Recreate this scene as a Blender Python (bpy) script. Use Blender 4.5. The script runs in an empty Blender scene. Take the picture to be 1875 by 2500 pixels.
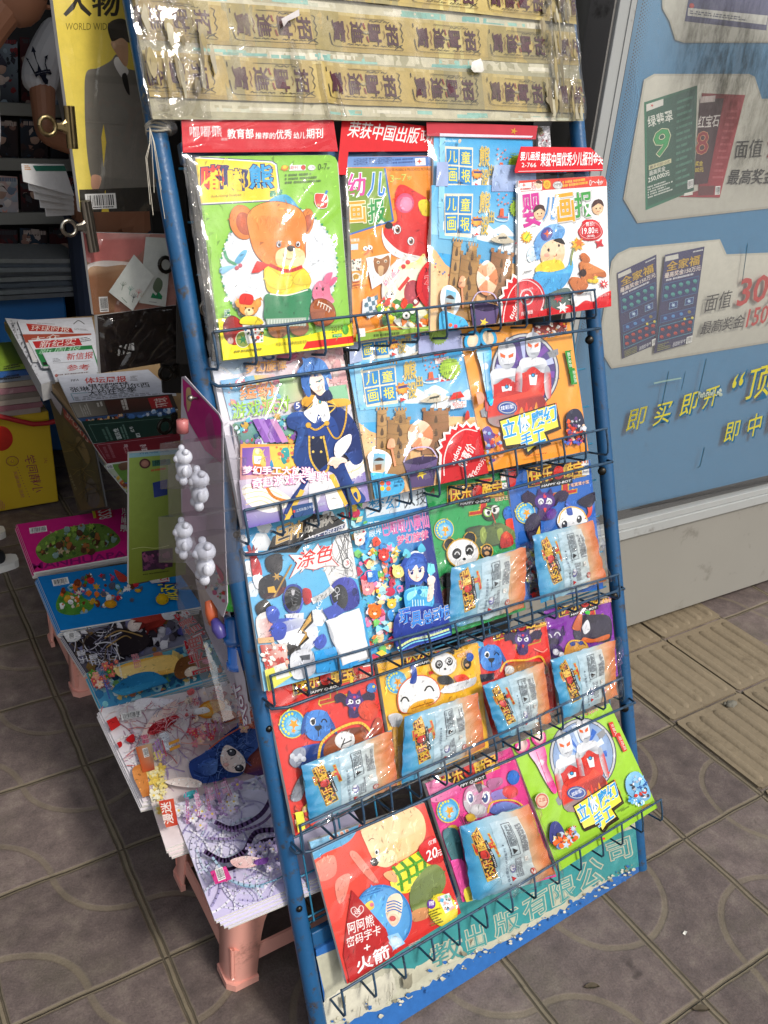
import bpy,bmesh,math,random
from mathutils import Vector,Matrix,noise
from mathutils.geometry import tessellate_polygon
R_=math.radians
SC=bpy.context.scene
COL=SC.collection
rnd=random.Random(7)
# camera
CAM=Vector((0,0,1.5))
YAW,PITCH,ROLL,FPX=R_(-34.06678),R_(62.82794),R_(4.77629),2085.04
MC=Matrix.Rotation(YAW,3,'Z')@Matrix.Rotation(PITCH,3,'X')@Matrix.Rotation(ROLL,3,'Z')
cd=bpy.data.cameras.new('camera')
cd.sensor_fit='VERTICAL';cd.sensor_height=24;cd.sensor_width=18
cd.lens=FPX*24/2500
cd.clip_start=0.05;cd.clip_end=200
cam=bpy.data.objects.new('camera',cd);COL.objects.link(cam)
cam.matrix_world=Matrix.Translation(CAM)@MC.to_4x4()
SC.camera=cam
# light
SUN_TO=Vector((0.18,-0.62,0.72)).normalized()
SUN_EL=math.asin(SUN_TO.z)
SUN_AZ=math.atan2(SUN_TO.x,SUN_TO.y)
w=bpy.data.worlds.new('World');SC.world=w;w.use_nodes=True
nt=w.node_tree
sky=nt.nodes.new('ShaderNodeTexSky');sky.sky_type='NISHITA';sky.sun_disc=False
sky.sun_elevation=SUN_EL;sky.sun_rotation=SUN_AZ;sky.dust_density=3.0;sky.air_density=1.2
bg=nt.nodes['Background'];bg.inputs[1].default_value=0.15
hs=nt.nodes.new('ShaderNodeHueSaturation');hs.inputs['Saturation'].default_value=0.45
nt.links.new(sky.outputs[0],hs.inputs['Color'])
nt.links.new(hs.outputs[0],bg.inputs[0])
sl=bpy.data.lights.new('sun','SUN');sl.energy=2.0;sl.angle=R_(9);sl.color=(1,0.95,0.88)
so=bpy.data.objects.new('sun',sl);COL.objects.link(so);so.location=(3,-3,5)
so.rotation_euler=SUN_TO.to_track_quat('Z','Y').to_euler()
SC.view_settings.view_transform='Standard';SC.view_settings.look='None'
SC.view_settings.exposure=0.12;SC.view_settings.gamma=1
SC.cycles.max_bounces=8;SC.cycles.transparent_max_bounces=24
SC.cycles.use_denoising=True
SC.cycles.caustics_reflective=False;SC.cycles.caustics_refractive=False
# colours, materials
def lin(v):return v/12.92 if v<=0.04045 else((v+0.055)/1.055)**2.4
def hx(s,k=1.0):
 if not isinstance(s,str):return tuple(s[:3])
 s=s.lstrip('#')
 if len(s)==3:s=''.join(ch*2 for ch in s)
 return tuple(lin(int(s[i:i+2],16)/255)*k for i in(0,2,4))
MATS={}
def nodes(name):
 m=bpy.data.materials.new(name);m.use_nodes=True;MATS[name]=m
 t=m.node_tree;return m,t,t.nodes['Principled BSDF']
def N(t,typ,**kw):
 n=t.nodes.new(typ)
 for k,v in kw.items():
  if k in n.inputs:n.inputs[k].default_value=v
  else:setattr(n,k,v)
 return n
def pbr(name,col,rough=0.5,metal=0.0,var=0.25,scale=12,bump=0.0,bscale=60,spec=0.5,dirt=None,dirt_amt=0.0,dirt_scale=9,coat=0.0,rvar=0.15):
 """plain procedural surface: base colour broken up by two noises, optional dirt and bump"""
 m,t,b=nodes(name);L=t.links.new
 tc=N(t,'ShaderNodeTexCoord')
 n1=N(t,'ShaderNodeTexNoise',Scale=scale,Detail=6.0,Roughness=0.65);L(tc.outputs['Object'],n1.inputs['Vector'])
 c=hx(col)
 mr=N(t,'ShaderNodeMix',data_type='RGBA')
 mr.inputs[6].default_value=(*[x*(1-var)for x in c],1);mr.inputs[7].default_value=(*[min(1,x*(1+var))for x in c],1)
 L(n1.outputs[0],mr.inputs[0]);out=mr.outputs[2]
 if dirt:
  n2=N(t,'ShaderNodeTexNoise',Scale=dirt_scale,Detail=8.0,Roughness=0.7);L(tc.outputs['Object'],n2.inputs['Vector'])
  rp=N(t,'ShaderNodeValToRGB');rp.color_ramp.elements[0].position=0.62-dirt_amt*0.35;rp.color_ramp.elements[1].position=0.72-dirt_amt*0.3
  L(n2.outputs[0],rp.inputs[0])
  m2=N(t,'ShaderNodeMix',data_type='RGBA');m2.inputs[7].default_value=(*hx(dirt),1)
  L(rp.outputs[0],m2.inputs[0]);L(out,m2.inputs[6]);out=m2.outputs[2]
 L(out,b.inputs['Base Color'])
 rr=N(t,'ShaderNodeMapRange');rr.inputs['To Min'].default_value=max(0.02,rough-rvar);rr.inputs['To Max'].default_value=min(1,rough+rvar)
 L(n1.outputs[0],rr.inputs[0]);L(rr.outputs[0],b.inputs['Roughness'])
 b.inputs['Metallic'].default_value=metal;b.inputs['Specular IOR Level'].default_value=spec
 b.inputs['Coat Weight'].default_value=coat
 if bump:
  n3=N(t,'ShaderNodeTexNoise',Scale=bscale,Detail=4.0);L(tc.outputs['Object'],n3.inputs['Vector'])
  bp=N(t,'ShaderNodeBump',Strength=bump,Distance=0.004);L(n3.outputs[0],bp.inputs['Height']);L(bp.outputs[0],b.inputs['Normal'])
 return m
def print_mat(name,rough=0.35,spec=0.5,grain=0.10,bump=0.0,dark=1.0,stain=None,stain_amt=0.0,coat=0.0,fold=0.0,trans=0.0):
 """ink on paper / board: colour comes from the printed 'Col' attribute"""
 m,t,b=nodes(name);L=t.links.new
 a=N(t,'ShaderNodeVertexColor');a.layer_name='Col'
 tc=N(t,'ShaderNodeTexCoord')
 n1=N(t,'ShaderNodeTexNoise',Scale=55.0,Detail=5.0,Roughness=0.7);L(tc.outputs['Object'],n1.inputs['Vector'])
 mr=N(t,'ShaderNodeMapRange');mr.inputs['From Min'].default_value=0.3;mr.inputs['From Max'].default_value=0.7
 mr.inputs['To Min'].default_value=dark*(1-grain);mr.inputs['To Max'].default_value=dark*(1+grain*0.3)
 L(n1.outputs[0],mr.inputs[0])
 mx=N(t,'ShaderNodeMix',data_type='RGBA',blend_type='MULTIPLY');mx.inputs[0].default_value=1
 L(a.outputs[0],mx.inputs[6]);L(mr.outputs[0],mx.inputs[7]);out=mx.outputs[2]
 if stain:
  mp=N(t,'ShaderNodeMapping');mp.inputs['Scale'].default_value=(1,1,0.35);L(tc.outputs['Object'],mp.inputs[0])
  n2=N(t,'ShaderNodeTexNoise',Scale=9.0,Detail=9.0,Roughness=0.72);L(mp.outputs[0],n2.inputs['Vector'])
  rp=N(t,'ShaderNodeValToRGB');rp.color_ramp.elements[0].position=0.66-stain_amt*0.3;rp.color_ramp.elements[1].position=0.85-stain_amt*0.3
  L(n2.outputs[0],rp.inputs[0])
  m2=N(t,'ShaderNodeMix',data_type='RGBA');m2.inputs[7].default_value=(*hx(stain),1)
  L(rp.outputs[0],m2.inputs[0]);L(out,m2.inputs[6]);out=m2.outputs[2]
 L(out,b.inputs['Base Color'])
 b.inputs['Roughness'].default_value=rough;b.inputs['Specular IOR Level'].default_value=spec
 b.inputs['Coat Weight'].default_value=coat;b.inputs['Coat Roughness'].default_value=0.12
 if trans:b.inputs['Transmission Weight'].default_value=trans
 if bump or fold:
  n3=N(t,'ShaderNodeTexNoise',Scale=(9.0 if fold else 30.0),Detail=3.0);L(tc.outputs['Object'],n3.inputs['Vector'])
  bp=N(t,'ShaderNodeBump',Strength=max(bump,fold),Distance=(0.02 if fold else 0.004));L(n3.outputs[0],bp.inputs['Height']);L(bp.outputs[0],b.inputs['Normal'])
 return m
def film_mat(name,tint=(1,1,1),rough=0.08,scale=14,strength=0.5,haze=0.04,dist=0.02,gain=1.0):
 """clear plastic film: transparent, with fresnel gloss broken up by crinkles"""
 m=bpy.data.materials.new(name);m.use_nodes=True;t=m.node_tree;L=t.links.new
 t.nodes.remove(t.nodes['Principled BSDF']);out=t.nodes['Material Output']
 tc=N(t,'ShaderNodeTexCoord')
 n0=N(t,'ShaderNodeTexNoise',Scale=scale*0.35,Detail=2.0);L(tc.outputs['Object'],n0.inputs['Vector'])
 wv=N(t,'ShaderNodeVectorMath',operation='MULTIPLY_ADD');wv.inputs[1].default_value=(0.18,0.18,0.18)
 L(n0.outputs[1],wv.inputs[0]);L(tc.outputs['Object'],wv.inputs[2])
 v=N(t,'ShaderNodeTexVoronoi',Scale=scale,feature='F1');L(wv.outputs[0],v.inputs['Vector'])
 n1=N(t,'ShaderNodeTexNoise',Scale=scale*1.7,Detail=4.0,Roughness=0.55);L(wv.outputs[0],n1.inputs['Vector'])
 ad=N(t,'ShaderNodeMath',operation='ADD');L(v.outputs['Distance'],ad.inputs[0]);L(n1.outputs[0],ad.inputs[1])
 bp=N(t,'ShaderNodeBump',Strength=strength,Distance=dist);L(ad.outputs[0],bp.inputs['Height'])
 tr=N(t,'ShaderNodeBsdfTransparent');tr.inputs[0].default_value=(*tint,1)
 gl=N(t,'ShaderNodeBsdfAnisotropic');gl.inputs['Roughness'].default_value=rough;L(bp.outputs[0],gl.inputs['Normal'])
 df=N(t,'ShaderNodeBsdfTranslucent');df.inputs[0].default_value=(0.8,0.8,0.8,1)
 df2=N(t,'ShaderNodeBsdfDiffuse');df2.inputs[0].default_value=(0.8,0.8,0.8,1)
 fr=N(t,'ShaderNodeLayerWeight',Blend=0.5)
 mu=N(t,'ShaderNodeMath',operation='MULTIPLY');mu.inputs[1].default_value=gain;mu.use_clamp=True;pw=N(t,'ShaderNodeMath',operation='POWER');pw.inputs[1].default_value=4.0;L(fr.outputs['Facing'],pw.inputs[0]);pa=N(t,'ShaderNodeMath',operation='MULTIPLY_ADD');pa.inputs[1].default_value=0.6;pa.inputs[2].default_value=0.06;L(pw.outputs[0],pa.inputs[0]);L(pa.outputs[0],mu.inputs[0])
 m0=N(t,'ShaderNodeMixShader');m0.inputs[0].default_value=haze;L(tr.outputs[0],m0.inputs[1]);L(df2.outputs[0],m0.inputs[2])
 m1=N(t,'ShaderNodeMixShader');L(mu.outputs[0],m1.inputs[0]);L(m0.outputs[0],m1.inputs[1]);L(gl.outputs[0],m1.inputs[2])
 L(m1.outputs[0],out.inputs[0]);MATS[name]=m
 return m
 # planes in the place
class Plane:
 """a real plane: origin o, unit axes U (across), V (up), N (towards the viewer)"""
 def __init__(s,o,U,V):
  s.o=Vector(o);s.U=Vector(U).normalized();V=Vector(V);s.V=(V-s.U*V.dot(s.U)).normalized();s.N=s.U.cross(s.V).normalized()
 def w(s,u,v,n=0.0):return s.o+s.U*u+s.V*v+s.N*n
 def uv(s,px,py,n=0.0):
  d=MC@Vector((px-937.5,1250-py,-FPX));o=s.o+s.N*n
  t=(o-CAM).dot(s.N)/d.dot(s.N);X=CAM+d*t-s.o
  return(X.dot(s.U),X.dot(s.V))
 def off(s,n):return Plane(s.o+s.N*n,s.U,s.V)
GROUND=Plane((0,0,0),(1,0,0),(0,1,0))
def level(z):return Plane((0,0,z),(1,0,0),(0,1,0))
def wall(y,x=0,rot=0):return Plane((x,y,0),(math.cos(R_(rot)),math.sin(R_(rot)),0),(0,0,1))
# objects
def tag(o,label=None,cat=None,group=None,kind=None):
 if label:o['label']=label
 if cat:o['category']=cat
 if group:o['group']=group
 if kind:o['kind']=kind
 return o
def empty(name,loc,label=None,cat=None,group=None):
 o=bpy.data.objects.new(name,None);COL.objects.link(o);o.location=loc;o.empty_display_size=0.05
 return tag(o,label,cat,group)
def root_of(p):
 L=Vector((0,0,0))
 while p is not None:L=L+Vector(p.location);p=p.parent
 return L
class MB:
 """collects world-space geometry, links it as ONE mesh object"""
 def __init__(s):s.v=[];s.f=[];s.c=[];s.mi=[];s.cur=0;s.smooth=False;s.sm=[]
 def face(s,pts,col=None):
  i=len(s.v);s.v+=[tuple(p)for p in pts];s.f.append(tuple(range(i,i+len(pts))))
  if col is None:col=(0.8,0.8,0.8)
  s.c.append(col if isinstance(col,list)else[col]*len(pts));s.mi.append(s.cur);s.sm.append(s.smooth)
 def mesh(s,verts,faces,col=None):
  i=len(s.v);s.v+=[tuple(p)for p in verts]
  if col is None:col=(0.8,0.8,0.8)
  for f in faces:
   s.f.append(tuple(i+k for k in f))
   s.c.append([col[k]for k in f]if isinstance(col,list)else[col]*len(f));s.mi.append(s.cur);s.sm.append(s.smooth)
 def box(s,P,u0,u1,v0,v1,n0,n1,col=None):
  q=[P.w(u,v,n)for n in(n0,n1)for u,v in((u0,v0),(u1,v0),(u1,v1),(u0,v1))]
  s.mesh(q,[(3,2,1,0),(4,5,6,7),(0,1,5,4),(1,2,6,5),(2,3,7,6),(3,0,4,7)],col)
 def prism(s,P,pts,n0,n1,col=None,side=None):
  k=len(pts);a=[P.w(u,v,n0)for u,v in pts];b=[P.w(u,v,n1)for u,v in pts]
  ar=sum(pts[i][0]*pts[(i+1)%k][1]-pts[(i+1)%k][0]*pts[i][1]for i in range(k))
  if ar<0:a.reverse();b.reverse()
  tr=tessellate_polygon([b])if k>4 else[(0,1,2),(0,2,3)][:k-2]
  s.mesh(b,tr,col);s.mesh(a,[tuple(reversed(t))for t in tr],col)
  for i in range(k):
   j=(i+1)%k;s.face([a[i],a[j],b[j],b[i]],side or col)
 def tube(s,pts,r,seg=8,col=None,caps=True):
  pts=[Vector(p)for p in pts];rs=r if isinstance(r,(list,tuple))else[r]*len(pts)
  sm=s.smooth;s.smooth=True;rings=[];up=None
  for i,p in enumerate(pts):
   d=(pts[min(i+1,len(pts)-1)]-pts[max(i-1,0)]).normalized()
   if up is None:up=d.orthogonal().normalized()
   up=(up-d*up.dot(d)).normalized();si=d.cross(up)
   rings.append([p+(up*math.cos(2*math.pi*k/seg)+si*math.sin(2*math.pi*k/seg))*rs[i]for k in range(seg)])
  v=[q for r_ in rings for q in r_];f=[]
  for i in range(len(rings)-1):
   for k in range(seg):
    a=i*seg+k;b=i*seg+(k+1)%seg;f.append((a,b,b+seg,a+seg))
  s.mesh(v,f,col)
  if caps:s.smooth=False;s.face(list(reversed(rings[0])),col);s.face(rings[-1],col)
  s.smooth=sm
 def lathe(s,prof,base,axis=(0,0,1),seg=20,col=None):
  axis=Vector(axis).normalized();a=axis.orthogonal().normalized();b=axis.cross(a);base=Vector(base)
  v=[base+axis*z+(a*math.cos(2*math.pi*k/seg)+b*math.sin(2*math.pi*k/seg))*r for r,z in prof for k in range(seg)]
  f=[(i*seg+k,i*seg+(k+1)%seg,(i+1)*seg+(k+1)%seg,(i+1)*seg+k)for i in range(len(prof)-1)for k in range(seg)]
  sm=s.smooth;s.smooth=True;s.mesh(v,f,col);s.smooth=sm
 def ball(s,c,rx,ry=None,rz=None,seg=14,rings=9,col=None,M=None):
  ry=ry or rx;rz=rz or rx;c=Vector(c);v=[]
  for i in range(rings+1):
   th=math.pi*i/rings
   for k in range(seg):
    ph=2*math.pi*k/seg;q=Vector((rx*math.sin(th)*math.cos(ph),ry*math.sin(th)*math.sin(ph),rz*math.cos(th)))
    v.append(c+(M@q if M else q))
  f=[(i*seg+k,(i+1)*seg+k,(i+1)*seg+(k+1)%seg,i*seg+(k+1)%seg)for i in range(rings)for k in range(seg)]
  sm=s.smooth;s.smooth=True;s.mesh(v,f,col);s.smooth=sm
 def build(s,name,mats,parent=None,kind=None,bevel=0.0,label=None):
  if not isinstance(mats,(list,tuple)):mats=[mats]
  if parent is not None:L=root_of(parent)
  else:
   xs=[q[0]for q in s.v];ys=[q[1]for q in s.v];zs=[q[2]for q in s.v]
   L=Vector(((min(xs)+max(xs))/2,(min(ys)+max(ys))/2,min(zs)))
  me=bpy.data.meshes.new(name);me.from_pydata([(q[0]-L.x,q[1]-L.y,q[2]-L.z)for q in s.v],[],s.f)
  ca=me.color_attributes.new('Col','FLOAT_COLOR','CORNER');fl=[]
  for cc in s.c:
   for k in cc:fl+=[k[0],k[1],k[2],1.0]
  ca.data.foreach_set('color',fl)
  for m in mats:me.materials.append(MATS[m]if isinstance(m,str)else m)
  me.polygons.foreach_set('material_index',s.mi);me.polygons.foreach_set('use_smooth',s.sm);me.update()
  o=bpy.data.objects.new(name,me);COL.objects.link(o)
  if parent is not None:o.parent=parent
  else:o.location=L
  if kind:o['kind']=kind
  if label:o['label']=label
  if bevel:
   b=o.modifiers.new('bevel','BEVEL');b.width=bevel;b.segments=2;b.limit_method='ANGLE'
  return o
  # printed artwork
_tc={}
def text_shape(s,bold=0.0,off=0.0,shear=0.0):
 """triangles of a line of lettering, 0..1 across its own box"""
 key=(s,bold,off,shear)
 if key in _tc:return _tc[key]
 def get(o):
  c=bpy.data.curves.new('lettering','FONT');c.body=s;c.resolution_u=2;c.offset=o;c.shear=shear
  ob=bpy.data.objects.new('lettering',c);COL.objects.link(ob)
  dg=bpy.context.evaluated_depsgraph_get();ev=ob.evaluated_get(dg);me=ev.to_mesh()
  me.calc_loop_triangles()
  v=[(q.co.x,q.co.y)for q in me.vertices];f=[tuple(t.vertices)for t in me.loop_triangles]
  ev.to_mesh_clear();bpy.data.objects.remove(ob);bpy.data.curves.remove(c)
  return v,f
 v,f=get(bold)
 if not v:_tc[key]=([],[]);return _tc[key]
 x0=min(q[0]for q in v);x1=max(q[0]for q in v);y0=min(q[1]for q in v);y1=max(q[1]for q in v)
 if off:v,f=get(bold+off)
 _tc[key]=([((q[0]-x0)/max(1e-6,x1-x0),(q[1]-y0)/max(1e-6,y1-y0))for q in v],f)
 return _tc[key]
def smooth(pts,k=5):
 n=len(pts);o=[]
 for i in range(n):
  p0,p1,p2,p3=(pts[(i+j-1)%n]for j in range(4))
  for q in range(k):
   t=q/k
   o.append(tuple(0.5*(2*p1[a]+(p2[a]-p0[a])*t+(2*p0[a]-5*p1[a]+4*p2[a]-p3[a])*t*t+(3*p1[a]-p0[a]-3*p2[a]+p3[a])*t**3)for a in(0,1)))
 return o
def area2(p):return sum(p[i][0]*p[(i+1)%len(p)][1]-p[(i+1)%len(p)][0]*p[i][1]for i in range(len(p)))
class Art:
 """flat printed layers on plane P inside outline clip (local u, v, convex); read coordinates come from a view x0 + x / s"""
 GAP=0.00005
 def __init__(s,P,clip,view=(0,0,1),n0=0.0,hf=None,maxedge=None,tint=1.0):
  s.P=P;s.view=view;s.n=n0;s.hf=hf;s.me=maxedge;s.m=MB();s.big=[];s.tint=tint
  s.clip=list(clip)
  if area2(s.clip)<0:s.clip.reverse()
 def at(s,x,y):return s.P.uv(s.view[0]+x/s.view[2],s.view[1]+y/s.view[2])
 def col(s,c):
  return tuple(k*s.tint for k in hx(c))
 def tri(s,q,cs):
  pts=[(p[0],p[1],*c)for p,c in zip(q,cs)]
  n=len(s.clip)
  for i in range(n):
   ax,ay=s.clip[i];bx,by=s.clip[(i+1)%n];out=[]
   if not pts:return
   ds=[(bx-ax)*(p[1]-ay)-(by-ay)*(p[0]-ax)for p in pts]
   if min(ds)>=0:continue
   for k in range(len(pts)):
    a,b=pts[k],pts[(k+1)%len(pts)];da,db=ds[k],ds[(k+1)%len(pts)]
    if da>=0:out.append(a)
    if(da>=0)!=(db>=0):
     t=da/(da-db);out.append(tuple(a[j]+(b[j]-a[j])*t for j in range(5)))
   pts=out
  if len(pts)<3:return
  if area2(pts)<0:pts.reverse()
  if s.me:
   st=[(pts[0],pts[i],pts[i+1])for i in range(1,len(pts)-1)]
   while st:
    t3=st.pop();e=[math.dist(t3[i][:2],t3[(i+1)%3][:2])for i in range(3)];j=e.index(max(e))
    if e[j]>s.me:
     a,b,c=t3[j],t3[(j+1)%3],t3[(j+2)%3];m_=tuple((a[k]+b[k])/2 for k in range(5))
     st+=[(a,m_,c),(m_,b,c)]
    else:s.put(t3)
  else:s.put(pts)
 def put(s,pts):
  s.m.face([s.P.w(p[0],p[1],s.n+(s.hf(p[0],p[1])if s.hf else 0))for p in pts],[tuple(p[2:5])for p in pts])
 def poly_uv(s,uv,c):
  cs=[s.col(k)for k in c]if isinstance(c,list)else[s.col(c)]*len(uv)
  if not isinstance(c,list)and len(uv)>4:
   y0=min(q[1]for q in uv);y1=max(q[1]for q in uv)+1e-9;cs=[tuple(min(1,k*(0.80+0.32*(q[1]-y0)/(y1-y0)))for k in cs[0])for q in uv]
  if len(cs)!=len(uv):cs=[cs[int(i*len(cs)/len(uv))]for i in range(len(uv))]
  if len(uv)==3:tr=[(0,1,2)]
  elif len(uv)==4 and not isinstance(c,list):tr=tessellate_polygon([[Vector((a,b,0))for a,b in uv]])
  elif len(uv)==4:
   for i in range(8):
    for tt in(0,1):
     pass
   tr=[]
   k=6
   def bl(a,b):return tuple(sum(w_*q[j]for w_,q in zip(((1-a)*(1-b),a*(1-b),a*b,(1-a)*b),uv))for j in(0,1)),tuple(sum(w_*q[j]for w_,q in zip(((1-a)*(1-b),a*(1-b),a*b,(1-a)*b),cs))for j in(0,1,2))
   for i in range(k):
    for j in range(k):
     g=[bl(i/k,j/k),bl((i+1)/k,j/k),bl((i+1)/k,(j+1)/k),bl(i/k,(j+1)/k)]
     for a,b,d in((0,1,2),(0,2,3)):s.tri([g[a][0],g[b][0],g[d][0]],[g[a][1],g[b][1],g[d][1]])
  else:tr=tessellate_polygon([[Vector((a,b,0))for a,b in uv]])
  for t in tr:
   s.tri([uv[i]for i in t],[cs[i]for i in t])
   if abs(area2([uv[i]for i in t]))>3e-5:s.big.append(([uv[i]for i in t],[cs[i]for i in t],s.n))
  s.n+=s.GAP
 def p(s,pts,c):s.poly_uv([s.at(*q)for q in pts],c)
 def s_(s,pts,c,k=5):s.poly_uv([s.at(*q)for q in smooth(pts,k)],c)
 def blob(s,pts,c,line='#222',w=2.5,k=5):
  """smooth shape with a drawn outline"""
  q=smooth(pts,k);s.poly_uv([s.at(*a)for a in q],c);s.l(q+[q[0]],w,line)
 def e(s,cx,cy,rx,ry=None,c='#fff',rot=0,k=20,line=None,w=2):
  ry=ry or rx;a=R_(rot);q=[]
  for i in range(k):
   th=2*math.pi*i/k;x,y=rx*math.cos(th),ry*math.sin(th);q.append((cx+x*math.cos(a)-y*math.sin(a),cy+x*math.sin(a)+y*math.cos(a)))
  uv=[s.at(*g)for g in q]
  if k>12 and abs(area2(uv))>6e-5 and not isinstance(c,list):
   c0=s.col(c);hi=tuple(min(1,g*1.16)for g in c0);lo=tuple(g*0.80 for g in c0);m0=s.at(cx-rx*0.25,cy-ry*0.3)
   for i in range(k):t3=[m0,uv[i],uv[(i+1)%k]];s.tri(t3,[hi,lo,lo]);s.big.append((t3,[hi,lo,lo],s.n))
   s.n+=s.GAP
  else:s.poly_uv(uv,c)
  if line:s.l(q+[q[0]],w,line)
 def star(s,cx,cy,r0,r1,n,c,rot=0):
  s.p([(cx+(r0 if i%2 else r1)*math.cos(math.pi*i/n+R_(rot)),cy+(r0 if i%2 else r1)*math.sin(math.pi*i/n+R_(rot)))for i in range(2*n)],c)
 def l(s,pts,w,c):
  cc=s.col(c);h=w/2
  for a,b in zip(pts,pts[1:]):
   dx,dy=b[0]-a[0],b[1]-a[1];d=math.hypot(dx,dy)
   if d<1e-6:continue
   nx,ny=-dy/d*h,dx/d*h;ex,ey=dx/d*h*0.4,dy/d*h*0.4
   q=[s.at(a[0]+nx-ex,a[1]+ny-ey),s.at(b[0]+nx+ex,b[1]+ny+ey),s.at(b[0]-nx+ex,b[1]-ny+ey),s.at(a[0]-nx-ex,a[1]-ny-ey)]
   s.tri(q[:3],[cc]*3);s.tri([q[0],q[2],q[3]],[cc]*3)
  s.n+=s.GAP
 def c_(s,pts,w,c,k=6):
  """smooth open stroke"""
  ext=[pts[0]]+list(pts)+[pts[-1]];o=[]
  for i in range(1,len(ext)-2):
   p0,p1,p2,p3=ext[i-1:i+3]
   for q in range(k+1):
    t=q/k;o.append(tuple(0.5*(2*p1[a]+(p2[a]-p0[a])*t+(2*p0[a]-5*p1[a]+4*p2[a]-p3[a])*t*t+(3*p1[a]-p0[a]-3*p2[a]+p3[a])*t**3)for a in(0,1)))
  s.l(o,w,c)
 def t(s,txt,bl,br,tl,c,out=None,ow=0.05,bold=0.02,shear=0.0,shadow=None,arch=0.0):
  """lettering whose box has corners bl, br, tl as read in the view"""
  bold*=0.3;ow*=0.55
  def lay(v,f,cc,dx=0,dy=0):
   cc=s.col(cc);uv=[]
   for a,b in v:
    y_=-arch*4*a*(1-a)
    uv.append(s.at(bl[0]+(br[0]-bl[0])*a+(tl[0]-bl[0])*b+dx,bl[1]+(br[1]-bl[1])*a+(tl[1]-bl[1])*b+dy+y_))
   for q in f:s.tri([uv[i]for i in q],[cc]*3)
   s.n+=s.GAP
  if shadow:lay(*text_shape(txt,bold,ow,shear),shadow[0],shadow[1],shadow[2])
  if out:
   for i,oc in enumerate(out if isinstance(out,list)else[out]):
    k=len(out)-i if isinstance(out,list)else 1
    lay(*text_shape(txt,bold,ow*k,shear),oc)
  lay(*text_shape(txt,bold,0,shear),c)
 def rows(s,bl,br,tl,n,c,fill=0.55,seed=1,gaps=0.12):
  """small print too fine to read: short dashes in n lines"""
  r=random.Random(seed);cc=s.col(c)
  for i in range(n):
   y0=(i+(1-fill)/2)/n;y1=(i+(1+fill)/2)/n;x=0.0;end=1.0 if r.random()<0.7 else r.uniform(0.5,0.95)
   while x<end:
    x1=min(end,x+r.uniform(0.02,0.07))
    q=[s.at(bl[0]+(br[0]-bl[0])*a+(tl[0]-bl[0])*b,bl[1]+(br[1]-bl[1])*a+(tl[1]-bl[1])*b)for a,b in((x,y0),(x1,y0),(x1,y1),(x,y1))]
    s.tri(q[:3],[cc]*3);s.tri([q[0],q[2],q[3]],[cc]*3);x=x1+r.uniform(0.008,0.02)+(0.04 if r.random()<gaps else 0)
  s.n+=s.GAP
 def bars(s,bl,br,tl,seed=1,bg='#f4f2ee',num=None):
  """retail bar code on a white tab"""
  r=random.Random(seed)
  def P_(a,b):return(bl[0]+(br[0]-bl[0])*a+(tl[0]-bl[0])*b,bl[1]+(br[1]-bl[1])*a+(tl[1]-bl[1])*b)
  s.p([P_(0,0),P_(1,0),P_(1,1),P_(0,1)],bg);x=0.08;cc=s.col('#111')
  while x<0.92:
   wd=r.choice((0.012,0.012,0.024,0.036));q=[s.at(*P_(a,b))for a,b in((x,0.22),(x+wd,0.22),(x+wd,0.9),(x,0.9))]
   s.tri(q[:3],[cc]*3);s.tri([q[0],q[2],q[3]],[cc]*3);x+=wd+r.choice((0.012,0.02,0.03))
  s.n+=s.GAP
  s.rows(P_(0.1,0.05),P_(0.9,0.05),P_(0.1,0.18),1,'#222',seed=seed)
 def clutter(s,pts,cols,n,r0,r1,seed=1,kind='mix'):
  """many small printed shapes scattered inside a polygon: busy cover pictures"""
  r=random.Random(seed);xs=[q[0]for q in pts];ys=[q[1]for q in pts];k=0;tries=0
  def inside(x,y):
   c=False;j=len(pts)-1
   for i in range(len(pts)):
    if(pts[i][1]>y)!=(pts[j][1]>y)and x<(pts[j][0]-pts[i][0])*(y-pts[i][1])/(pts[j][1]-pts[i][1])+pts[i][0]:c=not c
    j=i
   return c
  while k<n and tries<n*20:
   tries+=1;x,y=r.uniform(min(xs),max(xs)),r.uniform(min(ys),max(ys))
   if not inside(x,y):continue
   k+=1;rr=r.uniform(r0,r1);a=r.uniform(0,6.28);c=r.choice(cols)
   kd=r.choice(('e','p','s','q'))if kind=='mix' else kind
   if kd=='e':s.e(x,y,rr,rr*r.uniform(0.5,1),c,math.degrees(a),k=9)
   elif kd=='s':s.star(x,y,rr*0.5,rr*1.1,r.choice((5,6,8)),c,math.degrees(a))
   elif kd=='f':
    for i in range(5):s.e(x+rr*0.6*math.cos(a+i*1.257),y+rr*0.6*math.sin(a+i*1.257),rr*0.5,rr*0.36,c,math.degrees(a+i*1.257),k=8)
    s.e(x,y,rr*0.22,None,'#f6d860',k=6)
   elif kd=='q':
    s.p([(x+rr*math.cos(a+t_)*(1 if i%2 else r.uniform(0.4,1)),y+rr*math.sin(a+t_))for i,t_ in enumerate((0,0.9,1.7,2.9,3.7,4.9))],c)
   elif kd=='w':
    L_=rr*2.2;s.c_([(x-L_*math.cos(a),y-L_*math.sin(a)),(x+rr*0.5*math.sin(a),y-rr*0.5*math.cos(a)),(x+L_*math.cos(a),y+L_*math.sin(a))],rr*0.22,c,4)
   else:
    s.p([(x+rr*math.cos(a),y+rr*math.sin(a)),(x+rr*0.6*math.cos(a+1.6),y+rr*0.6*math.sin(a+1.6)),(x-rr*math.cos(a),y-rr*math.sin(a)),(x-rr*0.5*math.cos(a+1.6),y-rr*0.5*math.sin(a+1.6))],c)
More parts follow.
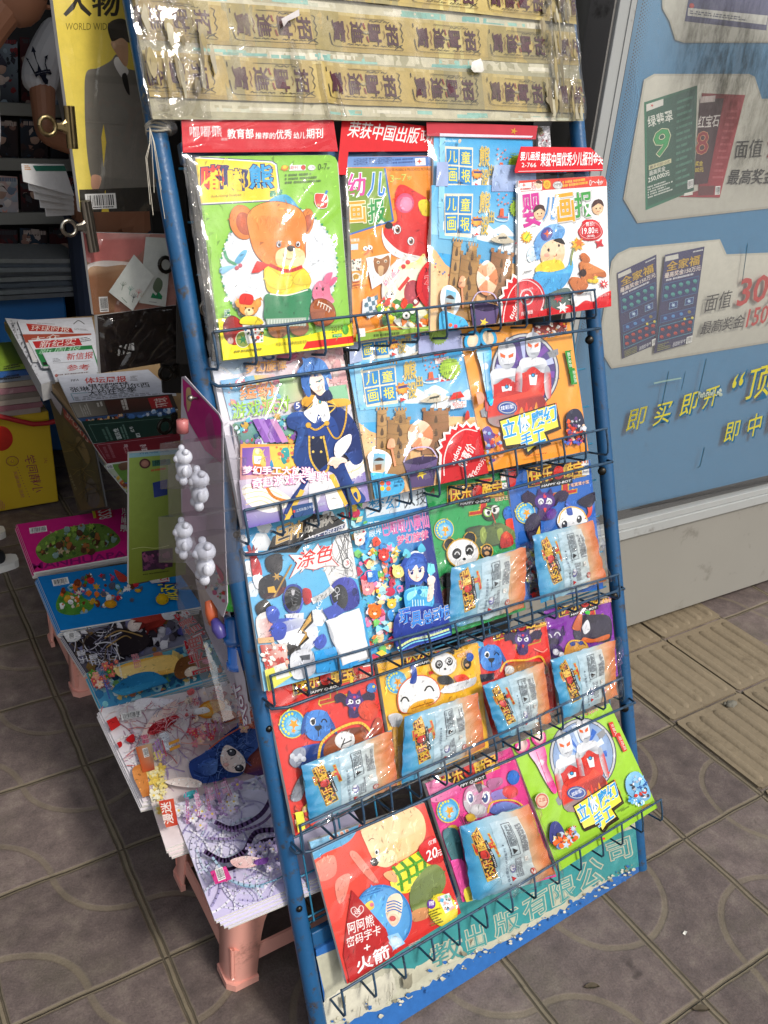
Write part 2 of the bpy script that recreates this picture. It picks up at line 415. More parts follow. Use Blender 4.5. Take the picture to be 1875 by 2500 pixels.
 def detail(s,n=260,seed=3,ln=0.012,wd=0.0012):
  """drawn texture: short strokes in darker and lighter inks inside the larger printed shapes"""
  r=random.Random(seed)
  if not s.big:return
  ws=[abs(area2(b[0]))**0.75 for b in s.big];keep=s.n
  for uv,cs,n0 in r.choices(s.big,ws,k=n):
   a,b=r.random(),r.random()
   if a+b>1:a,b=1-a,1-b
   w3=(1-a-b,a,b);x=sum(k*q[0]for k,q in zip(w3,uv));y=sum(k*q[1]for k,q in zip(w3,uv));f=r.choice((0.55,0.7,0.82,1.3,1.6))
   c=tuple(min(1,sum(k*q[j]for k,q in zip(w3,cs))*f+(0.02 if f>1 else 0))for j in(0,1,2));t=r.gauss(0.9,0.7);L=ln*r.uniform(0.3,1.2);h=wd*r.uniform(0.5,1.8);dx,dy=math.cos(t)*L/2,math.sin(t)*L/2;bx,by=-math.sin(t)*h,math.cos(t)*h
   s.n=n0+s.GAP*0.5;k=r.uniform(-1,1)*h*1.5;s.tri([(x-dx,y-dy),(x+bx*(1+k/h),y+by*(1+k/h)),(x+dx,y+dy)],[c]*3);s.tri([(x-dx,y-dy),(x+dx,y+dy),(x-bx*(1-k/h)*.4,y-by*(1-k/h)*.4)],[c]*3)
  s.n=keep
 def build(s,name,parent,mat='print_gloss'):
  return s.m.build(name,mat,parent)
def film_sheet(P,poly,n,parent,mat='film',nu=16,nv=20,amp=0.002,seed=0,name='plastic_sleeve',edge=0.012,creases=10):
 u0=min(q[0]for q in poly);u1=max(q[0]for q in poly);v0=min(q[1]for q in poly);v1=max(q[1]for q in poly)
 m=MB();m.smooth=True;V=[];rc=random.Random(seed*7+1);nu*=2;nv*=2
 cr=[(rc.random(),rc.random(),rc.gauss(.55,.35),rc.uniform(.10,.4),rc.uniform(.6,1.3))for _ in range(creases)]
 q4=poly if len(poly)==4 else[(u0,v0),(u1,v0),(u1,v1),(u0,v1)]
 for j in range(nv+1):
  for i in range(nu+1):
   a,b=i/nu,j/nv
   u=(1-a)*(1-b)*q4[0][0]+a*(1-b)*q4[1][0]+a*b*q4[2][0]+(1-a)*b*q4[3][0]
   v=(1-a)*(1-b)*q4[0][1]+a*(1-b)*q4[1][1]+a*b*q4[2][1]+(1-a)*b*q4[3][1]
   ns=noise.noise(Vector((u*26+seed*3.1,v*22,seed)))*amp+abs(noise.noise(Vector((u*60,v*42+seed,seed*1.7))))*amp*0.35
   for ca,cb,an,ln,hg in cr:
    x_,y_=a-ca,(b-cb)*1.25;al=x_*math.cos(an+.6)+y_*math.sin(an+.6);ac=-x_*math.sin(an+.6)+y_*math.cos(an+.6)+.03*math.sin(al*9)
    if abs(al)<ln:ns+=amp*2.0*hg*math.exp(-(ac/.030)**2)*(1-(al/ln)**2)
   ed=min(a,1-a,b,1-b)
   wob=0.0025*noise.noise(Vector((u*50,v*50,seed+9)))if ed==0 else 0
   V.append(P.w(u+wob,v+wob,n+ns+amp*0.8-(edge*0.35*max(0,1-ed/0.06)if ed<0.06 else 0)))
 F=[(j*(nu+1)+i,j*(nu+1)+i+1,(j+1)*(nu+1)+i+1,(j+1)*(nu+1)+i)for j in range(nv)for i in range(nu)]
 m.mesh(V,F);return m.build(name,mat,parent)
 # materials
pbr('rack_paint','#1c527e',0.32,var=0.28,scale=9,bump=0.15,bscale=120,dirt='#3f3a36',dirt_amt=0.2,dirt_scale=48)
pbr('wire_paint','#2e4a63',0.35,var=0.3,scale=30,dirt='#1c2228',dirt_amt=0.3,dirt_scale=60)
pbr('mesh_paint','#2f7a9c',0.45,var=0.3,scale=30)
pbr('aluminium','#a3a5a3',0.38,metal=0.0,var=0.10,scale=5,bump=0.05,bscale=200,dirt='#77746e',dirt_amt=0.12,dirt_scale=14)
pbr('aluminium_side','#7d7a76',0.5,var=0.1,scale=6,dirt='#4d4a46',dirt_amt=0.2)
pbr('black_rubber','#111111',0.6)
pbr('skirt_paint','#8d8a82',0.55,var=0.07,scale=3,bump=0.1,bscale=30,dirt='#6a665e',dirt_amt=0.1,dirt_scale=5)
pbr('dark_board','#3a3632',0.7,var=0.2,scale=4)
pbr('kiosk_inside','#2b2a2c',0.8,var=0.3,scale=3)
pbr('shelf_paint','#8a8b86',0.6,var=0.15,scale=6)
pbr('steel','#9a9488',0.3,metal=1.0,var=0.15,scale=20,rvar=0.1)
pbr('brass_steel','#8a7a58',0.36,metal=1.0,var=0.3,scale=25,dirt='#4c3f2a',dirt_amt=0.3,dirt_scale=30)
pbr('dark_steel','#35322e',0.35,metal=1.0,var=0.2,scale=20)
pbr('pages','#cfccc6',0.8,var=0.12,scale=60)
pbr('stool_plastic','#e6a595',0.36,var=0.06,scale=4,bump=0.06,bscale=40,dirt='#b0786a',dirt_amt=0.02,dirt_scale=12)
pbr('plank_wood','#a08560',0.7,var=0.3,scale=8,bump=0.3,bscale=25)
pbr('twine','#b9b2a2',0.8,var=0.2,scale=40)
pbr('white_plastic','#eef0f6',0.35,var=0.02,scale=5)
pbr('crate_blue','#1f5f9e',0.45,var=0.15,scale=5)
print_mat('print_gloss',0.5,0.22,0.10)
print_mat('print_matt',0.55,0.35,0.12)
print_mat('newsprint',0.85,0.15,0.14)
print_mat('poster_print',0.30,0.5,0.10,stain='#3a3a36',stain_amt=0.02)
print_mat('poster_dirty',0.35,0.5,0.10,stain='#3b3b38',stain_amt=0.55)
print_mat('sign_paint',0.6,0.3,0.18,bump=0.3)
print_mat('tape_print',0.45,0.3,0.22,fold=0.25,stain='#8d8468',stain_amt=0.32)
print_mat('foil_print',0.2,0.5,0.10,fold=0.6,coat=0.6)
print_mat('cloth',0.9,0.1,0.10)
film_mat('film',scale=5,strength=0.25,haze=0.0,gain=0.8,dist=0.012,rough=0.07)
film_mat('film_smooth',scale=6,strength=0.22,haze=0.0,gain=0.5,dist=0.010,rough=0.05)
film_mat('film_dense',tint=(0.84,0.83,0.80),scale=24,strength=0.6,haze=0.03,gain=0.8,dist=0.012,rough=0.05)
film_mat('tape_film',tint=(0.92,0.90,0.84),scale=9,strength=0.4,haze=0.03,gain=0.8,dist=0.010,rough=0.05)
film_mat('blister',tint=(0.93,0.93,0.95),scale=6,strength=0.1,haze=0.03,rough=0.06,gain=1.0)
film_mat('window_glass',tint=(0.97,0.98,0.97),scale=2,strength=0.02,haze=0.10,rough=0.05)
# ground
def paving_material():
 m,t,b=nodes('paving');L=t.links.new
 def M(op,a,c=None,d=None):
  n=N(t,'ShaderNodeMath',operation=op)
  for i,q in enumerate((a,c,d)):
   if q is None:continue
   if isinstance(q,(int,float)):n.inputs[i].default_value=q
   else:L(q,n.inputs[i])
  return n.outputs[0]
 tc=N(t,'ShaderNodeTexCoord');sp=N(t,'ShaderNodeSeparateXYZ')
 wob=N(t,'ShaderNodeTexNoise',Scale=7.0,Detail=3.0);L(tc.outputs['Object'],wob.inputs['Vector'])
 wv=N(t,'ShaderNodeVectorMath',operation='MULTIPLY_ADD');wv.inputs[1].default_value=(0.012,0.012,0);L(wob.outputs[1],wv.inputs[0]);L(tc.outputs['Object'],wv.inputs[2])
 L(wv.outputs[0],sp.inputs[0])
 gx=M('DIVIDE',M('SUBTRACT',sp.outputs[0],0.022),0.28);gy=M('DIVIDE',M('SUBTRACT',sp.outputs[1],0.206),0.28)
 fx=M('FRACT',gx);fy=M('FRACT',gy)
 cell=N(t,'ShaderNodeCombineXYZ');L(M('FLOOR',gx),cell.inputs[0]);L(M('FLOOR',gy),cell.inputs[1])
 wn=N(t,'ShaderNodeTexWhiteNoise',noise_dimensions='3D');L(cell.outputs[0],wn.inputs['Vector'])
 flip=M('LESS_THAN',wn.outputs[0],0.22)
 fxx=M('ADD',M('MULTIPLY',fx,M('SUBTRACT',1.0,flip)),M('MULTIPLY',M('SUBTRACT',1.0,fx),flip))
 d0=M('ABSOLUTE',M('SUBTRACT',M('SQRT',M('ADD',M('POWER',fxx,2.0),M('POWER',fy,2.0))),0.5))
 ix=M('SUBTRACT',1.0,fxx);iy=M('SUBTRACT',1.0,fy)
 d1=M('ABSOLUTE',M('SUBTRACT',M('SQRT',M('ADD',M('POWER',ix,2.0),M('POWER',iy,2.0))),0.5))
 arc=M('MINIMUM',d0,d1)
 jx=M('MINIMUM',fx,M('SUBTRACT',1.0,fx));jy=M('MINIMUM',fy,M('SUBTRACT',1.0,fy))
 def line(dist,w0,w1):
  r=N(t,'ShaderNodeMapRange',interpolation_type='SMOOTHSTEP');r.inputs['From Min'].default_value=w0;r.inputs['From Max'].default_value=w1
  r.inputs['To Min'].default_value=1;r.inputs['To Max'].default_value=0;L(dist,r.inputs[0]);return r.outputs[0]
 la=M('MULTIPLY',line(arc,0.014,0.032),0.6);ljx=line(jx,0.022,0.046);ljy=line(jy,0.014,0.032)
 groove=M('MAXIMUM',la,M('MAXIMUM',ljx,ljy))
 crack=M('MAXIMUM',line(M('ABSOLUTE',M('SUBTRACT',jx,0.020)),0.004,0.010),line(jy,0.003,0.010))
 big=N(t,'ShaderNodeTexNoise',Scale=2.6,Detail=7.0,Roughness=0.7);L(tc.outputs['Object'],big.inputs['Vector'])
 fine=N(t,'ShaderNodeTexNoise',Scale=240.0,Detail=3.0,Roughness=0.7);L(tc.outputs['Object'],fine.inputs['Vector'])
 mid=N(t,'ShaderNodeTexNoise',Scale=17.0,Detail=6.0,Roughness=0.7);L(tc.outputs['Object'],mid.inputs['Vector'])
 r1=N(t,'ShaderNodeValToRGB');e=r1.color_ramp.elements
 e[0].position=0.30;e[0].color=(*hx('#534a47'),1);e[1].position=0.72;e[1].color=(*hx('#7e736a'),1)
 k=e.new(0.52);k.color=(*hx('#695d59'),1);L(mid.outputs[0],r1.inputs[0])
 r2=N(t,'ShaderNodeValToRGB');r2.color_ramp.elements[0].position=0.50;r2.color_ramp.elements[1].position=0.70;L(big.outputs[0],r2.inputs[0])
 m1=N(t,'ShaderNodeMix',data_type='RGBA');m1.inputs[7].default_value=(*hx('#5f5a4c'),1);L(M('MULTIPLY',r2.outputs[0],0.65),m1.inputs[0]);L(r1.outputs[0],m1.inputs[6])
 m1b=N(t,'ShaderNodeMix',data_type='RGBA',blend_type='MULTIPLY');m1b.inputs[0].default_value=1;L(m1.outputs[2],m1b.inputs[6])
 tv=N(t,'ShaderNodeMapRange');tv.inputs['To Min'].default_value=0.82;tv.inputs['To Max'].default_value=1.18;L(wn.outputs[0],tv.inputs[0]);L(tv.outputs[0],m1b.inputs[7])
 m2=N(t,'ShaderNodeMix',data_type='RGBA',blend_type='OVERLAY');m2.inputs[0].default_value=0.5;L(m1b.outputs[2],m2.inputs[6]);L(fine.outputs[0],m2.inputs[7])
 gm=M('MULTIPLY',groove,M('ADD',0.35,M('MULTIPLY',mid.outputs[0],0.75)))
 m3=N(t,'ShaderNodeMix',data_type='RGBA');m3.inputs[7].default_value=(*hx('#7c725c'),1);L(gm,m3.inputs[0]);L(m2.outputs[2],m3.inputs[6])
 m4=N(t,'ShaderNodeMix',data_type='RGBA');m4.inputs[7].default_value=(*hx('#231d18'),1);L(M('MULTIPLY',crack,M('MULTIPLY',big.outputs[0],1.1)),m4.inputs[0]);L(m3.outputs[2],m4.inputs[6])
 st=N(t,'ShaderNodeTexNoise',Scale=11.0,Detail=3.0);L(tc.outputs['Object'],st.inputs['Vector'])
 r3=N(t,'ShaderNodeValToRGB');r3.color_ramp.elements[0].position=0.70;r3.color_ramp.elements[1].position=0.76;L(st.outputs[0],r3.inputs[0])
 m5=N(t,'ShaderNodeMix',data_type='RGBA');m5.inputs[7].default_value=(*hx('#2a2422'),1);L(M('MULTIPLY',r3.outputs[0],0.6),m5.inputs[0]);L(m4.outputs[2],m5.inputs[6])
 L(m5.outputs[2],b.inputs['Base Color']);b.inputs['Roughness'].default_value=0.72;b.inputs['Specular IOR Level'].default_value=0.25
 hgt=M('ADD',M('MULTIPLY',groove,-0.35),M('ADD',M('MULTIPLY',fine.outputs[0],0.22),M('MULTIPLY',mid.outputs[0],0.5)))
 hgt=M('SUBTRACT',hgt,M('MULTIPLY',crack,1.1))
 bp=N(t,'ShaderNodeBump',Strength=0.75,Distance=0.006);L(hgt,bp.inputs['Height']);L(bp.outputs[0],b.inputs['Normal'])
 return m
paving_material()
g=MB();g.face([(-40,-40,0),(40,-40,0),(40,40,0),(-40,40,0)])
me_=g.build('ground','paving',kind='structure');me_.data.transform(Matrix.Translation(me_.location));me_.location=(0,0,0)
pbr('tactile_paving','#80735e',0.75,var=0.25,scale=18,bump=0.5,bscale=90,dirt='#6a5e4c',dirt_amt=0.15,dirt_scale=9,spec=0.25)
tp=MB()
ry=random.Random(4)
T0X,T0Y,TS=1.702,0.206,0.28
for ci in range(2):
 for rj in range(-8,12):
  x0=T0X+ci*TS+0.004;x1=x0+TS-0.008;y0=T0Y+rj*TS+0.004;y1=y0+TS-0.008
  dz=0.006+ry.uniform(-0.001,0.002);G=GROUND
  tp.prism(G,[(x0+.006,y0+.002),(x1-.006,y0+.002),(x1,y0+.01),(x1,y1-.01),(x1-.006,y1),(x0+.006,y1),(x0,y1-.01),(x0,y0+.01)],-0.01,dz)
  for k in range(5):
   xc=x0+(k+0.5)*(x1-x0)/5;r=0.0135;ya,yb=y0+0.016,y1-0.016;prof=[(-1,0),(-0.72,0.0035),(-0.3,0.0055),(0.3,0.0055),(0.72,0.0035),(1,0)]
   V=[];st=[(ya,0.25,0.0),(ya+0.006,0.75,0.7),(ya+0.016,1,1),(yb-0.016,1,1),(yb-0.006,0.75,0.7),(yb,0.25,0.0)]
   for yy,ws,hs_ in st:
    for a,h in prof:V.append((xc+a*r*ws,yy,dz+h*hs_))
   n=len(prof);F=[(j*n+i,j*n+i+1,(j+1)*n+i+1,(j+1)*n+i)for j in range(len(st)-1)for i in range(n-1)]
   tp.smooth=True;tp.mesh(V,F);tp.smooth=False
o=tp.build('tactile_path','tactile_paving',kind='structure')
pb=MB();pb.ball(GROUND.w(*GROUND.uv(1783,1727),0.012),0.022,0.012,0.008,seg=8,rings=5,col=(.3,.3,.3))
for i in range(5):
 c=GROUND.w(*GROUND.uv(1783+rnd.uniform(-18,14),1727+rnd.uniform(-6,6)),0.012);pb.ball(c,rnd.uniform(.004,.010),rnd.uniform(.004,.01),.006,seg=7,rings=4)
pbr('rubble','#6f6b60',0.9,var=0.4,scale=80,bump=0.8,bscale=120)
tag(pb.build('mortar_crumb','rubble'),'grey crumb of mortar lying on a joint of the ribbed paving','rubble')
pbr('leaf_brown','#4a3f2c',0.7,var=0.4,scale=60)
def leaf(px,py,ang,L_,lab):
 u,v=GROUND.uv(px,py);a=R_(ang);m=MB();pts=[]
 for i in range(7):
  t=i/6;wd=L_*0.22*math.sin(math.pi*t)**0.8
  for s_,z in((-1,0.006),(0,0.002),(1,0.007)):
   pts.append((u+math.cos(a)*(t-.5)*L_-math.sin(a)*wd*s_,v+math.sin(a)*(t-.5)*L_+math.cos(a)*wd*s_,z+0.002*math.sin(t*5)))
 m.mesh(pts,[(i*3+k,i*3+k+1,i*3+k+4,i*3+k+3)for i in range(6)for k in(0,1)])
 tag(m.build('dead_leaf','leaf_brown'),lab,'leaf','dead leaves on the paving')
leaf(1444,2412,150,0.03,'curled brown leaf lying in the middle of a paving tile')
leaf(1710,2467,145,0.034,'larger brown leaf caught where two paving joints cross')
pbr('paper_scrap','#dedad0',0.8)
sm_=MB()
u,v=GROUND.uv(1672,2285)
sm_.mesh([(u,v,.002),(u+.008,v+.002,.006),(u+.006,v+.007,.004),(u-.002,v+.005,.003)],[(0,1,2,3)])
tag(sm_.build('paper_scrap','paper_scrap'),'tiny white scrap of paper on a curved paving groove','paper')
# lottery kiosk on the right
K=wall(1.41,1.43,-1.5)
kv8=(1300,600,2.457);kv4=(1300,0,2.885)
def KP(view,x,y):return K.uv(view[0]+x/view[2],view[1]+y/view[2])
kiosk=empty('lottery_kiosk',K.w(0.6,0,-0.4),'grey and blue street kiosk with a lottery poster behind glass, right of the rack','kiosk')
uL0=0.5*(KP(kv4,590,0)[0]+KP(kv4,410,1040)[0]);uL1=0.5*(KP(kv4,712,0)[0]+KP(kv4,500,1170)[0])
vs0=KP(kv8,800,2212)[1];vr0=KP(kv8,950,1640)[1];vr1=KP(kv8,950,1555)[1];vg1=KP(kv8,950,1500)[1]
UR=uL0+1.9;VT=2.45
m=MB();m.box(K,uL0+0.004,UR,max(0.05,vs0),VT,-1.3,-0.075);m.build('body','skirt_paint',kiosk)
m=MB();m.box(K,uL0-0.001,UR,max(0.04,vs0),vr0-0.004,-0.07,0.004);m.build('skirt','skirt_paint',kiosk,bevel=0.003)
m=MB();m.box(K,uL0,uL1,vr0-0.004,VT,-0.068,0.012);post=m.build('post','aluminium',kiosk,bevel=0.002)
m=MB();m.box(K,uL0+(uL1-uL0)*0.62,uL0+(uL1-uL0)*0.67,vr1,VT-.02,0.012,0.0145);m.build('ridge','aluminium',post)
m=MB();m.box(K,uL0-0.006,uL0-0.0005,vr0,VT,-0.066,0.004);m.build('side_plate','aluminium_side',post)
m=MB();m.box(K,uL1+0.0005,UR,vr0+0.001,vr0+(vr1-vr0)*0.6,-0.06,0.016);m.box(K,uL1+0.0005,UR,vr0+(vr1-vr0)*0.6+0.001,vr1,-0.06,0.010);m.build('rail','aluminium',kiosk,bevel=0.0015)
m=MB();m.box(K,uL1+0.0005,UR,vr1+0.0005,VT,-0.06,-0.012);m.build('gasket','black_rubber',kiosk)
m=MB();m.face([K.w(uL1+.001,vr1+.001,0.002),K.w(UR,vr1+.001,0.002),K.w(UR,VT,0.002),K.w(uL1+.001,VT,0.002)]);m.build('window_pane','window_glass',kiosk)
for i in range(4):
 pass
pu0=uL1+0.022;pv0=vg1
A=Art(K.off(-0.010),[(pu0,pv0),(UR-.03,pv0),(UR-.03,VT-.05),(pu0,VT-.05)],kv8)
pb_='#2d7fb4'
A.poly_uv([(pu0,pv0),(UR,pv0),(UR,VT),(pu0,VT)],['#33729a','#33729a','#4085b0','#4085b0'])
for k in range(7):
 for j in range(260):
  r=0.0021*(1-k/9);v=pv0+0.02+j*0.0062+(k%2)*0.0031
  uu=pu0-0.002+0.0055*k
  if v<VT-.1 and v>0.45:A.poly_uv([(uu+r*math.cos(a*1.0472),v+r*math.sin(a*1.0472))for a in range(6)],'#101418')
 A.n=0.0015
for j in range(230):
 for k in range(4):
  uu=pu0+0.02+j*0.0055+(k%2)*.00275;r=0.0021*(1-k/5.5);v=pv0+0.002+k*0.005
  A.poly_uv([(uu+r*math.cos(a*1.0472),v+r*math.sin(a*1.0472))for a in range(6)],'#101418')
A.n=0.0018
A.view=kv4
lace='#5fa3cf'
for i in range(9):
 A.c_([(735-i*2,400+i*60),(700+i*14,560+i*40),(690+i*4,760+i*30),(610+i*2,1000+i*20)],2.2,lace)
panel='#b4b0a2';pale='#c3bfb2'
A.p([(905,-200),(910,60),(960,150),(1000,280),(1060,300),(1900,300),(1900,-200)],panel)
A.p([(920,-200),(925,55),(975,150),(1012,270),(1065,288),(1900,288),(1900,-200)],pale)
A.p([(850,520),(780,560),(635,1400),(735,1570),(1900,1440),(1900,690),(1610,695),(1560,540),(1520,520)],panel)
A.p([(860,534),(793,570),(652,1398),(742,1553),(1900,1424),(1900,704),(1600,709),(1550,552),(1515,534)],pale)
A.view=kv8
A.p([(580,10),(505,45),(470,90),(388,600),(470,735),(1900,500),(1900,20),(1160,50),(1120,-40)],panel)
A.p([(588,22),(512,55),(482,98),(402,598),(476,720),(1900,486),(1900,33),(1152,63),(1112,-28)],pale)
A.view=kv4
A.p([(1090,0),(1065,150),(1640,215),(1660,60),(1660,-80),(1095,-80)],'#4a4a78');A.p([(1090,55),(1085,110),(1640,175),(1650,110)],'#cfccc4');A.e(1115,40,18,None,'#c04040')
A.rows((1100,100),(1500,150),(1105,70),2,'#55556a')
A.p([(780,720),(1155,600),(1130,1340),(790,1480)],['#1f6e50','#2c5a4a','#1f4c3c','#24785a'])
A.p([(795,735),(1140,622),(1116,1322),(803,1455)],['#1c5844','#28504a','#1c4438','#1b5a46'])
A.p([(795,735),(915,695),(915,740),(795,785)],'#d8d4cc');A.star(835,742,5,14,5,'#c8453c')
A.t('绿翡翠',(810,900),(985,850),(800,820),'#e2e2d8',bold=.03)
A.t('9',(850,1110),(960,1070),(850,930),'#2f9a55',out=['#e7e6c0','#1d6a3c'],ow=.03)
A.p([(812,1165),(970,1115),(970,1145),(812,1198)],'#cfc9a0');A.t('最多可刮10次',(820,1190),(960,1145),(820,1168),'#333')
A.t('最高奖金',(815,1240),(930,1200),(813,1205),'#e8e8e0');A.t('250,000元',(808,1290),(960,1235),(806,1250),'#f0f0e6',bold=.04)
A.rows((805,1400),(980,1340),(803,1310),5,'#c9cfc6');A.rows((1000,1330),(1110,1290),(1010,700),14,'#4f8672',fill=.4);A.bars((1085,1330),(1125,1318),(1085,1270))
A.p([(1185,655),(1490,668),(1310,1390),(1020,1385),(1160,1340)],['#7a1f2a','#a22634','#a02230','#8a1f2c','#7c1f2a'])
A.p([(1170,700),(1340,690),(1225,1290),(1130,1300)],'#3d1b26');A.t('红宝石',(1150,905),(1300,890),(1165,815),'#e4dcd6',bold=.03)
A.t('8',(1140,1090),(1225,1080),(1150,930),'#8a1d2a',out='#d39a6a',ow=.03);A.rows((1255,1270),(1330,1270),(1370,760),11,'#c05a60',fill=.35)
A.p([(1175,680),(1280,672),(1275,715),(1170,725)],'#c9b9b4');A.t('奖金',(1135,1170),(1190,1165),(1138,1135),'#d8c040');A.t('00元',(1135,1215),(1195,1208),(1136,1180),'#d8c040')
A.p([(1165,1310),(1275,1305),(1265,1370),(1155,1375)],'#5f2a2e');A.bars((1275,1370),(1310,1368),(1280,1310),5);A.p([(1060,1360),(1120,1345),(1118,1370),(1055,1378)],'#d9d6cc')
A.t('面值',(1410,1115),(1600,1105),(1430,985),'#3b3a38',bold=.0);A.t('最高奖金',(1355,1300),(1690,1292),(1385,1190),'#3b3a38',bold=.03);A.t('20元',(1640,1120),(1830,1110),(1650,975),'#b8302c',bold=.04)
A.view=kv8
for(q,sd)in(([(500,160),(735,50),(742,585),(530,675)],3),([(780,50),(1017,0),(940,575),(715,640)],4)):
 def bl(a,b,q=q):return tuple((1-a)*(1-b)*q[3][j]+a*(1-b)*q[2][j]+a*b*q[1][j]+(1-a)*b*q[0][j]for j in(0,1))
 def par(a0,a1,b0,b1):return bl(a0,b0),bl(a1,b0),bl(a0,b1)
 A.p(q,['#3b3a66','#343360','#2c2a52','#2c2a52'])
 A.p([bl(0.02,.93),bl(.36,.93),bl(.34,.98),bl(.02,.98)],'#d0cdc4');A.rows(*par(.72,.97,.955,.98),1,'#ddd')
 A.t('全家福',*par(.08,.92,.82,.92),'#cfa63a',out='#6a5220',bold=.03)
 A.t('最高奖金150万元',*par(.05,.97,.755,.81),'#d8d4cc',out=['#d8d4cc','#b8463c'],ow=.02);A.rows(*par(.1,.8,.715,.75),1,'#cfcfd6')
 A.p([bl(.05,.52),bl(.96,.52),bl(.96,.70),bl(.05,.70)],'#3d6f9e');A.p([bl(.06,.525),bl(.95,.525),bl(.95,.695),bl(.06,.695)],'#1f2f66')
 for i in range(5):
  for j in range(2):
   x,y=bl(.14+i*.18,.57+j*.085);A.e(x,y,13,11,'#4a9a96',k=9);A.e(x+3,y+10,8,6,'#2f7a7c',k=7)
 for i,a in enumerate((.25,.66)):
  A.p([bl(a,.42),bl(a+.22,.42),bl(a+.22,.49),bl(a,.49)],'#8fb4d0');A.p([bl(a+.01,.425),bl(a+.21,.425),bl(a+.21,.485),bl(a+.01,.485)],'#27407c');A.star(*bl(a+.11,.455),6,14,6,'#bcd6ea')
 A.p([bl(.05,.30),bl(.96,.30),bl(.96,.38),bl(.05,.38)],'#3d6f9e');A.p([bl(.06,.305),bl(.95,.305),bl(.95,.375),bl(.06,.375)],'#24356e')
 for i in range(4):A.e(*bl(.18+i*.21,.34),11,10,('#4a86c0','#4a86c0','#4a86c0','#8a7a4a')[i],k=9)
 A.p([bl(.05,.11),bl(.96,.11),bl(.96,.27),bl(.05,.27)],'#4f9ab4');A.p([bl(.06,.115),bl(.95,.115),bl(.95,.265),bl(.06,.265)],'#1f2350')
 for i in range(5):
  for j in range(2):
   x,y=bl(.14+i*.18,.155+j*.075);A.e(x,y,12,10,'#b23a34',k=8);A.e(x+5,y+6,7,6,'#7c2a30',k=6)
 A.e(*bl(.7,.28),8,None,'#d8c84a',k=8);A.e(*bl(.9,.27),8,None,'#d8c84a',k=8)
 A.rows(*par(.05,.4,.015,.09),4,'#8a8a50',seed=sd);A.t('刮刮好手气',*par(.46,.8,.02,.065),'#cfcfd6',shear=.2);A.bars(*par(.82,.97,.01,.08),seed=sd)
A.t('面值',(1010,395),(1170,360),(1020,290),'#2f2d2b',bold=.0,shear=.15)
A.t('30',(1200,360),(1385,325),(1215,195),'#b5342e',bold=.05,shear=.15);A.t('元',(1390,345),(1490,330),(1400,230),'#2f2d2b',shear=.15)
A.t('最高奖金',(982,530),(1245,480),(995,450),'#2f2d2b',bold=.03,shear=.15);A.t('150',(1255,485),(1385,455),(1268,375),'#b5342e',bold=.04,shear=.15);A.t('万元',(1395,465),(1560,430),(1405,380),'#2f2d2b',bold=.03,shear=.15)
yb='#c9bf3c'
def brush(tx,bl,br,tl,b=.015):A.t(tx,bl,br,tl,yb,bold=b,shear=.22,shadow=('#2a6284',5,6))
brush('即',(540,1110),(665,1075),(545,985));brush('买',(700,1075),(815,1045),(708,950));brush('即',(860,1020),(975,985),(868,895));brush('开',(995,975),(1095,940),(1003,862))
brush('“',(1175,850),(1245,825),(1185,770));brush('顶',(1255,925),(1420,880),(1268,740));brush('呱呱”',(1440,880),(1700,800),(1450,720))
brush('即',(1125,1175),(1225,1150),(1130,1060));brush('中',(1265,1145),(1355,1115),(1270,1015));brush('即兑',(1395,1110),(1600,1040),(1400,970))
for pts,wd in(([(1020,670),(970,900)],5),([(795,745),(752,960)],5),([(895,745),(872,855)],3),([(1010,1200),(985,1310),(970,1320)],5),([(1265,-20),(1235,200)],4)):A.l(pts,wd,'#33505e')
A.l([(708,815),(780,800),(868,785)],9,'#8aa6a0');A.clutter([(970,870),(1110,850),(1110,885),(970,905)],['#a8b4a4','#98a89c','#c2c8b8'],40,4,12,9)
A.view=kv4
po=A.build('poster',kiosk,'poster_print')
def grime_mat():
 m_=bpy.data.materials.new('grime');m_.use_nodes=True;t=m_.node_tree;L=t.links.new;b=t.nodes['Principled BSDF']
 b.inputs['Base Color'].default_value=(*hx('#3c3b36'),1);b.inputs['Roughness'].default_value=0.9;b.inputs['Specular IOR Level'].default_value=0.1
 tc=N(t,'ShaderNodeTexCoord');mp=N(t,'ShaderNodeMapping');mp.inputs['Scale'].default_value=(1.3,1,0.42);mp.inputs['Rotation'].default_value=(0,0.25,0);L(tc.outputs['Object'],mp.inputs[0])
 n1=N(t,'ShaderNodeTexNoise',Scale=26.0,Detail=9.0,Roughness=0.75);L(mp.outputs[0],n1.inputs['Vector'])
 r=N(t,'ShaderNodeValToRGB');r.color_ramp.elements[0].position=0.44;r.color_ramp.elements[1].position=0.74;L(n1.outputs[0],r.inputs[0])
 a=N(t,'ShaderNodeVertexColor');a.layer_name='Col'
 mu=N(t,'ShaderNodeMath',operation='MULTIPLY');L(r.outputs[0],mu.inputs[0]);L(a.outputs[0],mu.inputs[1])
 ad=N(t,'ShaderNodeMath',operation='MULTIPLY_ADD');ad.inputs[1].default_value=0.26;L(a.outputs[0],ad.inputs[0]);L(mu.outputs[0],ad.inputs[2]);ad.use_clamp=True
 L(ad.outputs[0],b.inputs['Alpha']);MATS['grime']=m_
grime_mat()
gq=MB();GK=K.off(0.0028);nn=14
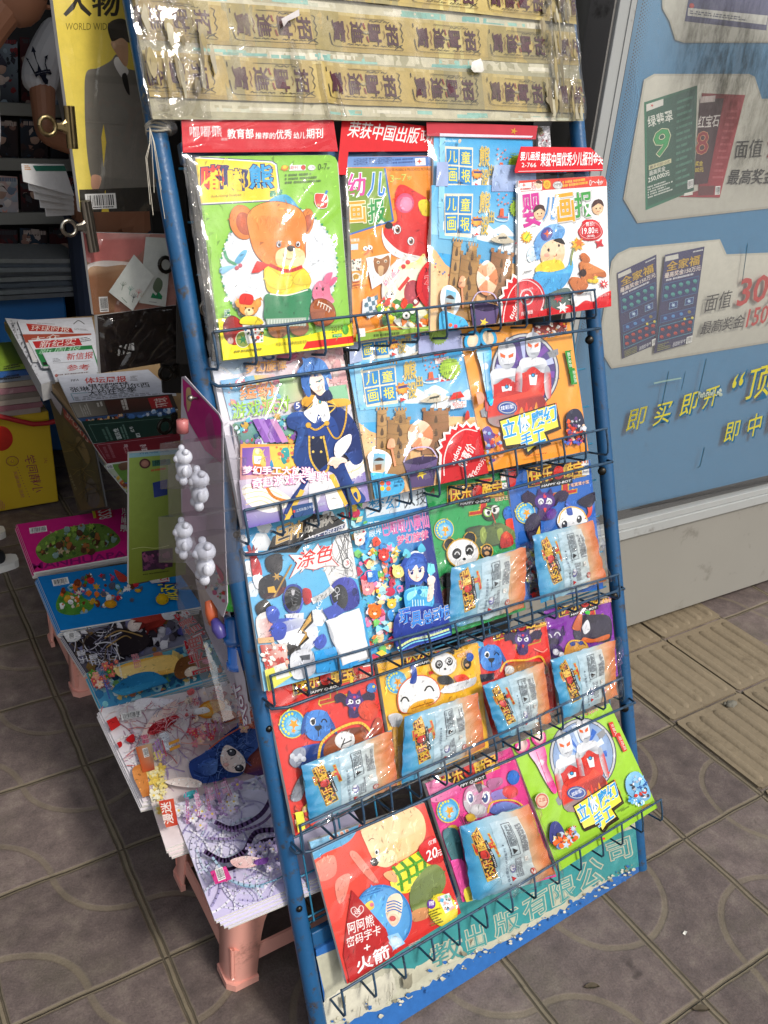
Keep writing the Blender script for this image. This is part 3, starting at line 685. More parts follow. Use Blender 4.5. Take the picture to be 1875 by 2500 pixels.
for i in range(nn):
 for j in range(nn):
  def gp(a,b):return(880+a*1000,-60+b*1480)
  def gv(a,b):
   k=math.exp(-((a-.45)/.34)**2-((b-.30)/.30)**2)*0.95+math.exp(-((a-.75)/.3)**2-((b-.75)/.3)**2)*.4
   ed=min(a,1-b,b+.3,1)*6;k*=max(0,min(1,ed));return(k,k,k)
  cs=[(i/nn,j/nn),((i+1)/nn,j/nn),((i+1)/nn,(j+1)/nn),(i/nn,(j+1)/nn)]
  gq.face([GK.w(*KP(kv4,*gp(*c)))for c in reversed(cs)],[gv(*c)for c in reversed(cs)])
gq.build('grime','grime',kiosk)
# newsstand behind on the left (walls, shelf, roof)
stall=empty('newsstand',(0.0,3.9,0),'dark roofed newsstand with magazine shelves at the back, behind the rack','newsstand')
W=wall(3.75,0,0)
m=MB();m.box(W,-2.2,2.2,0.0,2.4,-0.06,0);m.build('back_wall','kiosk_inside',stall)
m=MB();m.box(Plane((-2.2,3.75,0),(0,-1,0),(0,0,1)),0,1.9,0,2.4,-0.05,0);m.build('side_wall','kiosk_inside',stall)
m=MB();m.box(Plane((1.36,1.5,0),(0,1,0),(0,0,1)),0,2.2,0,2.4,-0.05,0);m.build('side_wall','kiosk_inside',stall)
m=MB();m.box(level(2.42),-2.3,1.40,1.62,3.9,0,0.08);m.build('roof','dark_board',stall,bevel=0.01)
for k,py in enumerate((268,402,534,660)):
 z0=W.off(0.10).uv(60,py)[1]
 m=MB();m.box(W,-1.2,1.3,z0-0.022,z0+0.022,0.004,0.10);m.build('shelf','shelf_paint',stall,bevel=0.003)
 # the rack
_ph,_le=R_(2.187),R_(21.484)
RU=Vector((math.cos(_ph),math.sin(_ph),0));RV=Vector((-RU.y,RU.x,0))*math.sin(_le)+Vector((0,0,1))*math.cos(_le)
RK=Plane((0.4525,0.7153,0.0),RU,RV)
rack=empty('magazine_rack',RK.w(0.41,0,-0.2),'blue tube and wire magazine rack leaning back on the pavement, filled with picture magazines','rack')
def pipe(u0,u1,vt,n,name,r=0.0145):
 m=MB();m.tube([RK.w(u0,0.006,n),RK.w(u0+(u1-u0)*.3,vt*.3,n),RK.w(u0+(u1-u0)*.65,vt*.65,n),RK.w(u1,vt,n)],r,18);return m.build(name,'rack_paint',rack)
pl_=pipe(0.009,-0.012,1.80,0,'upright');pr_=pipe(0.803,0.827,1.80,0,'upright')
for v in(0.235,1.48):
 m=MB();m.box(RK,0.022,0.790,v-0.014,v+0.014,-0.012,0.002);m.build('cross_rail','rack_paint',rack,bevel=0.002)
m=MB()
for i in range(11):
 u=0.035+i*0.0735;m.tube([RK.w(u,0.26,-0.010),RK.w(u,1.47,-0.010)],0.0018,6)
for j in range(17):v=0.27+j*0.0745;m.tube([RK.w(0.02,v,-0.0125),RK.w(0.795,v,-0.0125)],0.0018,6)
m.build('back_grid','mesh_paint',rack)
m=MB()
for a,b in(((735,2195),(778,2335)),((756,2252),(800,2228)),((778,2335),(830,2305))):
 m.tube([RK.w(*RK.uv(*a,-0.03),-0.03),RK.w(*RK.uv(*b,-0.03),-0.03)],0.0022,6)
m.build('wire_stay','mesh_paint',rack)
BN=0.0595
def pxr(px,py,n):return RK.uv(px,py,n)
bars_px=[((521,811),(1453,707),56),((597,1246),(1482,1046),54),((661,1650),(1511,1402),50),((733,2016),(1521,1654),50),((835,2419),(1615,1952),50)]
BAR=[]
for(a,b,drop)in bars_px:
 A0=pxr(*a,BN);B0=pxr(*b,BN);BAR.append((A0,B0));m=MB()
 def bp_(t,n,dv=0.0):return RK.w(A0[0]+(B0[0]-A0[0])*t,A0[1]+(B0[1]-A0[1])*t+dv,n)
 ph_=random.Random(int(a[0]));sag=[ph_.uniform(-.002,.002)for _ in range(15)]
 m.tube([bp_(i/14,BN,sag[i]*.6 if 0<i<14 else 0)for i in range(15)],0.0023,8)
 D=0.050
 for i in range(14):
  t=i/13;x=ph_.uniform(-.006,.006)if 0<i<13 else 0;t2=t+x*0.6
  m.tube([bp_(t,BN-0.002,0.001),bp_(t+x*.5,BN-0.001,-D*.55),bp_(t2,BN-0.003,-D+.004),bp_(t2,BN-0.008,-D-.001),bp_(t2,0.030,-D+0.001),bp_(t2,0.004,-D+0.004)],0.0021,7)
 m.tube([bp_(0,0.006,-D+0.004),bp_(1,0.006,-D+0.004)],0.0023,7)
 for t in(0,1):
  m.tube([bp_(t,0.006,-D+0.004),bp_(t,0.012,-0.014),bp_(t,BN*.6,-0.001),bp_(t,BN,0)],0.0021,7)if False else None
 m.build('wire_basket','wire_paint',rack)
rods_px=[((519,948),(1451,802)),((592,1364),(1474,1131)),((660,1742),(1502,1444)),((718,2098),(1523,1727))]
ROD=[]
for a,b in rods_px:
 n=0.036;A0=pxr(*a,n);B0=pxr(*b,n);v0,v1=A0[1],B0[1];ROD.append(((A0[0],v0),(B0[0],v1)));m=MB()
 m.tube([RK.w(0.004,v0+0.010,0.010),RK.w(0.008,v0+.002,0.026),RK.w(0.03,v0,0.036)]+[RK.w(0.03+(0.765)*i/10,v0+(v1-v0)*i/10+.0012*math.sin(i*1.7),0.036)for i in range(1,11)]+[RK.w(0.803,v1,0.016)],0.0027,8)
 m.build('rod','wire_paint',rack)
 for u,v in((0.805,v1-0.012),):
  m=MB();m.lathe([(0.0,0.006),(0.006,0.0055),(0.0085,0.003),(0.0085,0.0)],RK.w(u-0.012,v-.008,0.008),RK.N*.8-RU*.6,12);m.build('bolt','dark_steel',rack)
for v in(0.31,0.62,0.93):
 m=MB();m.lathe([(0.0,0.004),(0.004,0.0035),(0.0055,0.0015),(0.0055,0.0)],RK.w(0.003,v,0.0138),RK.N,10);m.build('bolt','dark_steel',rack)
bv=(680,1960,1.728)
A=Art(RK,[(0.020,0.004),(0.792,0.004),(0.792,0.225),(0.020,0.225)],bv,0.0075)
m=MB();m.box(RK,0.0235,0.789,0.006,0.222,-0.008,0.007,hx('#356fae'));board=m.build('foot_board','sign_paint',rack)
A.poly_uv([(0.022,0.006),(0.790,0.006),(0.790,0.222),(0.022,0.222)],'#2c66aa')
rb=random.Random(12)
def ragged(pts,amp,k,seed):
 r=random.Random(seed);o=[]
 for a,b in zip(pts,pts[1:]):
  for i in range(k):t=i/k;o.append((a[0]+(b[0]-a[0])*t+r.uniform(-amp,amp)*.5,a[1]+(b[1]-a[1])*t+r.uniform(-amp,amp)))
 return o+[pts[-1]]
low=ragged([(185,960),(300,905),(480,830),(640,742),(760,668),(860,612),(1000,548),(1180,448),(1320,360),(1400,310),(1500,255)],9,9,3)
A.p([(150,640)]+[(185,790)]+low+[(1520,60),(1100,160),(700,420)],['#b9b7a2'])
A.p([(300,690),(560,690)]+ragged([(520,770),(640,700),(770,640),(860,590),(1000,520),(1180,420),(1320,340),(1510,262)],6,8,5)+[(1520,90),(1000,260),(700,420)],['#3a8d8e'])
A.p(ragged([(180,830),(250,780),(330,770),(420,720),(470,700),(490,790),(430,850),(330,890),(180,950),(180,830)],6,8,8),'#cfcbb8')
A.p(ragged([(560,690),(640,640),(700,590),(760,590),(770,640),(650,700),(520,770),(560,690)],7,7,6),'#bdbaa4')
ol='#b2b39c'
for ch,bl,br,tl in(('出',(790,620),(868,590),(770,525)),('版',(905,560),(1010,520),(890,470)),('有',(1030,500),(1130,440),(1015,400)),('限',(1145,430),(1245,385),(1130,340)),('公',(1260,375),(1365,320),(1240,265)),('司',(1385,250),(1480,215),(1370,170)),('教',(640,690),(770,640),(625,600))):
 A.t(ch,bl,br,tl,'#4b8f8c',out=[ol,'#b9baa4'],ow=.035,bold=.005)
for i in range(150):
 t=rb.random();j=int(t*(len(low)-1));x,y=low[j];x+=rb.uniform(-20,20);y+=rb.uniform(-55,22)if t<.45 else rb.uniform(-14,14)
 rr=rb.uniform(2,11)*(1.5 if t<.4 else.9)
 A.p([(x+rr*rb.uniform(.4,1.2)*math.cos(a*.9),y+rr*rb.uniform(.3,.9)*math.sin(a*.9))for a in range(7)],rb.choice(['#2c66aa','#2c66aa','#d3cfbc','#c4c0aa','#8a8570']))
for i in range(12):
 x=rb.uniform(190,520);y=950-(x-180)*.55+rb.uniform(-90,-20);A.l(ragged([(x,y),(x+rb.uniform(-8,8),y+rb.uniform(20,50))],3,4,i),1.8,'#6a6656')
A.p(ragged([(500,720),(540,700),(540,760),(505,765),(500,720)],5,5,2),'#8b8672');A.p(ragged([(240,800),(262,792),(258,840),(246,846),(240,800)],4,5,2),'#77725e')
A.build('lettering',board,'sign_paint')
fs=film_sheet(RK,[(0.60,0.012),(0.785,0.010),(0.788,0.165),(0.62,0.165)],0.0125,board,'film',12,10,0.003,3,'torn_film')
# board wrapped in packing tape
tb=empty('taped_board',RK.w(0.4,1.50,0.02),'board wrapped in yellowed packing tape and crinkled plastic across the top of the rack','board')
bL,bR,bT=-0.022,0.812,1.90
bB=RK.uv(418,288,.03)[1];bBr=RK.uv(1412,291,.03)[1]
m=MB();m.prism(RK,[(bL+.004,bB+.004),(bR-.004,bBr+.004),(bR-.004,bT),(bL+.004,bT)],0.002,0.022,hx('#a89f86'));m.build('panel','tape_print',tb,bevel=0.006)
def tb_h(u,v):
 return 0.0035*noise.noise(Vector((u*7,v*5,2.2)))+0.0016*abs(noise.noise(Vector((u*30,v*9,7))))+0.006*math.exp(-((u-.255)/.018)**2)*max(0,1-abs(v-1.57)/.1)+0.007*max(0,1-u/.07)*abs(noise.noise(Vector((u*40,v*12,1))))
Art.GAP=.000012
A=Art(RK,[(bL,bB-.002),(bR,bBr-.002),(bR,bT),(bL,bT)],(0,0,1),0.026,tb_h,0.02)
A.poly_uv([(bL,bB-.004),(bR,bB-.004),(bR,bT),(bL,bT)],['#b4b096','#a9a68c','#b8b6a0','#aaa68c'])
k0=RK.uv(573,60,.026);k1=RK.uv(1155,103,.026);sl1=(k1[1]-k0[1])/(k1[0]-k0[0])
j0=RK.uv(650,198,.026);j1=RK.uv(1155,224,.026);sl2=(j1[1]-j0[1])/(j1[0]-j0[0])
bh1=(RK.uv(573,14,.026)[1]-RK.uv(573,106,.026)[1])*1.12;bh2=(RK.uv(650,151,.026)[1]-RK.uv(650,244,.026)[1])*1.12;sp_=k0[1]-j0[1];gd=sp_/2+(bh2-bh1)/4;gh=sp_-(bh1+bh2)/2
BANDS=[(k0,sl1,bh1),(j0,sl2,bh2),((k0[0],k0[1]+sp_),sl1*.8,bh1),((k0[0],k0[1]+sp_*2),sl1*.5,bh1)]
rt=random.Random(5)
def strip(u0,u1,b,dv,h,c):
 p0,sl,_=b;A.poly_uv([(u0,p0[1]+(u0-p0[0])*sl+dv),(u1,p0[1]+(u1-p0[0])*sl+dv),(u1,p0[1]+(u1-p0[0])*sl+dv+h),(u0,p0[1]+(u0-p0[0])*sl+dv+h)],c)
for b,dv in((BANDS[0],-bh1/2-gh),(BANDS[1],-bh2/2-gh),(BANDS[0],bh1/2),(BANDS[2],bh1/2)):
 strip(bL+.06,bR-.07,b,dv,gh,['#d6d2bf','#cfcab2','#d8d6c6','#c9c5ae'])
 for i in range(16):
  u=rt.uniform(.05,.72);strip(u,u+rt.uniform(.02,.10),b,dv+rt.uniform(0,gh*.4),rt.uniform(.2,.6)*gh,rt.choice(['#8cc4bf','#9ccfca','#e4e2d4','#e9e6da','#cfd3c4','#b9b39a','#7fb9b8']))
for i in range(22):strip(rt.uniform(.0,.78),rt.uniform(.05,.8),BANDS[1],-.088,rt.uniform(.005,.02),rt.choice(['#d2cdb6','#8ec3bd','#5fa5a8','#dedac8','#a19a80']))if i<8 else None
for bi,(p0,sl,bh)in enumerate(BANDS):
 strip(bL,bR,BANDS[bi],-bh/2,bh,['#b9a05c','#c2ab66','#c8b674','#b59c58'])
 strip(bL,bR,BANDS[bi],-bh/2,bh*.10,['#a58d50','#c9b878','#bda764','#a48c50']);strip(bL,bR,BANDS[bi],bh/2-bh*.08,bh*.08,'#cdbb80')
 for i in range(7):
  u=rt.uniform(0,.75);strip(u,u+rt.uniform(.02,.09),BANDS[bi],-bh/2,bh,[rt.choice(['#a99a60','#cfc07c','#9f9468'])])
 cw=0.1605;uoff=RK.uv(380+(480 if bi!=1 else 460)/2.592,60 if bi!=1 else 198,.026)[0]
 for ci in range(-2,5):
  ux=uoff+ci*cw
  def at_(x,y,ux=ux,p0=p0,sl=sl,bh=bh):return(ux+x*0.139,p0[1]+(ux+x*0.139-p0[0])*sl+(y-.5)*bh*.88)
  A.at=at_;ink='#3c3428'
  A.l([(0.0,.92),(0.0,.80)],.012,ink);A.c_([(0,.45),(.01,.2),(.04,.10),(.2,.08),(.6,.08),(.97,.07)],.012,ink)
  A.l([(.3,.93),(.75,.93)],.012,ink);A.c_([(.98,.1),(.94,.18),(.97,.24),(.90,.16),(.86,.08)],.012,ink)
  A.c_([(.97,.3),(.99,.4),(.97,.5),(.99,.6),(.97,.72),(.99,.84),(.95,.9)],.011,ink)
  for xx in(.22,.32,.42,.56,.66,.76,.86):A.c_([(xx,.155),(xx+.02,.18),(xx+.04,.15),(xx+.06,.17),(xx+.08,.155)],.013,ink,3)
  for xx in(.55,.63,.74):A.c_([(xx,.87),(xx+.02,.9),(xx+.05,.86),(xx+.08,.89)],.012,ink,3)
  for k_,ch in enumerate('寶進財招'):
   x0=.045+k_*.238
   A.t(ch,(x0,.83),(x0,.20),(x0+.165,.83),'#4d2330',bold=.05,out='#5b2f3a',ow=.01)
  A.star(.485,.53,.028,.055,8,'#9a9684');A.star(.485,.53,.015,.03,8,'#c8b674')
  A.c_([(.24,.72),(.255,.55),(.235,.42),(.25,.3)],.010,'#7a4030');A.c_([(.46,.80),(.47,.68),(.48,.64)],.02,'#8a3328');A.c_([(.49,.42),(.50,.3),(.51,.26)],.02,'#8a3328');A.c_([(.72,.62),(.735,.5),(.72,.38)],.010,'#7a5a30')
 del A.at
A.n+=.0002
for i in range(90):
 side=rt.random();u=rt.uniform(bL,bL+.10)if side<.5 else rt.uniform(bR-.10,bR);v=rt.uniform(bB+.02,bT-.05);a=rt.uniform(.0015,.008);b=rt.uniform(.008,.035)
 A.poly_uv([(u+a*math.cos(t)*rt.uniform(.5,1),v+b*math.sin(t)*rt.uniform(.5,1))for t in(0,.7,1.5,2.2,3,3.7,4.5,5.4)],rt.choice(['#8b7f63','#7d7156','#9c9070','#b8b094','#6f6650','#a89f86','#9a8a5c']))
A.view=(960,0,3.072);A.p([(480,530),(545,505),(560,540),(570,590),(555,606),(495,605),(475,580)],'#e8e4da')
A.view=(380,0,2.592)
A.p([(720,190),(830,130),(832,170),(760,205),(735,240)],'#c9c2c0')
A.build('tape',tb,'tape_print');Art.GAP=.00005
sh=film_sheet(RK,[(bL-.004,bB-.002),(bR+.002,bBr-.002),(bR,bT),(bL-.004,bT)],0.030,tb,'tape_film',60,40,0.0035,5,'plastic_wrap')
def fold(pts,n0,w_,seed):
 m=MB();m.smooth=True
 V=[];k=len(pts);r=random.Random(seed)
 for i,(x,y)in enumerate(pts):
  u,v=RK.uv(x,y,n0)
  for j in range(4):V.append(RK.w(u+(j-1.5)*w_*(0.6+.4*r.random()),v+r.uniform(-.003,.003),n0+(0.008 if j in(1,2)else 0)*r.uniform(.5,1.3)))
 m.mesh(V,[(i*4+j,i*4+j+1,i*4+j+5,i*4+j+4)for i in range(k-1)for j in range(3)])
 m.build('plastic_fold','film_dense',tb)
fold([(712,105),(722,150),(735,210),(728,285)],.034,.007,1);fold([(775,150),(782,210),(800,290)],.033,.003,6);fold([(820,215),(838,290)],.033,.003,7)
m=MB();c=RK.w(*RK.uv(392,285,.012),.012);m.smooth=True
for i in range(5):m.ball(c+RK.V*(.034-.012*i)+RU*rt.uniform(-.003,.003),.021+rt.uniform(-.002,.002),.019,.012,seg=12,rings=6)
m.build('plastic_knot','film_dense',tb)
for a_,b_,s_ in((bL-.003,bL+.085,3),(bR-.085,bR+.002,6)):film_sheet(RK,[(a_,(bB if s_==3 else bBr)+.001),(b_,(bB if s_==3 else bBr)+.001),(b_,bT),(a_,bT)],.034,tb,'film_dense',12,34,.004,s_,'bunched_plastic',creases=12)
m=MB()
for k in range(4):
 v=RK.uv(390,318,0)[1]+.004*k-.004;uc=-0.006;m.tube([RK.w(uc+.0165*math.cos(t*.52),v+.002*math.sin(t*1.3+k),.0165*math.sin(t*.52))for t in range(13)],.0017,6)
base=RK.uv(372,330,.02)
for i in range(6):
 du=rt.uniform(-.014,.004);m.tube([RK.w(base[0],base[1]+.012,.015),RK.w(base[0]+du*.4,base[1]-.01,.020),RK.w(base[0]+du,base[1]-rt.uniform(.02,.06),.017),RK.w(base[0]+du*1.3,base[1]-rt.uniform(.05,.12),.014)],.0005,5)
tag(m.build('twine','twine'),'frayed white twine wound round the left blue upright below the taped board','twine')
# magazines on the rack
V2=(380,0,2.592);V3=(960,0,3.072);V6=(440,240,2.9625);V7=(800,260,2.37)
R2A=(480,820,3.19);R2B=(840,780,2.514);R3A=(560,1180,3.072);R3B=(1000,1120,3.19)
R5A=(620,1600,2.86);R5B=(1000,1560,2.552);R5C=(680,1960,1.728)
def tilt_plane(vb,vt,nb,nt_):return Plane(RK.w(0,vb,nb),RU,RK.w(0,vt,nt_)-RK.w(0,vb,nb))
class Mag:
 """one magazine standing in a wire pocket: page block, printed cover, sleeve"""
 def __init__(s,name,label,view,quad,nb,nt_,base,thick=0.005,cat='magazine',group='magazines in the wire pockets of the rack',rnd_=None,side=(.55,.53,.5),bend=0.0,mat='print_gloss'):
  s.view=view
  px=[(view[0]+x/view[2],view[1]+y/view[2])for x,y in quad]
  r0=[RK.uv(*q,(nt_ if i<2 else nb))for i,q in enumerate(px)]
  s.P=tilt_plane((r0[2][1]+r0[3][1])/2,(r0[0][1]+r0[1][1])/2,nb,nt_)
  s.q=[s.P.uv(*p)for p in px]
  s.root=empty(name,s.P.w((s.q[3][0]+s.q[2][0])/2,(s.q[2][1]+s.q[3][1])/2,-thick/2),label,cat,group)
  m=MB();out=[s.q[3],s.q[2],s.q[1],s.q[0]]
  if rnd_:
   k=rnd_;(ax,ay),(bx,by),(cx,cy),(dx,dy)=out
   out=[(ax,ay),(bx,by),(cx,cy-k),(cx-k*.3,cy-k*.3),(cx-k,cy),(dx,dy)]
  s.out=out
  m.prism(s.P,out,-thick,-0.0003,(.62,.60,.57),side);m.build('page_block','pages',s.root)
  s.A=Art(s.P,out,view,0.0);s.A.poly_uv([s.q[3],s.q[2],s.q[1],s.q[0]],base);s.mat=mat
 def done(s,sleeve=None,mat='film',seed=1,amp=0.0022,nu=18,nv=24,lift=0.004):
  s.A.detail(700,seed+5);s.A.build('cover',s.root,s.mat)
  if sleeve:
   q=[s.P.uv(s.view[0]+x/s.view[2],s.view[1]+y/s.view[2],lift)for x,y in sleeve]
   film_sheet(s.P,[q[3],q[2],q[1],q[0]],lift,s.root,mat,nu,nv,amp,seed)
  return s.root
 def card(s,quad,col,n=0.006,name='header_card',thick=0.0008):
  """cardboard header stapled over the top of the sleeve"""
  q=[s.P.uv(s.view[0]+x/s.view[2],s.view[1]+y/s.view[2],n)for x,y in quad]
  m=MB();m.prism(s.P,q,n-thick,n,hx(col),hx(col));o=m.build(name,'print_gloss',s.root)
  B=Art(s.P,_hull(q),s.view,n+0.0003);return B,o
def _hull(p):
 p=sorted(set(p));lo=[];hi=[]
 cr=lambda o,a,b:(a[0]-o[0])*(b[1]-o[1])-(a[1]-o[1])*(b[0]-o[0])
 for q in p:
  while len(lo)>1 and cr(lo[-2],lo[-1],q)<=0:lo.pop()
  lo.append(q)
 for q in reversed(p):
  while len(hi)>1 and cr(hi[-2],hi[-1],q)<=0:hi.pop()
  hi.append(q)
 return lo[:-1]+hi[:-1]
def eye(A,x,y,r,look=0.2,iris='#6b3a1c'):
 A.e(x,y,r,r*1.25,'#fff',line='#333',w=r*.12);A.e(x+r*look,y+r*.1,r*.62,r*.85,iris);A.e(x+r*look,y+r*.1,r*.36,r*.5,'#111');A.e(x+r*look-r*.2,y-r*.3,r*.2,None,'#fff',k=8)
def smile_eye(A,x,y,r,c='#2b2b30',w=4):A.c_([(x-r,y+r*.5),(x-r*.4,y-r*.4),(x+r*.4,y-r*.4),(x+r,y+r*.5)],w,c)
def age(A,*a,**k):A.t(*a,**k)
# top pocket, left: green teddy magazine
M=Mag('picture_magazine','green picture magazine with an orange teddy on a white oval, under a red header card',V6,[(105,420),(1132,410),(1240,1790),(300,1900)],0.040,0.020,'#8cc540',0.008,rnd_=.012)
A=M.A
A.p([(105,420),(300,415),(200,480),(170,470)],'#b8dc8a');A.c_([(160,425),(175,470),(210,530)],8,'#3a8ac0');A.c_([(170,425),(185,470),(220,530)],6,'#e8d040')
A.p([(95,420),(665,452),(700,475),(732,742),(150,775)],'#4a3a86');A.p([(95,426),(662,458),(695,480),(726,738),(150,768)],'#f3efe4');A.p([(95,434),(655,466),(686,486),(716,730),(150,758)],['#f3d52c','#f6dc40','#eec926','#f2d22a','#f0d030'])
for ch,bl,br,tl,c1 in(('嘟',(150,665),(345,650),(150,490),'#d8372f'),('嘟',(345,665),(490,665),(340,510),'#e8c820'),('熊',(500,655),(675,650),(490,480),'#2fa0d8')):
 A.t(ch,bl,br,tl,c1,out='#2b2d66',ow=.07,bold=.08)
A.t('duduxiong huabao',(220,725),(440,712),(220,700),'#7a6a30',bold=.0)
A.t('画报',(648,715),(740,708),(648,668),'#1f9a70',out='#1f7a5a',ow=.05,bold=.04)
A.e(755,505,26,20,'#f0902a');A.e(755,500,14,12,'#f6d030');A.p([(790,485),(905,482),(905,522),(792,525)],'#efe8e4');A.t('期刊',(795,518),(850,516),(795,490),'#c83830');A.e(888,502,17,18,'#c8433a');A.e(948,503,28,20,'#eceae6');A.t('儿刊',(930,512),(968,511),(930,494),'#444')
A.t('0-7',(995,520),(1060,515),(995,475),'#4c6a2a',bold=.0);A.t('岁',(1060,516),(1080,515),(1060,498),'#4c6a2a')
A.rows((755,625),(1015,610),(755,545),3,'#5a7a38');
A.blob([(970,700),(1010,690),(1060,705),(1055,790),(985,785)],'#d83a30','#f4f0e8',4);A.l([(1055,680),(1025,745)],16,'#e8eef4');A.l([(1058,672),(1050,692)],16,'#2f7ac0');A.t('奖品',(985,782),(1030,782),(985,765),'#f4e8a0')
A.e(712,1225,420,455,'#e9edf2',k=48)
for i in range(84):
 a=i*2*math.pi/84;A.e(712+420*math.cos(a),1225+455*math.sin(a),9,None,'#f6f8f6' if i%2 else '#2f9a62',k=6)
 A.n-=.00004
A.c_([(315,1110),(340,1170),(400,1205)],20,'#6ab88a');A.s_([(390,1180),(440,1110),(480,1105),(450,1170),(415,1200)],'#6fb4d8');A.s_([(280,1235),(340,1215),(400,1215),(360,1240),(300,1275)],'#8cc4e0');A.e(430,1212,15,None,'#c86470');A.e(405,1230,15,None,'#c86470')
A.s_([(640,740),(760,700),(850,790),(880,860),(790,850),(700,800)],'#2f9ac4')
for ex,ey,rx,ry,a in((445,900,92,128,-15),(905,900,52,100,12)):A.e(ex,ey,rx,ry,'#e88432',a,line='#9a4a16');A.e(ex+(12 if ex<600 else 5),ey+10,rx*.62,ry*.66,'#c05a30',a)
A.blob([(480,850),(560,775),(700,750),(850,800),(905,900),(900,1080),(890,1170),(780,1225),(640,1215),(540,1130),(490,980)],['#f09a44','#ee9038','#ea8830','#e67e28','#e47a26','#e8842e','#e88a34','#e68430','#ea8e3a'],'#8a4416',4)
for i in range(16):
 x=rnd.uniform(520,860);y=rnd.uniform(810,980);A.c_([(x,y),(x+rnd.uniform(-12,16),y+26),(x+rnd.uniform(-10,20),y+52)],2.5,rnd.choice(['#f6b268','#d8741f','#f4a85a']))
A.s_([(680,1160),(700,1105),(780,1080),(870,1100),(895,1150),(870,1220),(780,1238),(700,1215)],['#ecd9a0','#e6cf92','#f0deac','#e4ca8a'])
eye(A,705,1062,17);eye(A,843,1060,16,-.1);A.blob([(762,1085),(785,1070),(818,1080),(815,1100),(790,1112),(768,1100)],'#33251c','#1d1410',2);A.c_([(735,1140),(770,1168),(815,1162),(828,1150)],3,'#6a4a24')
A.s_([(600,1240),(670,1215),(860,1225),(900,1260),(935,1330),(900,1400),(780,1430),(640,1410),(605,1330)],['#f2d838','#eccb26','#f4de48','#e6c220'])
A.blob([(605,1260),(640,1235),(720,1290),(800,1290),(790,1370),(700,1390),(620,1350)],'#f4dc3c','#b8941c',3);A.blob([(810,1300),(880,1240),(930,1300),(925,1350),(820,1350)],'#f0d434','#b8941c',3)
A.p([(545,1180),(640,1210),(560,1265),(505,1270)],'#d83028');A.c_([(640,1212),(760,1255),(868,1225)],26,'#d4342c')
A.s_([(615,1420),(760,1430),(925,1380),(935,1480),(915,1600),(880,1640),(620,1620),(600,1500)],['#2f8f5c','#2a8452','#37986a','#237848'])
A.c_([(640,1420),(760,1430),(910,1390)],9,'#efeadc');A.e(700,1668,75,70,'#a86a3a');A.e(850,1660,70,62,'#a05f34');A.p([(610,1600),(900,1590),(900,1650),(620,1660)],'#a9b8a8')
for i in range(14):A.l([(630+i*20,1605),(628+i*20,1650)],4,'#e6ebe0')
A.s_([(945,1440),(960,1360),(1000,1325),(1060,1350),(1075,1420),(1100,1480),(1010,1500)],['#e07a94','#da6a88','#e68aa0']);A.s_([(1020,1340),(1040,1280),(1085,1265),(1085,1290),(1060,1345)],'#dc7090');A.s_([(1060,1345),(1095,1300),(1125,1310),(1080,1365)],'#d8688a');A.e(1018,1386,9,13,'#4a2a2a',k=10);A.e(975,1380,6,10,'#4a2a2a',k=10)
A.blob([(925,1540),(950,1470),(1020,1455),(1090,1500),(1110,1590),(1050,1650),(960,1640)],['#a3572e','#94491f','#b2663a','#8a4420'],'#5a2a10',3);A.c_([(985,1480),(1040,1500),(1080,1530)],6,'#e8e0d0');[A.l([(990+i*20,1470+i*12),(980+i*20,1505+i*12)],5,'#e8e0d0')for i in range(5)]
A.s_([(200,1640),(420,1610),(520,1690),(660,1740),(850,1730),(1020,1690),(1150,1680),(1300,1600),(1320,1900),(200,1990)],['#f1dd1c','#efd816','#f4e22e'])
A.p([(900,1765),(1260,1720),(1260,1770),(880,1820)],'#d92a22');A.p([(870,1822),(900,1770),(930,1790),(920,1815)],'#d92a22')
A.t('2015',(1078,1705),(1165,1690),(1075,1660),'#6a7a30',bold=.0);A.e(1180,1680,24,36,'#57a83c');A.p([(1085,1712),(1155,1705),(1155,1730),(1085,1737)],'#3f9a4a');A.t('下旬刊',(1092,1732),(1150,1727),(1092,1715),'#eaf2d8')
A.blob([(300,1640),(345,1580),(400,1595),(440,1650),(440,1740),(380,1790),(310,1740)],['#6a1a1c','#b02420','#c43028','#7a1a1a'],'#3a1012',3);A.e(350,1760,22,24,'#c9a8a0');A.e(440,1750,52,58,'#8a9a4a',line='#e8e8c8',w=5);A.star(440,1750,14,42,6,'#2f7a4a');A.p([(430,1625),(590,1630),(585,1770),(470,1780)],'#e9e6de');A.clutter([(440,1640),(580,1640),(575,1765),(480,1770)],['#333','#d84a3a','#3a7ac0','#e8b030','#4a9a4a'],26,4,14,3)
A.e(478,1520,70,62,'#e39a48',line='#8a4a18',w=3);A.e(405,1490,22,32,'#e39a48');A.e(545,1490,24,34,'#e39a48');A.s_([(415,1440),(450,1420),(510,1440),(500,1500),(440,1500),(410,1490)],'#d6322a');A.e(480,1552,34,28,'#ecd6a0');A.e(480,1540,9,7,'#2b1d16');A.e(455,1525,5,7,'#222',k=8);A.e(508,1525,5,7,'#222',k=8);A.s_([(440,1590),(540,1590),(580,1640),(420,1640)],'#e8cf30')
A.t('送',(300,1590),(345,1582),(298,1540),'#1f6a62',out='#f0f4ec',ow=.08,bold=.04)
A.t('中国少年儿童新闻出版总社',(675,1800),(900,1778),(672,1775),'#4a4a2a',bold=0);A.rows((375,1850),(575,1830),(372,1828),1,'#8a8030')
M.done([(15,385),(1150,380),(1255,1790),(215,1905)],seed=2,amp=.0026)
B,ho=M.card([(8,140),(60,128),(1105,140),(1142,384),(20,392)],'#c8202b')
B.p([(8,140),(60,128),(1105,140),(1112,190),(20,250)],'#d02a32');B.t('嘟嘟熊',(60,295),(290,290),(55,212),'#f0dede',bold=.0);B.t('画报',(285,318),(330,318),(285,298),'#e8b8b8')
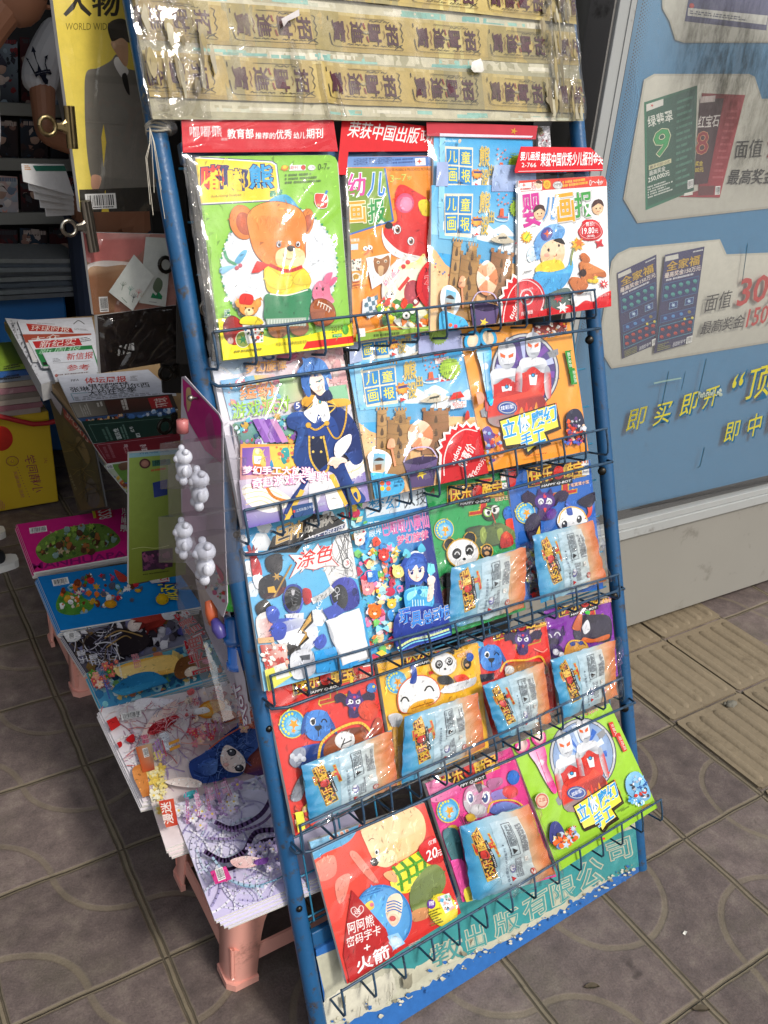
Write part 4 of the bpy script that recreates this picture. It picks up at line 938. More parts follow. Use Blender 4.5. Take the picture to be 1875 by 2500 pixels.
B.t('教育部',(330,306),(520,304),(326,232),'#f6f2f0',bold=.045);B.t('推荐的',(528,305),(675,307),(530,258),'#f6f2f0',bold=.03);B.t('优秀',(680,308),(795,306),(678,238),'#f6f2f0',bold=.03);B.t('幼儿',(805,306),(890,303),(805,256),'#f6f2f0',bold=.03);B.t('期刊',(898,305),(1018,300),(898,232),'#f6f2f0',bold=.03)
B.build('lettering',ho)
q=[M.P.uv(V6[0]+x/V6[2],V6[1]+y/V6[2],.010)for x,y in((20,400),(1145,385),(1108,132),(5,125))]
film_sheet(M.P,q,.0095,M.root,'film_smooth',22,8,.003,11)
m=MB();q=[M.P.uv(V6[0]+x/V6[2],V6[1]+y/V6[2],-.004)for x,y in((55,420),(140,420),(310,1895),(245,1895))]
m.prism(M.P,[q[0],q[1],q[2],q[3]],-.014,-.0085,(.12,.12,.13));m.build('backing_board','dark_board',M.root)
q2=[M.P.uv(V6[0]+x/V6[2],V6[1]+y/V6[2],.002)for x,y in((225,1900),(310,1895),(120,400),(20,400))]
film_sheet(M.P,q2,.002,M.root,'film_dense',5,34,.0035,14,'bag_edge')
# top pocket, second: orange and olive magazine
M=Mag('picture_magazine','orange and olive picture magazine with a red animal head, second in the top pocket',V7,[(112,290),(600,285),(640,1290),(150,1365)],0.030,0.010,'#ee8e24',0.008)
A=M.A
A.p([(95,290),(600,288),(605,345),(95,352)],['#6d93cc','#5a82c4','#5a82c4','#6a90ca']);A.t('出版政府奖 荣获百强社科期刊',(150,342),(370,332),(150,300),'#2c4276',bold=.02);A.rows((375,335),(510,328),(375,300),2,'#33508e');A.p([(505,300),(565,296),(568,340),(508,342)],'#f2ece8');A.star(530,318,6,16,4,'#d84a3a')
A.p([(85,355),(330,358),(378,660),(90,755)],['#7a9a2c','#86a634','#76962a','#6c8c26']);A.l([(330,358),(378,660),(90,752)],10,'#3c6cb4')
A.t('YOU ER HUABAO & PRE-SCHOOL PICTORIAL',(342,375),(600,370),(342,358),'#8a5a1c',bold=0);A.t('3~7',(360,440),(455,432),(360,398),'#d8cf5a',out='#7a8a2c',ow=.035,bold=.03);A.t('岁',(458,430),(484,428),(458,402),'#d8cf5a',out='#7a8a2c',ow=.03)
for ch,bl,br,tl,c1,c2 in(('幼',(108,525),(215,520),(112,388),'#e0439a','#fff'),('儿',(225,525),(328,520),(235,385),'#2f80d0','#e8f0f8'),('画',(115,680),(220,672),(108,555),'#f0a020','#f8ecc8'),('报',(235,680),(335,668),(228,540),'#2f9446','#e8f4d8')):A.t(ch,bl,br,tl,c1,out=[c2,c2],ow=.03,bold=.055)
A.s_([(385,560),(400,470),(440,455),(520,500),(600,540),(620,480),(640,900),(420,870),(330,790),(330,700),(400,660)],['#d8241f','#dc2a22','#e03028','#c81e1c','#d02420','#d8281f']);A.e(445,560,52,58,'#e05a80');A.e(452,566,36,42,'#ee8fae');A.s_([(315,700),(330,760),(420,840),(540,870),(600,900),(420,880),(340,830),(312,760)],'#f4efe8');A.s_([(330,690),(345,668),(372,680),(370,705),(340,708)],'#16181c')
eye(A,400,712,22,.1,'#8a4a1c');eye(A,478,780,20,.1,'#8a4a1c');A.s_([(520,560),(560,540),(600,580),(600,630),(545,630)],'#f0cf20')
A.p([(100,780),(215,770),(230,1030),(130,1055)],'#ee9a3c');A.t('每刊赠送',(110,790),(180,782),(110,770),'#f6efe2',bold=.03);A.p([(112,800),(172,795),(172,830),(112,835)],'#c6d4dc');A.p([(130,890),(190,880),(192,950),(135,955)],'#f0ecd6');A.clutter([(132,890),(188,882),(190,948),(137,952)],['#444','#666','#c84030'],22,3,6,4);A.e(157,990,30,26,'#f0ead8');A.e(157,988,17,15,'#d8a028');A.rows((130,1050),(185,1040),(128,1015),2,'#b84a20')
A.e(212,825,13,13,'#fff',k=12);A.e(240,820,13,13,'#fff',k=12);A.e(214,827,5,None,'#222',k=8);A.e(241,823,5,None,'#222',k=8);A.c_([(205,860),(225,850),(230,835)],5,'#d8541c')
A.p([(215,880),(360,850),(345,1000),(250,1060)],'#efede8');A.s_([(262,880),(300,885),(345,865),(350,920),(320,975),(280,970),(262,930)],'#9a6230');A.e(285,905,9,None,'#f0dcc0',k=10);A.e(328,898,9,None,'#f0dcc0',k=10);A.e(285,906,5,None,'#222',k=8);A.e(328,899,5,None,'#222',k=8);A.s_([(285,930),(315,930),(310,980),(290,980)],'#d0a878')
A.e(470,1060,165,195,'#e9e4da',10,k=40);A.e(470,1060,160,188,'#f0ede6',10,k=40)
A.s_([(320,1010),(380,940),(500,900),(560,880),(560,1290),(430,1290),(350,1200)],['#f2ecd8','#f4ea9a','#f0e27a','#e8e8c8','#f2f0e6','#eef0e0','#f2e8c8']);A.e(485,1085,52,78,'#c8323c');A.e(485,1085,47,70,'#b0404a');A.t('幼儿画报',(325,1050),(410,955),(310,1020),'#d84a8a',out='#fff',ow=.03,bold=.04);A.e(430,930,14,None,'#d8403a',k=10);A.e(455,905,14,None,'#d8403a',k=10);A.l([(365,955),(390,935)],9,'#d8403a');A.p([(395,1060),(455,985),(468,1000),(410,1072)],'#d83a30');A.e(350,1095,22,None,'#f4f2ee',line='#333',w=3);A.e(342,1088,6,None,'#222',k=8);A.e(360,1090,6,None,'#222',k=8)
A.p([(195,1120),(270,1100),(285,1200),(230,1230),(190,1200)],'#dce4ea')
for i in range(4):
 for j in range(4):
  if(i+j)%2:A.p([(200+i*20+j*4,1115+j*26-i*5),(219+i*20+j*4,1110+j*26-i*5),(223+i*20+j*4,1136+j*26-i*5),(204+i*20+j*4,1140+j*26-i*5)],'#5a7a8a')
A.clutter([(280,1120),(560,1130),(580,1290),(300,1240)],['#4a8a3c','#6aa84a','#d8402c','#f0d030','#efe8d8','#e87a2c','#3a6a34'],46,10,34,21);A.e(440,1215,24,None,'#f2f0e8',line='#3a6a2c',w=5);A.e(440,1215,8,None,'#222',k=8);A.e(475,1190,18,None,'#f2f0e8',line='#3a6a2c',w=5)
A.s_([(520,960),(600,900),(620,1170),(560,1170),(500,1080)],'#cf2a2e');A.e(590,1045,60,112,'#c32430');A.t('3件',(545,970),(600,965),(545,935),'#3a1a1a',bold=.03);A.t('21',(545,1035),(600,1030),(545,985),'#d8252a',out='#f6ece6',ow=.03,bold=.05);A.t('订',(560,1080),(595,1078),(560,1045),'#f4ece6')
A.s_([(100,1340),(250,1310),(420,1295),(600,1270),(700,1240),(700,1400),(100,1430)],'#7fa03c');A.l([(200,1310),(330,1278),(580,1290)],5,'#c8d47a');A.p([(165,1290),(200,1288),(203,1335),(168,1340)],'#e6e4de');A.rows((250,1345),(400,1330),(250,1318),1,'#4a5a24')
M.done([(65,255),(605,252),(650,1295),(120,1372)],seed=4)
B,ho=M.card([(85,55),(135,62),(620,120),(612,258),(120,262),(108,395),(55,395)],'#cf1f27',.006)
B.clip=[(-9,-9),(9,-9),(9,9),(-9,9)]
B.t('荣获中国出版',(98,185),(505,225),(122,92),'#eee4e2',bold=.04,shear=0);B.t('政府奖',(520,215),(690,232),(530,140),'#e4d2d0',bold=.03);B.build('lettering',ho)
# beach cover used by several copies
def beach_cover(A,X,full=True):
 """light blue beach issue; X maps the cover coordinates read from the middle pocket copy"""
 def x(*pts):return[X(*p)for p in pts]
 def wh(p,a,b):return X(p[0],p[1]),X(p[0]+a,p[1]),X(p[0],p[1]-b)
 A.p(x((0,200),(860,180),(860,560),(0,560)),['#38a6dc','#2f9ad6','#9fd0ea','#8fcaea'])
 A.p(x((0,550),(860,470),(860,590),(0,640)),['#6ab4d8','#3f94cc','#2f86c0','#78b8d4'])
 for cx,cy,a,b in((430,480,120,60),(640,520,110,50),(170,480,80,50),(760,470,60,40),(560,440,80,36)):A.s_(x((cx-a,cy+b*.4),(cx-a*.5,cy-b*.5),(cx,cy-b),(cx+a*.6,cy-b*.4),(cx+a,cy+b*.3),(cx,cy+b*.6)),['#e6eff4','#f2f6f8','#d8e8f2'])
 A.s_(x((40,640),(200,700),(420,640),(600,600),(780,600),(900,640),(900,1150),(60,1120)),['#e8b478','#e2a868','#eec088','#dca060','#f0c690'])
 A.clutter(x((80,690),(260,690),(260,760),(90,760)),['#7a5a3a','#c84a3a','#4a7ac0','#efe6d8'],18,3,8,2)
 A.p(x((55,245),(100,245),(120,540),(90,545),(70,400)),'#8fcdea');A.p(x((95,560),(370,530),(365,500),(95,525)),'#7cc4e8')
 A.p(x((103,318),(312,282),(328,515),(135,538)),'#e8dfc4');cells=[((113,330),(205,314),(212,402),(122,418)),((213,312),(305,296),(312,388),(220,402)),((125,428),(214,412),(222,508),(140,525)),((222,412),(312,398),(320,495),(230,508))]
 for i,(cl,ch)in enumerate(zip(cells,'儿童画报')):
  A.p(x(*cl),['#1f7ec0','#2a8ccc','#2a8ccc','#1f7ec0']);a,b,c,d=cl
  lerp=lambda p,q,t:(p[0]+(q[0]-p[0])*t,p[1]+(q[1]-p[1])*t)
  bl=lerp(lerp(d,c,.14),lerp(a,b,.14),.12);br=lerp(lerp(d,c,.88),lerp(a,b,.88),.12);tl=lerp(lerp(d,c,.14),lerp(a,b,.14),.88)
  A.t(ch,X(*bl),X(*br),X(*tl),'#efe23a',bold=.03)
 for ch,bl,br,tl in(('熊',(365,375),(440,362),(360,265)),('出',(440,418),(480,410),(436,355)),('没',(390,490),(445,482),(385,390))):A.t(ch,X(*bl),X(*br),X(*tl),'#d9b84e',out=['#efe6bc','#6a8a9a'],ow=.035,bold=.06)
 A.e(*X(352,428),30,34,'#f08a2c')if False else A.star(*X(352,425),abs(X(0,0)[0]-X(30,0)[0]),abs(X(0,0)[0]-X(44,0)[0]),9,'#ef8a26');A.e(*X(352,425),abs(X(0,0)[0]-X(28,0)[0]),None,'#f6b03c');A.l(x((330,420),(378,410)),abs(X(0,0)[0]-X(16,0)[0]),'#4a3a7a')
 for i in range(9):
  a=-2.6+i*.27;r=40+24*(i%3);A.star(*X(528+r*math.cos(a)*.8,330+r*math.sin(a)),3,8,5,'#e8703c')
 A.p(x((515,325),(538,322),(545,362),(512,366)),'#e0612c');A.rows(X(498,382),X(575,372),X(497,366),1,'#d84a3a');A.c_(x((478,385),(510,392),(560,386),(578,372),(576,340)),abs(X(0,0)[0]-X(7,0)[0]),'#e6f2f8')
 A.star(*X(645,305),abs(X(0,0)[0]-X(58,0)[0]),abs(X(0,0)[0]-X(70,0)[0]),20,'#9ac02c');A.e(*X(645,305),abs(X(0,0)[0]-X(54,0)[0]),abs(X(0,0)[0]-X(62,0)[0]),'#a4ca34')
 A.t('2015.',X(595,312),X(642,305),X(595,292),'#5a7a1c',bold=0);A.t('07',X(650,310),X(690,304),X(650,286),'#eef6d0',bold=.03);A.t('15.00',X(608,342),X(658,336),X(608,324),'#2a3a14',bold=.02);A.t('元',X(662,336),X(676,334),X(662,324),'#2a3a14');A.rows(X(590,278),X(700,265),X(590,250),2,'#7a9a24',fill=.4)
 px_=lambda k:abs(X(0,0)[0]-X(k,0)[0]);sd=['#b88c50','#a87c44','#c49a60','#94703c']
 def tower(x0,x1,y0,y1,c=sd):
  A.p(x((x0,y1),(x0+8,y0+20),(x1-8,y0+14),(x1,y1-6)),c);n=4;w_=(x1-x0)/(2*n-1)
  for i in range(n):A.p(x((x0+2*i*w_,y0+22),(x0+2*i*w_,y0),(x0+(2*i+1)*w_,y0-2),(x0+(2*i+1)*w_,y0+20)),c[0])
  for i in range(3):A.s_(x(((x0+x1)/2-9,y0+70+i*80),((x0+x1)/2,y0+45+i*80),((x0+x1)/2+9,y0+68+i*80),((x0+x1)/2+8,y0+90+i*80),((x0+x1)/2-8,y0+92+i*80)),'#5f4424')
  for i in range(5):yy=y0+40+i*(y1-y0-50)/5;A.c_(x((x0+6,yy),((x0+x1)/2,yy+6),(x1-6,yy-4)),px_(3),'#8a6838')
 tower(190,262,540,950);tower(470,640,545,830,['#9a6a40','#84562f','#a87a50','#784c28']);tower(250,400,600,960,['#a87c44','#8f6634','#b88c50','#9a7038']);tower(300,372,545,640,['#b48848','#a07440','#c09858','#8a6434'])
 for fx_,fy_,c in((336,545,'#d8342c'),(226,540,'#2f7ac0'),(555,545,'#e8c030')):A.l(x((fx_,fy_),(fx_-2,fy_-60)),px_(4),'#5a4a3a');A.p(x((fx_-2,fy_-62),(fx_+36,fy_-50),(fx_-1,fy_-36)),c)
 A.s_(x((455,505),(500,480),(540,455),(580,470),(625,490),(560,510),(500,515)),'#cfc4ac');A.p(x((510,495),(570,482),(572,470),(512,482)),'#4a4a44')
 bc=(455,715);br_=128
 A.e(*X(*bc),px_(78),None,'#e8b088',k=30)
 for i in range(6):
  a0=i*1.047+.3;A.p(x(bc,*[(bc[0]+77*math.cos(a0+t),bc[1]+92*math.sin(a0+t))for t in(0,.26,.52,.79,1.047)]),('#f0c4a0','#e0946c','#f6dcc4','#e8a880','#f2ccac','#d88a60')[i])
 A.e(*X(*bc),px_(17),None,'#f4ece0',k=14);A.s_(x((405,650),(430,625),(460,622),(430,650)),'#f8e8dc')
 A.p(x((350,880),(560,850),(535,1020),(400,1035)),['#5a4a74','#6a5886','#4a3c62','#54446c']);A.s_(x((348,880),(450,845),(562,850),(460,892)),'#3a2e50');A.c_(x((352,878),(400,800),(510,790),(558,850)),px_(8),'#c8b8d8');A.star(*X(460,950),px_(14),px_(34),5,'#e8c848')
 A.l(x((300,900),(275,780)),px_(14),'#d8946c');A.s_(x((250,790),(262,740),(292,738),(300,780),(280,800)),['#e0a07c','#eab48e','#c87a58'])
 A.p(x((632,500),(655,455),(700,445),(725,480)),'#d8342c');A.l(x((680,455),(672,520)),abs(X(0,0)[0]-X(5,0)[0]),'#8a5a2c');A.p(x((640,520),(735,500),(735,540),(640,555)),'#efeae6');A.t('BEACH',X(652,536),X(715,524),X(650,516),'#c83038',bold=.03);A.t('VOLLEY',X(660,552),X(732,538),X(659,535),'#c83038',bold=.03);A.s_(x((725,615),(735,570),(748,565),(755,605),(740,620)),'#c84038')
 n=22;A.p(x(*[(735+(190 if i%2 else 166)*math.cos(math.pi*(1+i/n)),830+(205 if i%2 else 180)*math.sin(math.pi*(1+i/n)))for i in range(n+1)]+[(905,1010),(560,1050)]),'#e8e2dc');A.p(x(*[(735+(172 if i%2 else 150)*math.cos(math.pi*(1+i/n)),832+(188 if i%2 else 164)*math.sin(math.pi*(1+i/n)))for i in range(n+1)]+[(900,1000),(575,1035)]),'#c9252b')
 A.c_(x((598,960),(600,850),(640,740),(720,680),(800,690)),abs(X(0,0)[0]-X(7,0)[0]),'#f0dcd8');A.t('tudou',X(660,905),X(705,790),X(632,890),'#f4e8e4',bold=.05);A.t('惊喜价',X(725,925),X(795,790),X(672,888),'#f4e8e4',bold=.04);A.t('10.00元',X(790,975),X(860,855),X(765,960),'#f0d8d4',bold=.02)
 A.c_(x((720,985),(735,960),(740,985),(755,950),(762,970),(775,930),(785,945),(800,905)),abs(X(0,0)[0]-X(5,0)[0]),'#f0d8d4')
 A.s_(x((135,830),(190,800),(260,830),(275,890),(230,960),(160,950),(130,890)),'#eef2f4');A.p(x((165,825),(240,830),(232,945),(160,935)),['#5ab0d8','#7ac4e0','#d8b888','#c8a070']);A.s_(x((168,870),(200,850),(230,868)),'#4a3a30');A.p(x((175,895),(215,890),(212,925),(178,930)),'#8a5a3a')
 A.s_(x((140,950),(250,950),(320,960),(355,1010),(320,1070),(170,1110),(140,1040)),'#4fb4e6')
 for i in range(2):
  for j in range(2):A.e(*X(218+i*38,1008+j*32),abs(X(0,0)[0]-X(15,0)[0]),None,['#e8703c','#e8c83a','#d84a6a','#d88a4a'][i*2+j],k=9)
 A.t('EVA贴画',X(292,1012),X(345,1002),X(290,995),'#1f4a7a');A.t('随机一款',X(292,1032),X(340,1024),X(290,1016),'#1f4a7a')
def affine(pts_src,pts_dst):
 """bilinear-ish map given three matching points"""
 (x0,y0),(x1,y1),(x2,y2)=pts_src;d=(x1-x0)*(y2-y0)-(x2-x0)*(y1-y0)
 def X(x,y):
  a=((x-x0)*(y2-y0)-(x2-x0)*(y-y0))/d;b=((x1-x0)*(y-y0)-(x-x0)*(y1-y0))/d
  return tuple(pts_dst[0][k]+(pts_dst[1][k]-pts_dst[0][k])*a+(pts_dst[2][k]-pts_dst[0][k])*b for k in(0,1))
 return X
 # top pocket, third: two blue beach copies
src=[(113,330),(305,296),(140,525)]
M=Mag('picture_magazine','blue beach magazine half hidden behind its twin in the top pocket',V7,[(615,155),(1185,180),(1195,800),(605,800)],0.024,0.017,'#36a4dc',0.004)
A=M.A;beach_cover(A,affine(src,[(683,245),(832,252),(690,448)]));A.t('tudou bao',(660,215),(728,216),(660,198),'#eaf4f8',bold=0);A.s_([(738,205),(750,198),(756,208),(748,222),(740,220)],'#d8c8b0')
A.p([(615,330),(680,330),(680,470),(610,470)],'#9fb0d8');A.p([(950,345),(1185,350),(1190,500),(930,500),(935,410)],['#9fb8e0','#94aad4','#8fa4d0','#a8bce0'])
M.done()
M2=Mag('picture_magazine','blue beach picture magazine standing in front of its twin in the top pocket',V7,[(602,455),(1100,455),(1085,1245),(592,1300)],0.042,0.027,'#36a4dc',0.004)
A=M2.A;beach_cover(A,affine(src,[(678,520),(832,520),(680,735)]));
M2.done([(585,150),(1200,180),(1092,1250),(585,1305)],'film',seed=6)
B,ho=M.card([(572,90),(1215,112),(1205,190),(575,170)],'#b8333f',.004);B.p([(640,160),(1180,175),(1170,185),(640,180)],'#d8d0dc');B.star(1068,148,8,22,5,'#c8902c');B.build('lettering',ho)
m=Mag('picture_magazine','white book with red curves, a strip at the top right',(1280,260,10.37),[(330,500),(640,495),(700,1400),(380,1400)],0.006,0.004,'#e6e0e6',0.006)
m.A.c_([(380,700),(430,745),(500,690)],14,'#a83040');m.A.e(515,960,68,90,'#a83040');m.A.e(515,970,46,66,'#e8e2e8');m.A.p([(330,540),(460,550),(455,690),(340,700)],'#7a7058');m.done()
# top pocket, fourth: white magazine with boy
M=Mag('picture_magazine','white picture magazine with a boy in a blue cap, right in the top pocket',V7,[(1103,430),(1612,400),(1632,1158),(1098,1235)],0.050,0.040,'#f0f0ee',0.006,rnd_=.012)
A=M.A
A.p([(1105,428),(1612,400),(1614,460),(1105,494)],'#d8402c');A.p([(1110,445),(1240,432),(1240,482),(1110,490)],'#f2ece8');A.star(1135,455,5,16,4,'#d84a3a');A.t('教育',(1180,482),(1205,480),(1178,435),'#c83028');A.rows((1112,488),(1175,484),(1112,470),1,'#c83028');A.e(1220,452,18,24,'#f0d0b0');A.s_([(1203,440),(1220,425),(1240,440),(1235,448)],'#5a3020');A.e(1268,452,22,26,'#f4c430');A.e(1268,452,13,16,'#e8a018');A.e(1330,456,28,22,'#d8d6d2',line='#8a8a8a',w=2);A.t('MPR',(1312,463),(1350,460),(1312,446),'#333',bold=0);A.rows((1358,470),(1505,450),(1358,430),2,'#f0b040',fill=.7);A.t('0～4',(1512,460),(1570,455),(1512,425),'#f6efe8',bold=0);A.t('岁',(1570,455),(1592,453),(1570,430),'#f6efe8')
for ch,bl,br,tl,c1 in(('婴',(1130,705),(1235,690),(1118,512),'#cc2f92'),('儿',(1240,660),(1315,660),(1255,525),'#2a84cc'),('画',(1330,680),(1430,665),(1315,510),'#f0a420'),('报',(1430,650),(1535,635),(1420,500),'#3a9a3c')):A.t(ch,bl,br,tl,c1,out='#e8e6e0',ow=.03,bold=.075,shadow=('#b8b8b8',4,6))
for cx,cy in((1222,620),(1560,590)):A.e(cx,cy,32,38,'#f2c49a',15);A.s_([(cx-34,cy-5),(cx-20,cy-45),(cx+20,cy-48),(cx+34,cy-10),(cx+5,cy-28)],'#4a2a20');A.e(cx-10,cy+2,4,5,'#222',k=8);A.e(cx+12,cy,4,5,'#222',k=8);A.c_([(cx-6,cy+16),(cx+4,cy+20),(cx+12,cy+14)],3,'#c04a3a')
A.s_([(1445,725),(1465,690),(1480,660),(1520,655),(1555,665),(1580,700),(1588,735),(1560,770),(1510,778),(1470,770)],'#cf2128');A.c_([(1455,725),(1475,690),(1520,668),(1565,690),(1578,735),(1550,760),(1500,766),(1462,748),(1455,725)],2.5,'#f0b8b0');A.t('售价:',(1488,695),(1540,692),(1488,670),'#fff',bold=.02);A.t('19.80',(1467,742),(1538,735),(1467,705),'#fff',bold=.04);A.t('元',(1540,735),(1560,733),(1540,710),'#fff',bold=.02);A.t('(第3期)',(1495,762),(1540,760),(1495,744),'#fff',bold=0);A.star(1568,795,14,32,4,'#cf2a30',30)
A.star(1147,757,24,40,12,'#f0a41c');A.e(1147,757,24,None,'#f4dc30');A.l([(1138,768),(1158,742)],7,'#7ab040')
A.s_([(1160,900),(1150,850),(1185,800),(1215,830),(1205,880)],'#d4e6f2')
A.s_([(1190,790),(1230,720),(1300,680),(1360,700),(1365,740),(1330,790),(1290,800),(1240,850),(1215,890),(1195,850)],['#6aa2d8','#86b8e6','#5f98d0','#8cc0ea','#78aede','#5a90c8']);A.e(1262,740,32,42,'#4a4a9a',30);A.star(1265,738,10,24,4,'#d85a30')
A.s_([(1225,860),(1245,800),(1310,770),(1360,800),(1365,860),(1340,920),(1290,930),(1240,910)],['#f4cfa8','#f6d6b2','#f0c498','#ecbc90']);A.e(1272,832,7,10,'#2a1a14',k=10);A.e(1332,806,6,9,'#2a1a14',k=10);A.e(1262,862,17,12,'#f0a890',k=10);A.c_([(1300,868),(1315,866),(1318,855)],4,'#b83a30');A.s_([(1300,775),(1345,765),(1368,800),(1330,790)],'#2c2420')
A.s_([(1195,945),(1240,900),(1330,890),(1365,930),(1340,970),(1230,980)],['#f2d03a','#ecc42c','#f4da50']);A.s_([(1200,960),(1290,960),(1380,930),(1400,880),(1415,930),(1390,1000),(1340,1060),(1240,1090),(1195,1030)],['#3fa0d8','#58b4e6','#3894cc','#4aa8de']);A.t('Emily',(1235,1080),(1290,1010),(1225,1050),'#2a6aa0',bold=0);A.c_([(1400,920),(1405,870),(1418,820)],10,'#8a9a4a')
A.star(1440,800,22,44,7,'#f0b030');A.star(1448,790,14,30,6,'#e8782c');A.s_([(1255,1100),(1380,1050),(1410,1120),(1390,1180),(1260,1190)],'#5a6a62')
A.s_([(1455,950),(1450,910),(1475,895),(1530,920),(1570,940),(1600,960),(1600,990),(1545,985),(1530,1010),(1470,1010)],['#c8743a','#d8874a','#b8632c','#cc7a40']);A.s_([(1470,900),(1455,860),(1480,850),(1510,880),(1505,905)],'#c66e34');A.e(1470,965,20,22,'#3a2018');A.s_([(1400,990),(1470,1000),(1500,1040),(1450,1090),(1400,1040)],'#c4703a');A.clutter([(1500,980),(1560,990),(1550,1040),(1500,1040)],['#e8c838','#d8b02c'],8,8,16,3);A.star(1590,1030,12,32,8,'#d3232a',10);A.e(1590,1030,8,None,'#f4e8d8',k=8)
A.s_([(1090,1180),(1200,1190),(1280,1165),(1330,1180),(1380,1150),(1430,1160),(1480,1125),(1530,1130),(1580,1090),(1650,1080),(1650,1260),(1090,1280)],'#cf2128');A.star(1325,1110,14,30,7,'#d3323a');A.star(1415,1120,16,36,6,'#f2f0ec');A.star(1350,1165,16,36,6,'#f2f0ec')
A.e(1150,1110,98,112,'#d7333a',k=36);A.c_([(1085,1020),(1150,1008),(1215,1050),(1240,1120),(1225,1180)],5,'#f4d8d8');A.e(1142,1105,40,48,'#e8e4e2');A.e(1142,1105,33,40,'#d7333a');A.e(1142,1105,14,17,'#f0eeec');A.e(1142,1105,6,8,'#cf2128');A.t('月刊赠送',(1110,1215),(1178,1200),(1108,1192),'#f6e8e6',bold=.03);A.t('双语动画歌谣',(1110,1080),(1180,1060),(1106,1066),'#f4d0d0',bold=0)
A.rows((1125,970),(1172,960),(1124,955),1,'#777');A.t('2015.9',(1565,1105),(1618,1095),(1565,1090),'#f0d8d4',bold=0)
M.done([(1090,400),(1612,376),(1640,1160),(1088,1245)],seed=8,amp=.003)
B,ho=M.card([(1118,232),(1520,238),(1592,305),(1592,372),(1085,385),(1082,370)],'#cf1f29',.006)
B.p([(1118,232),(1520,238),(1560,275),(1100,272)],'#d82a32');B.l([(1090,382),(1590,370)],3,'#f0d8d8')
B.t('婴儿画报',(1100,320),(1212,318),(1104,270),'#fff',bold=.04);B.t('2-766',(1108,358),(1192,358),(1108,332),'#f6f0ee',bold=.01);B.t('荣获中国优秀少儿报刊金奖',(1215,355),(1578,345),(1220,275),'#f8f4f2',bold=.05,out='#c8a0a0',ow=.008)
B.build('lettering',ho)
# second pocket: illustrated boy in navy coat
M=Mag('picture_magazine','pastel magazine with a blue haired boy in a navy coat, left in the second pocket',R2A,[(105,165),(1130,85),(1320,1290),(360,1505)],0.044,0.012,'#d9d4dc',0.009)
A=M.A
A.p([(90,150),(1140,60),(1200,520),(150,640)],['#c9d2e2','#e8c0c2','#e6c6c0','#e8e4e6'])
A.s_([(100,160),(400,120),(420,250),(300,300),(180,260),(110,220)],['#8fb0cc','#a8c4da','#c8d4e2']);A.c_([(100,240),(200,250),(300,320),(380,330)],18,'#e6e9ee');A.e(560,165,50,24,'#4a6a9a');A.e(560,165,26,12,'#c8d2dc');A.e(690,175,70,46,'#d07a92');A.e(760,160,40,36,'#cf6c86')
A.clutter([(760,110),(1140,80),(1160,420),(800,430)],['#e6b8b4','#eeccc4','#e0a8a8','#f0d8d0','#d8a0a4'],40,14,50,5)
A.p([(180,350),(440,310),(530,580),(260,660)],['#5aa0d0','#8ac0dc','#9ac8e0','#b8d4e4']);A.p([(440,310),(600,300),(650,560),(520,580)],['#e8d06a','#e8b8c4','#e8c0cc','#d8d890']);A.p([(600,320),(800,300),(830,500),(660,540)],['#8ac88a','#c8dc9a','#d8c8a0','#9ac0a0']);A.p([(1020,400),(1160,380),(1180,500),(1050,520)],'#8cc49a')
A.clutter([(200,360),(620,330),(640,560),(270,640)],['#e8a86a','#8fc0dc','#f0d8a8','#d88a9a','#b8d8e4','#88b8a0'],46,8,34,6)
A.t('梦幻旋律',(372,300),(690,268),(370,212),'#d8a04a',out=['#b06a5a','#e8c0b8'],ow=.03,bold=.04)
A.t('缤纷',(335,500),(600,470),(325,385),'#e88a4a',out=['#f4e6d8','#e8a878'],ow=.02,bold=.0);A.t('游戏派对',(270,655),(715,590),(270,530),'#9ccf3a',out=['#e8f0d0','#6aa84a'],ow=.018,bold=.0)
A.p([(280,680),(760,610),(800,830),(330,860)],['#6a9a9a','#7ac0c8','#5a8a5a','#4a7a6a'])
A.clutter([(280,680),(760,610),(800,830),(330,860)],['#4a7a5a','#5ab0c0','#9a7ab8','#7a4a9a','#c8a04a','#d0e0e4','#3a5a7a','#a8d05a','#b84a4a'],80,8,34,9)
for i,c in enumerate(('#8a5aae','#a478c4','#7a4aa0','#c48ab8')):A.p([(415+i*45,660),(460+i*45,650),(560+i*45,830),(510+i*45,840)],c)
A.s_([(760,520),(790,540),(795,570),(770,592),(742,580),(735,545)],'#4a5a9a');A.t('5',(752,575),(782,570),(750,530),'#f4f2f0',bold=.03)
A.p([(320,850),(760,850),(770,1100),(320,1130)],['#e8943a','#f0b04a','#f4d08a','#e0a0b0']);A.p([(335,880),(545,868),(560,1080),(335,1090)],['#6a4aa0','#9a6ab8','#c88ab0','#7a5ab0']);A.p([(545,868),(740,860),(750,1080),(585,1090)],'#f0c458')
A.s_([(420,900),(450,880),(490,900),(520,1000),(490,1060),(420,1010)],'#e8cc6a');A.e(452,905,18,24,'#f4dcc4');A.p([(425,940),(485,945),(470,1010),(430,1000)],'#f0f0f0');A.p([(425,1000),(480,1005),(490,1070),(410,1060)],'#e8802c');A.s_([(560,970),(580,1040),(545,1060)],'#3a90c0');A.s_([(640,890),(690,880),(700,960),(660,1005),(635,960)],'#3a9a9a');A.clutter([(600,870),(740,865),(745,1070),(620,1070)],['#f0803a','#f4dc8a','#e86a5a','#d8e0a0'],16,8,18,4)
A.p([(310,1130),(760,1080),(1330,960),(1340,1300),(350,1520)],['#d8c8dc','#f0ece8','#6a58a8','#8a7ab8','#5a4aa0']);A.s_([(330,1190),(480,1150),(640,1220),(720,1300),(560,1380),(400,1330)],['#f2efe6','#ece4d0','#f4f0ea']);[A.c_([(330+i*10,1200+i*40),(480,1180+i*36),(640-i*20,1250+i*30)],5,'#e8cc80')for i in range(4)]
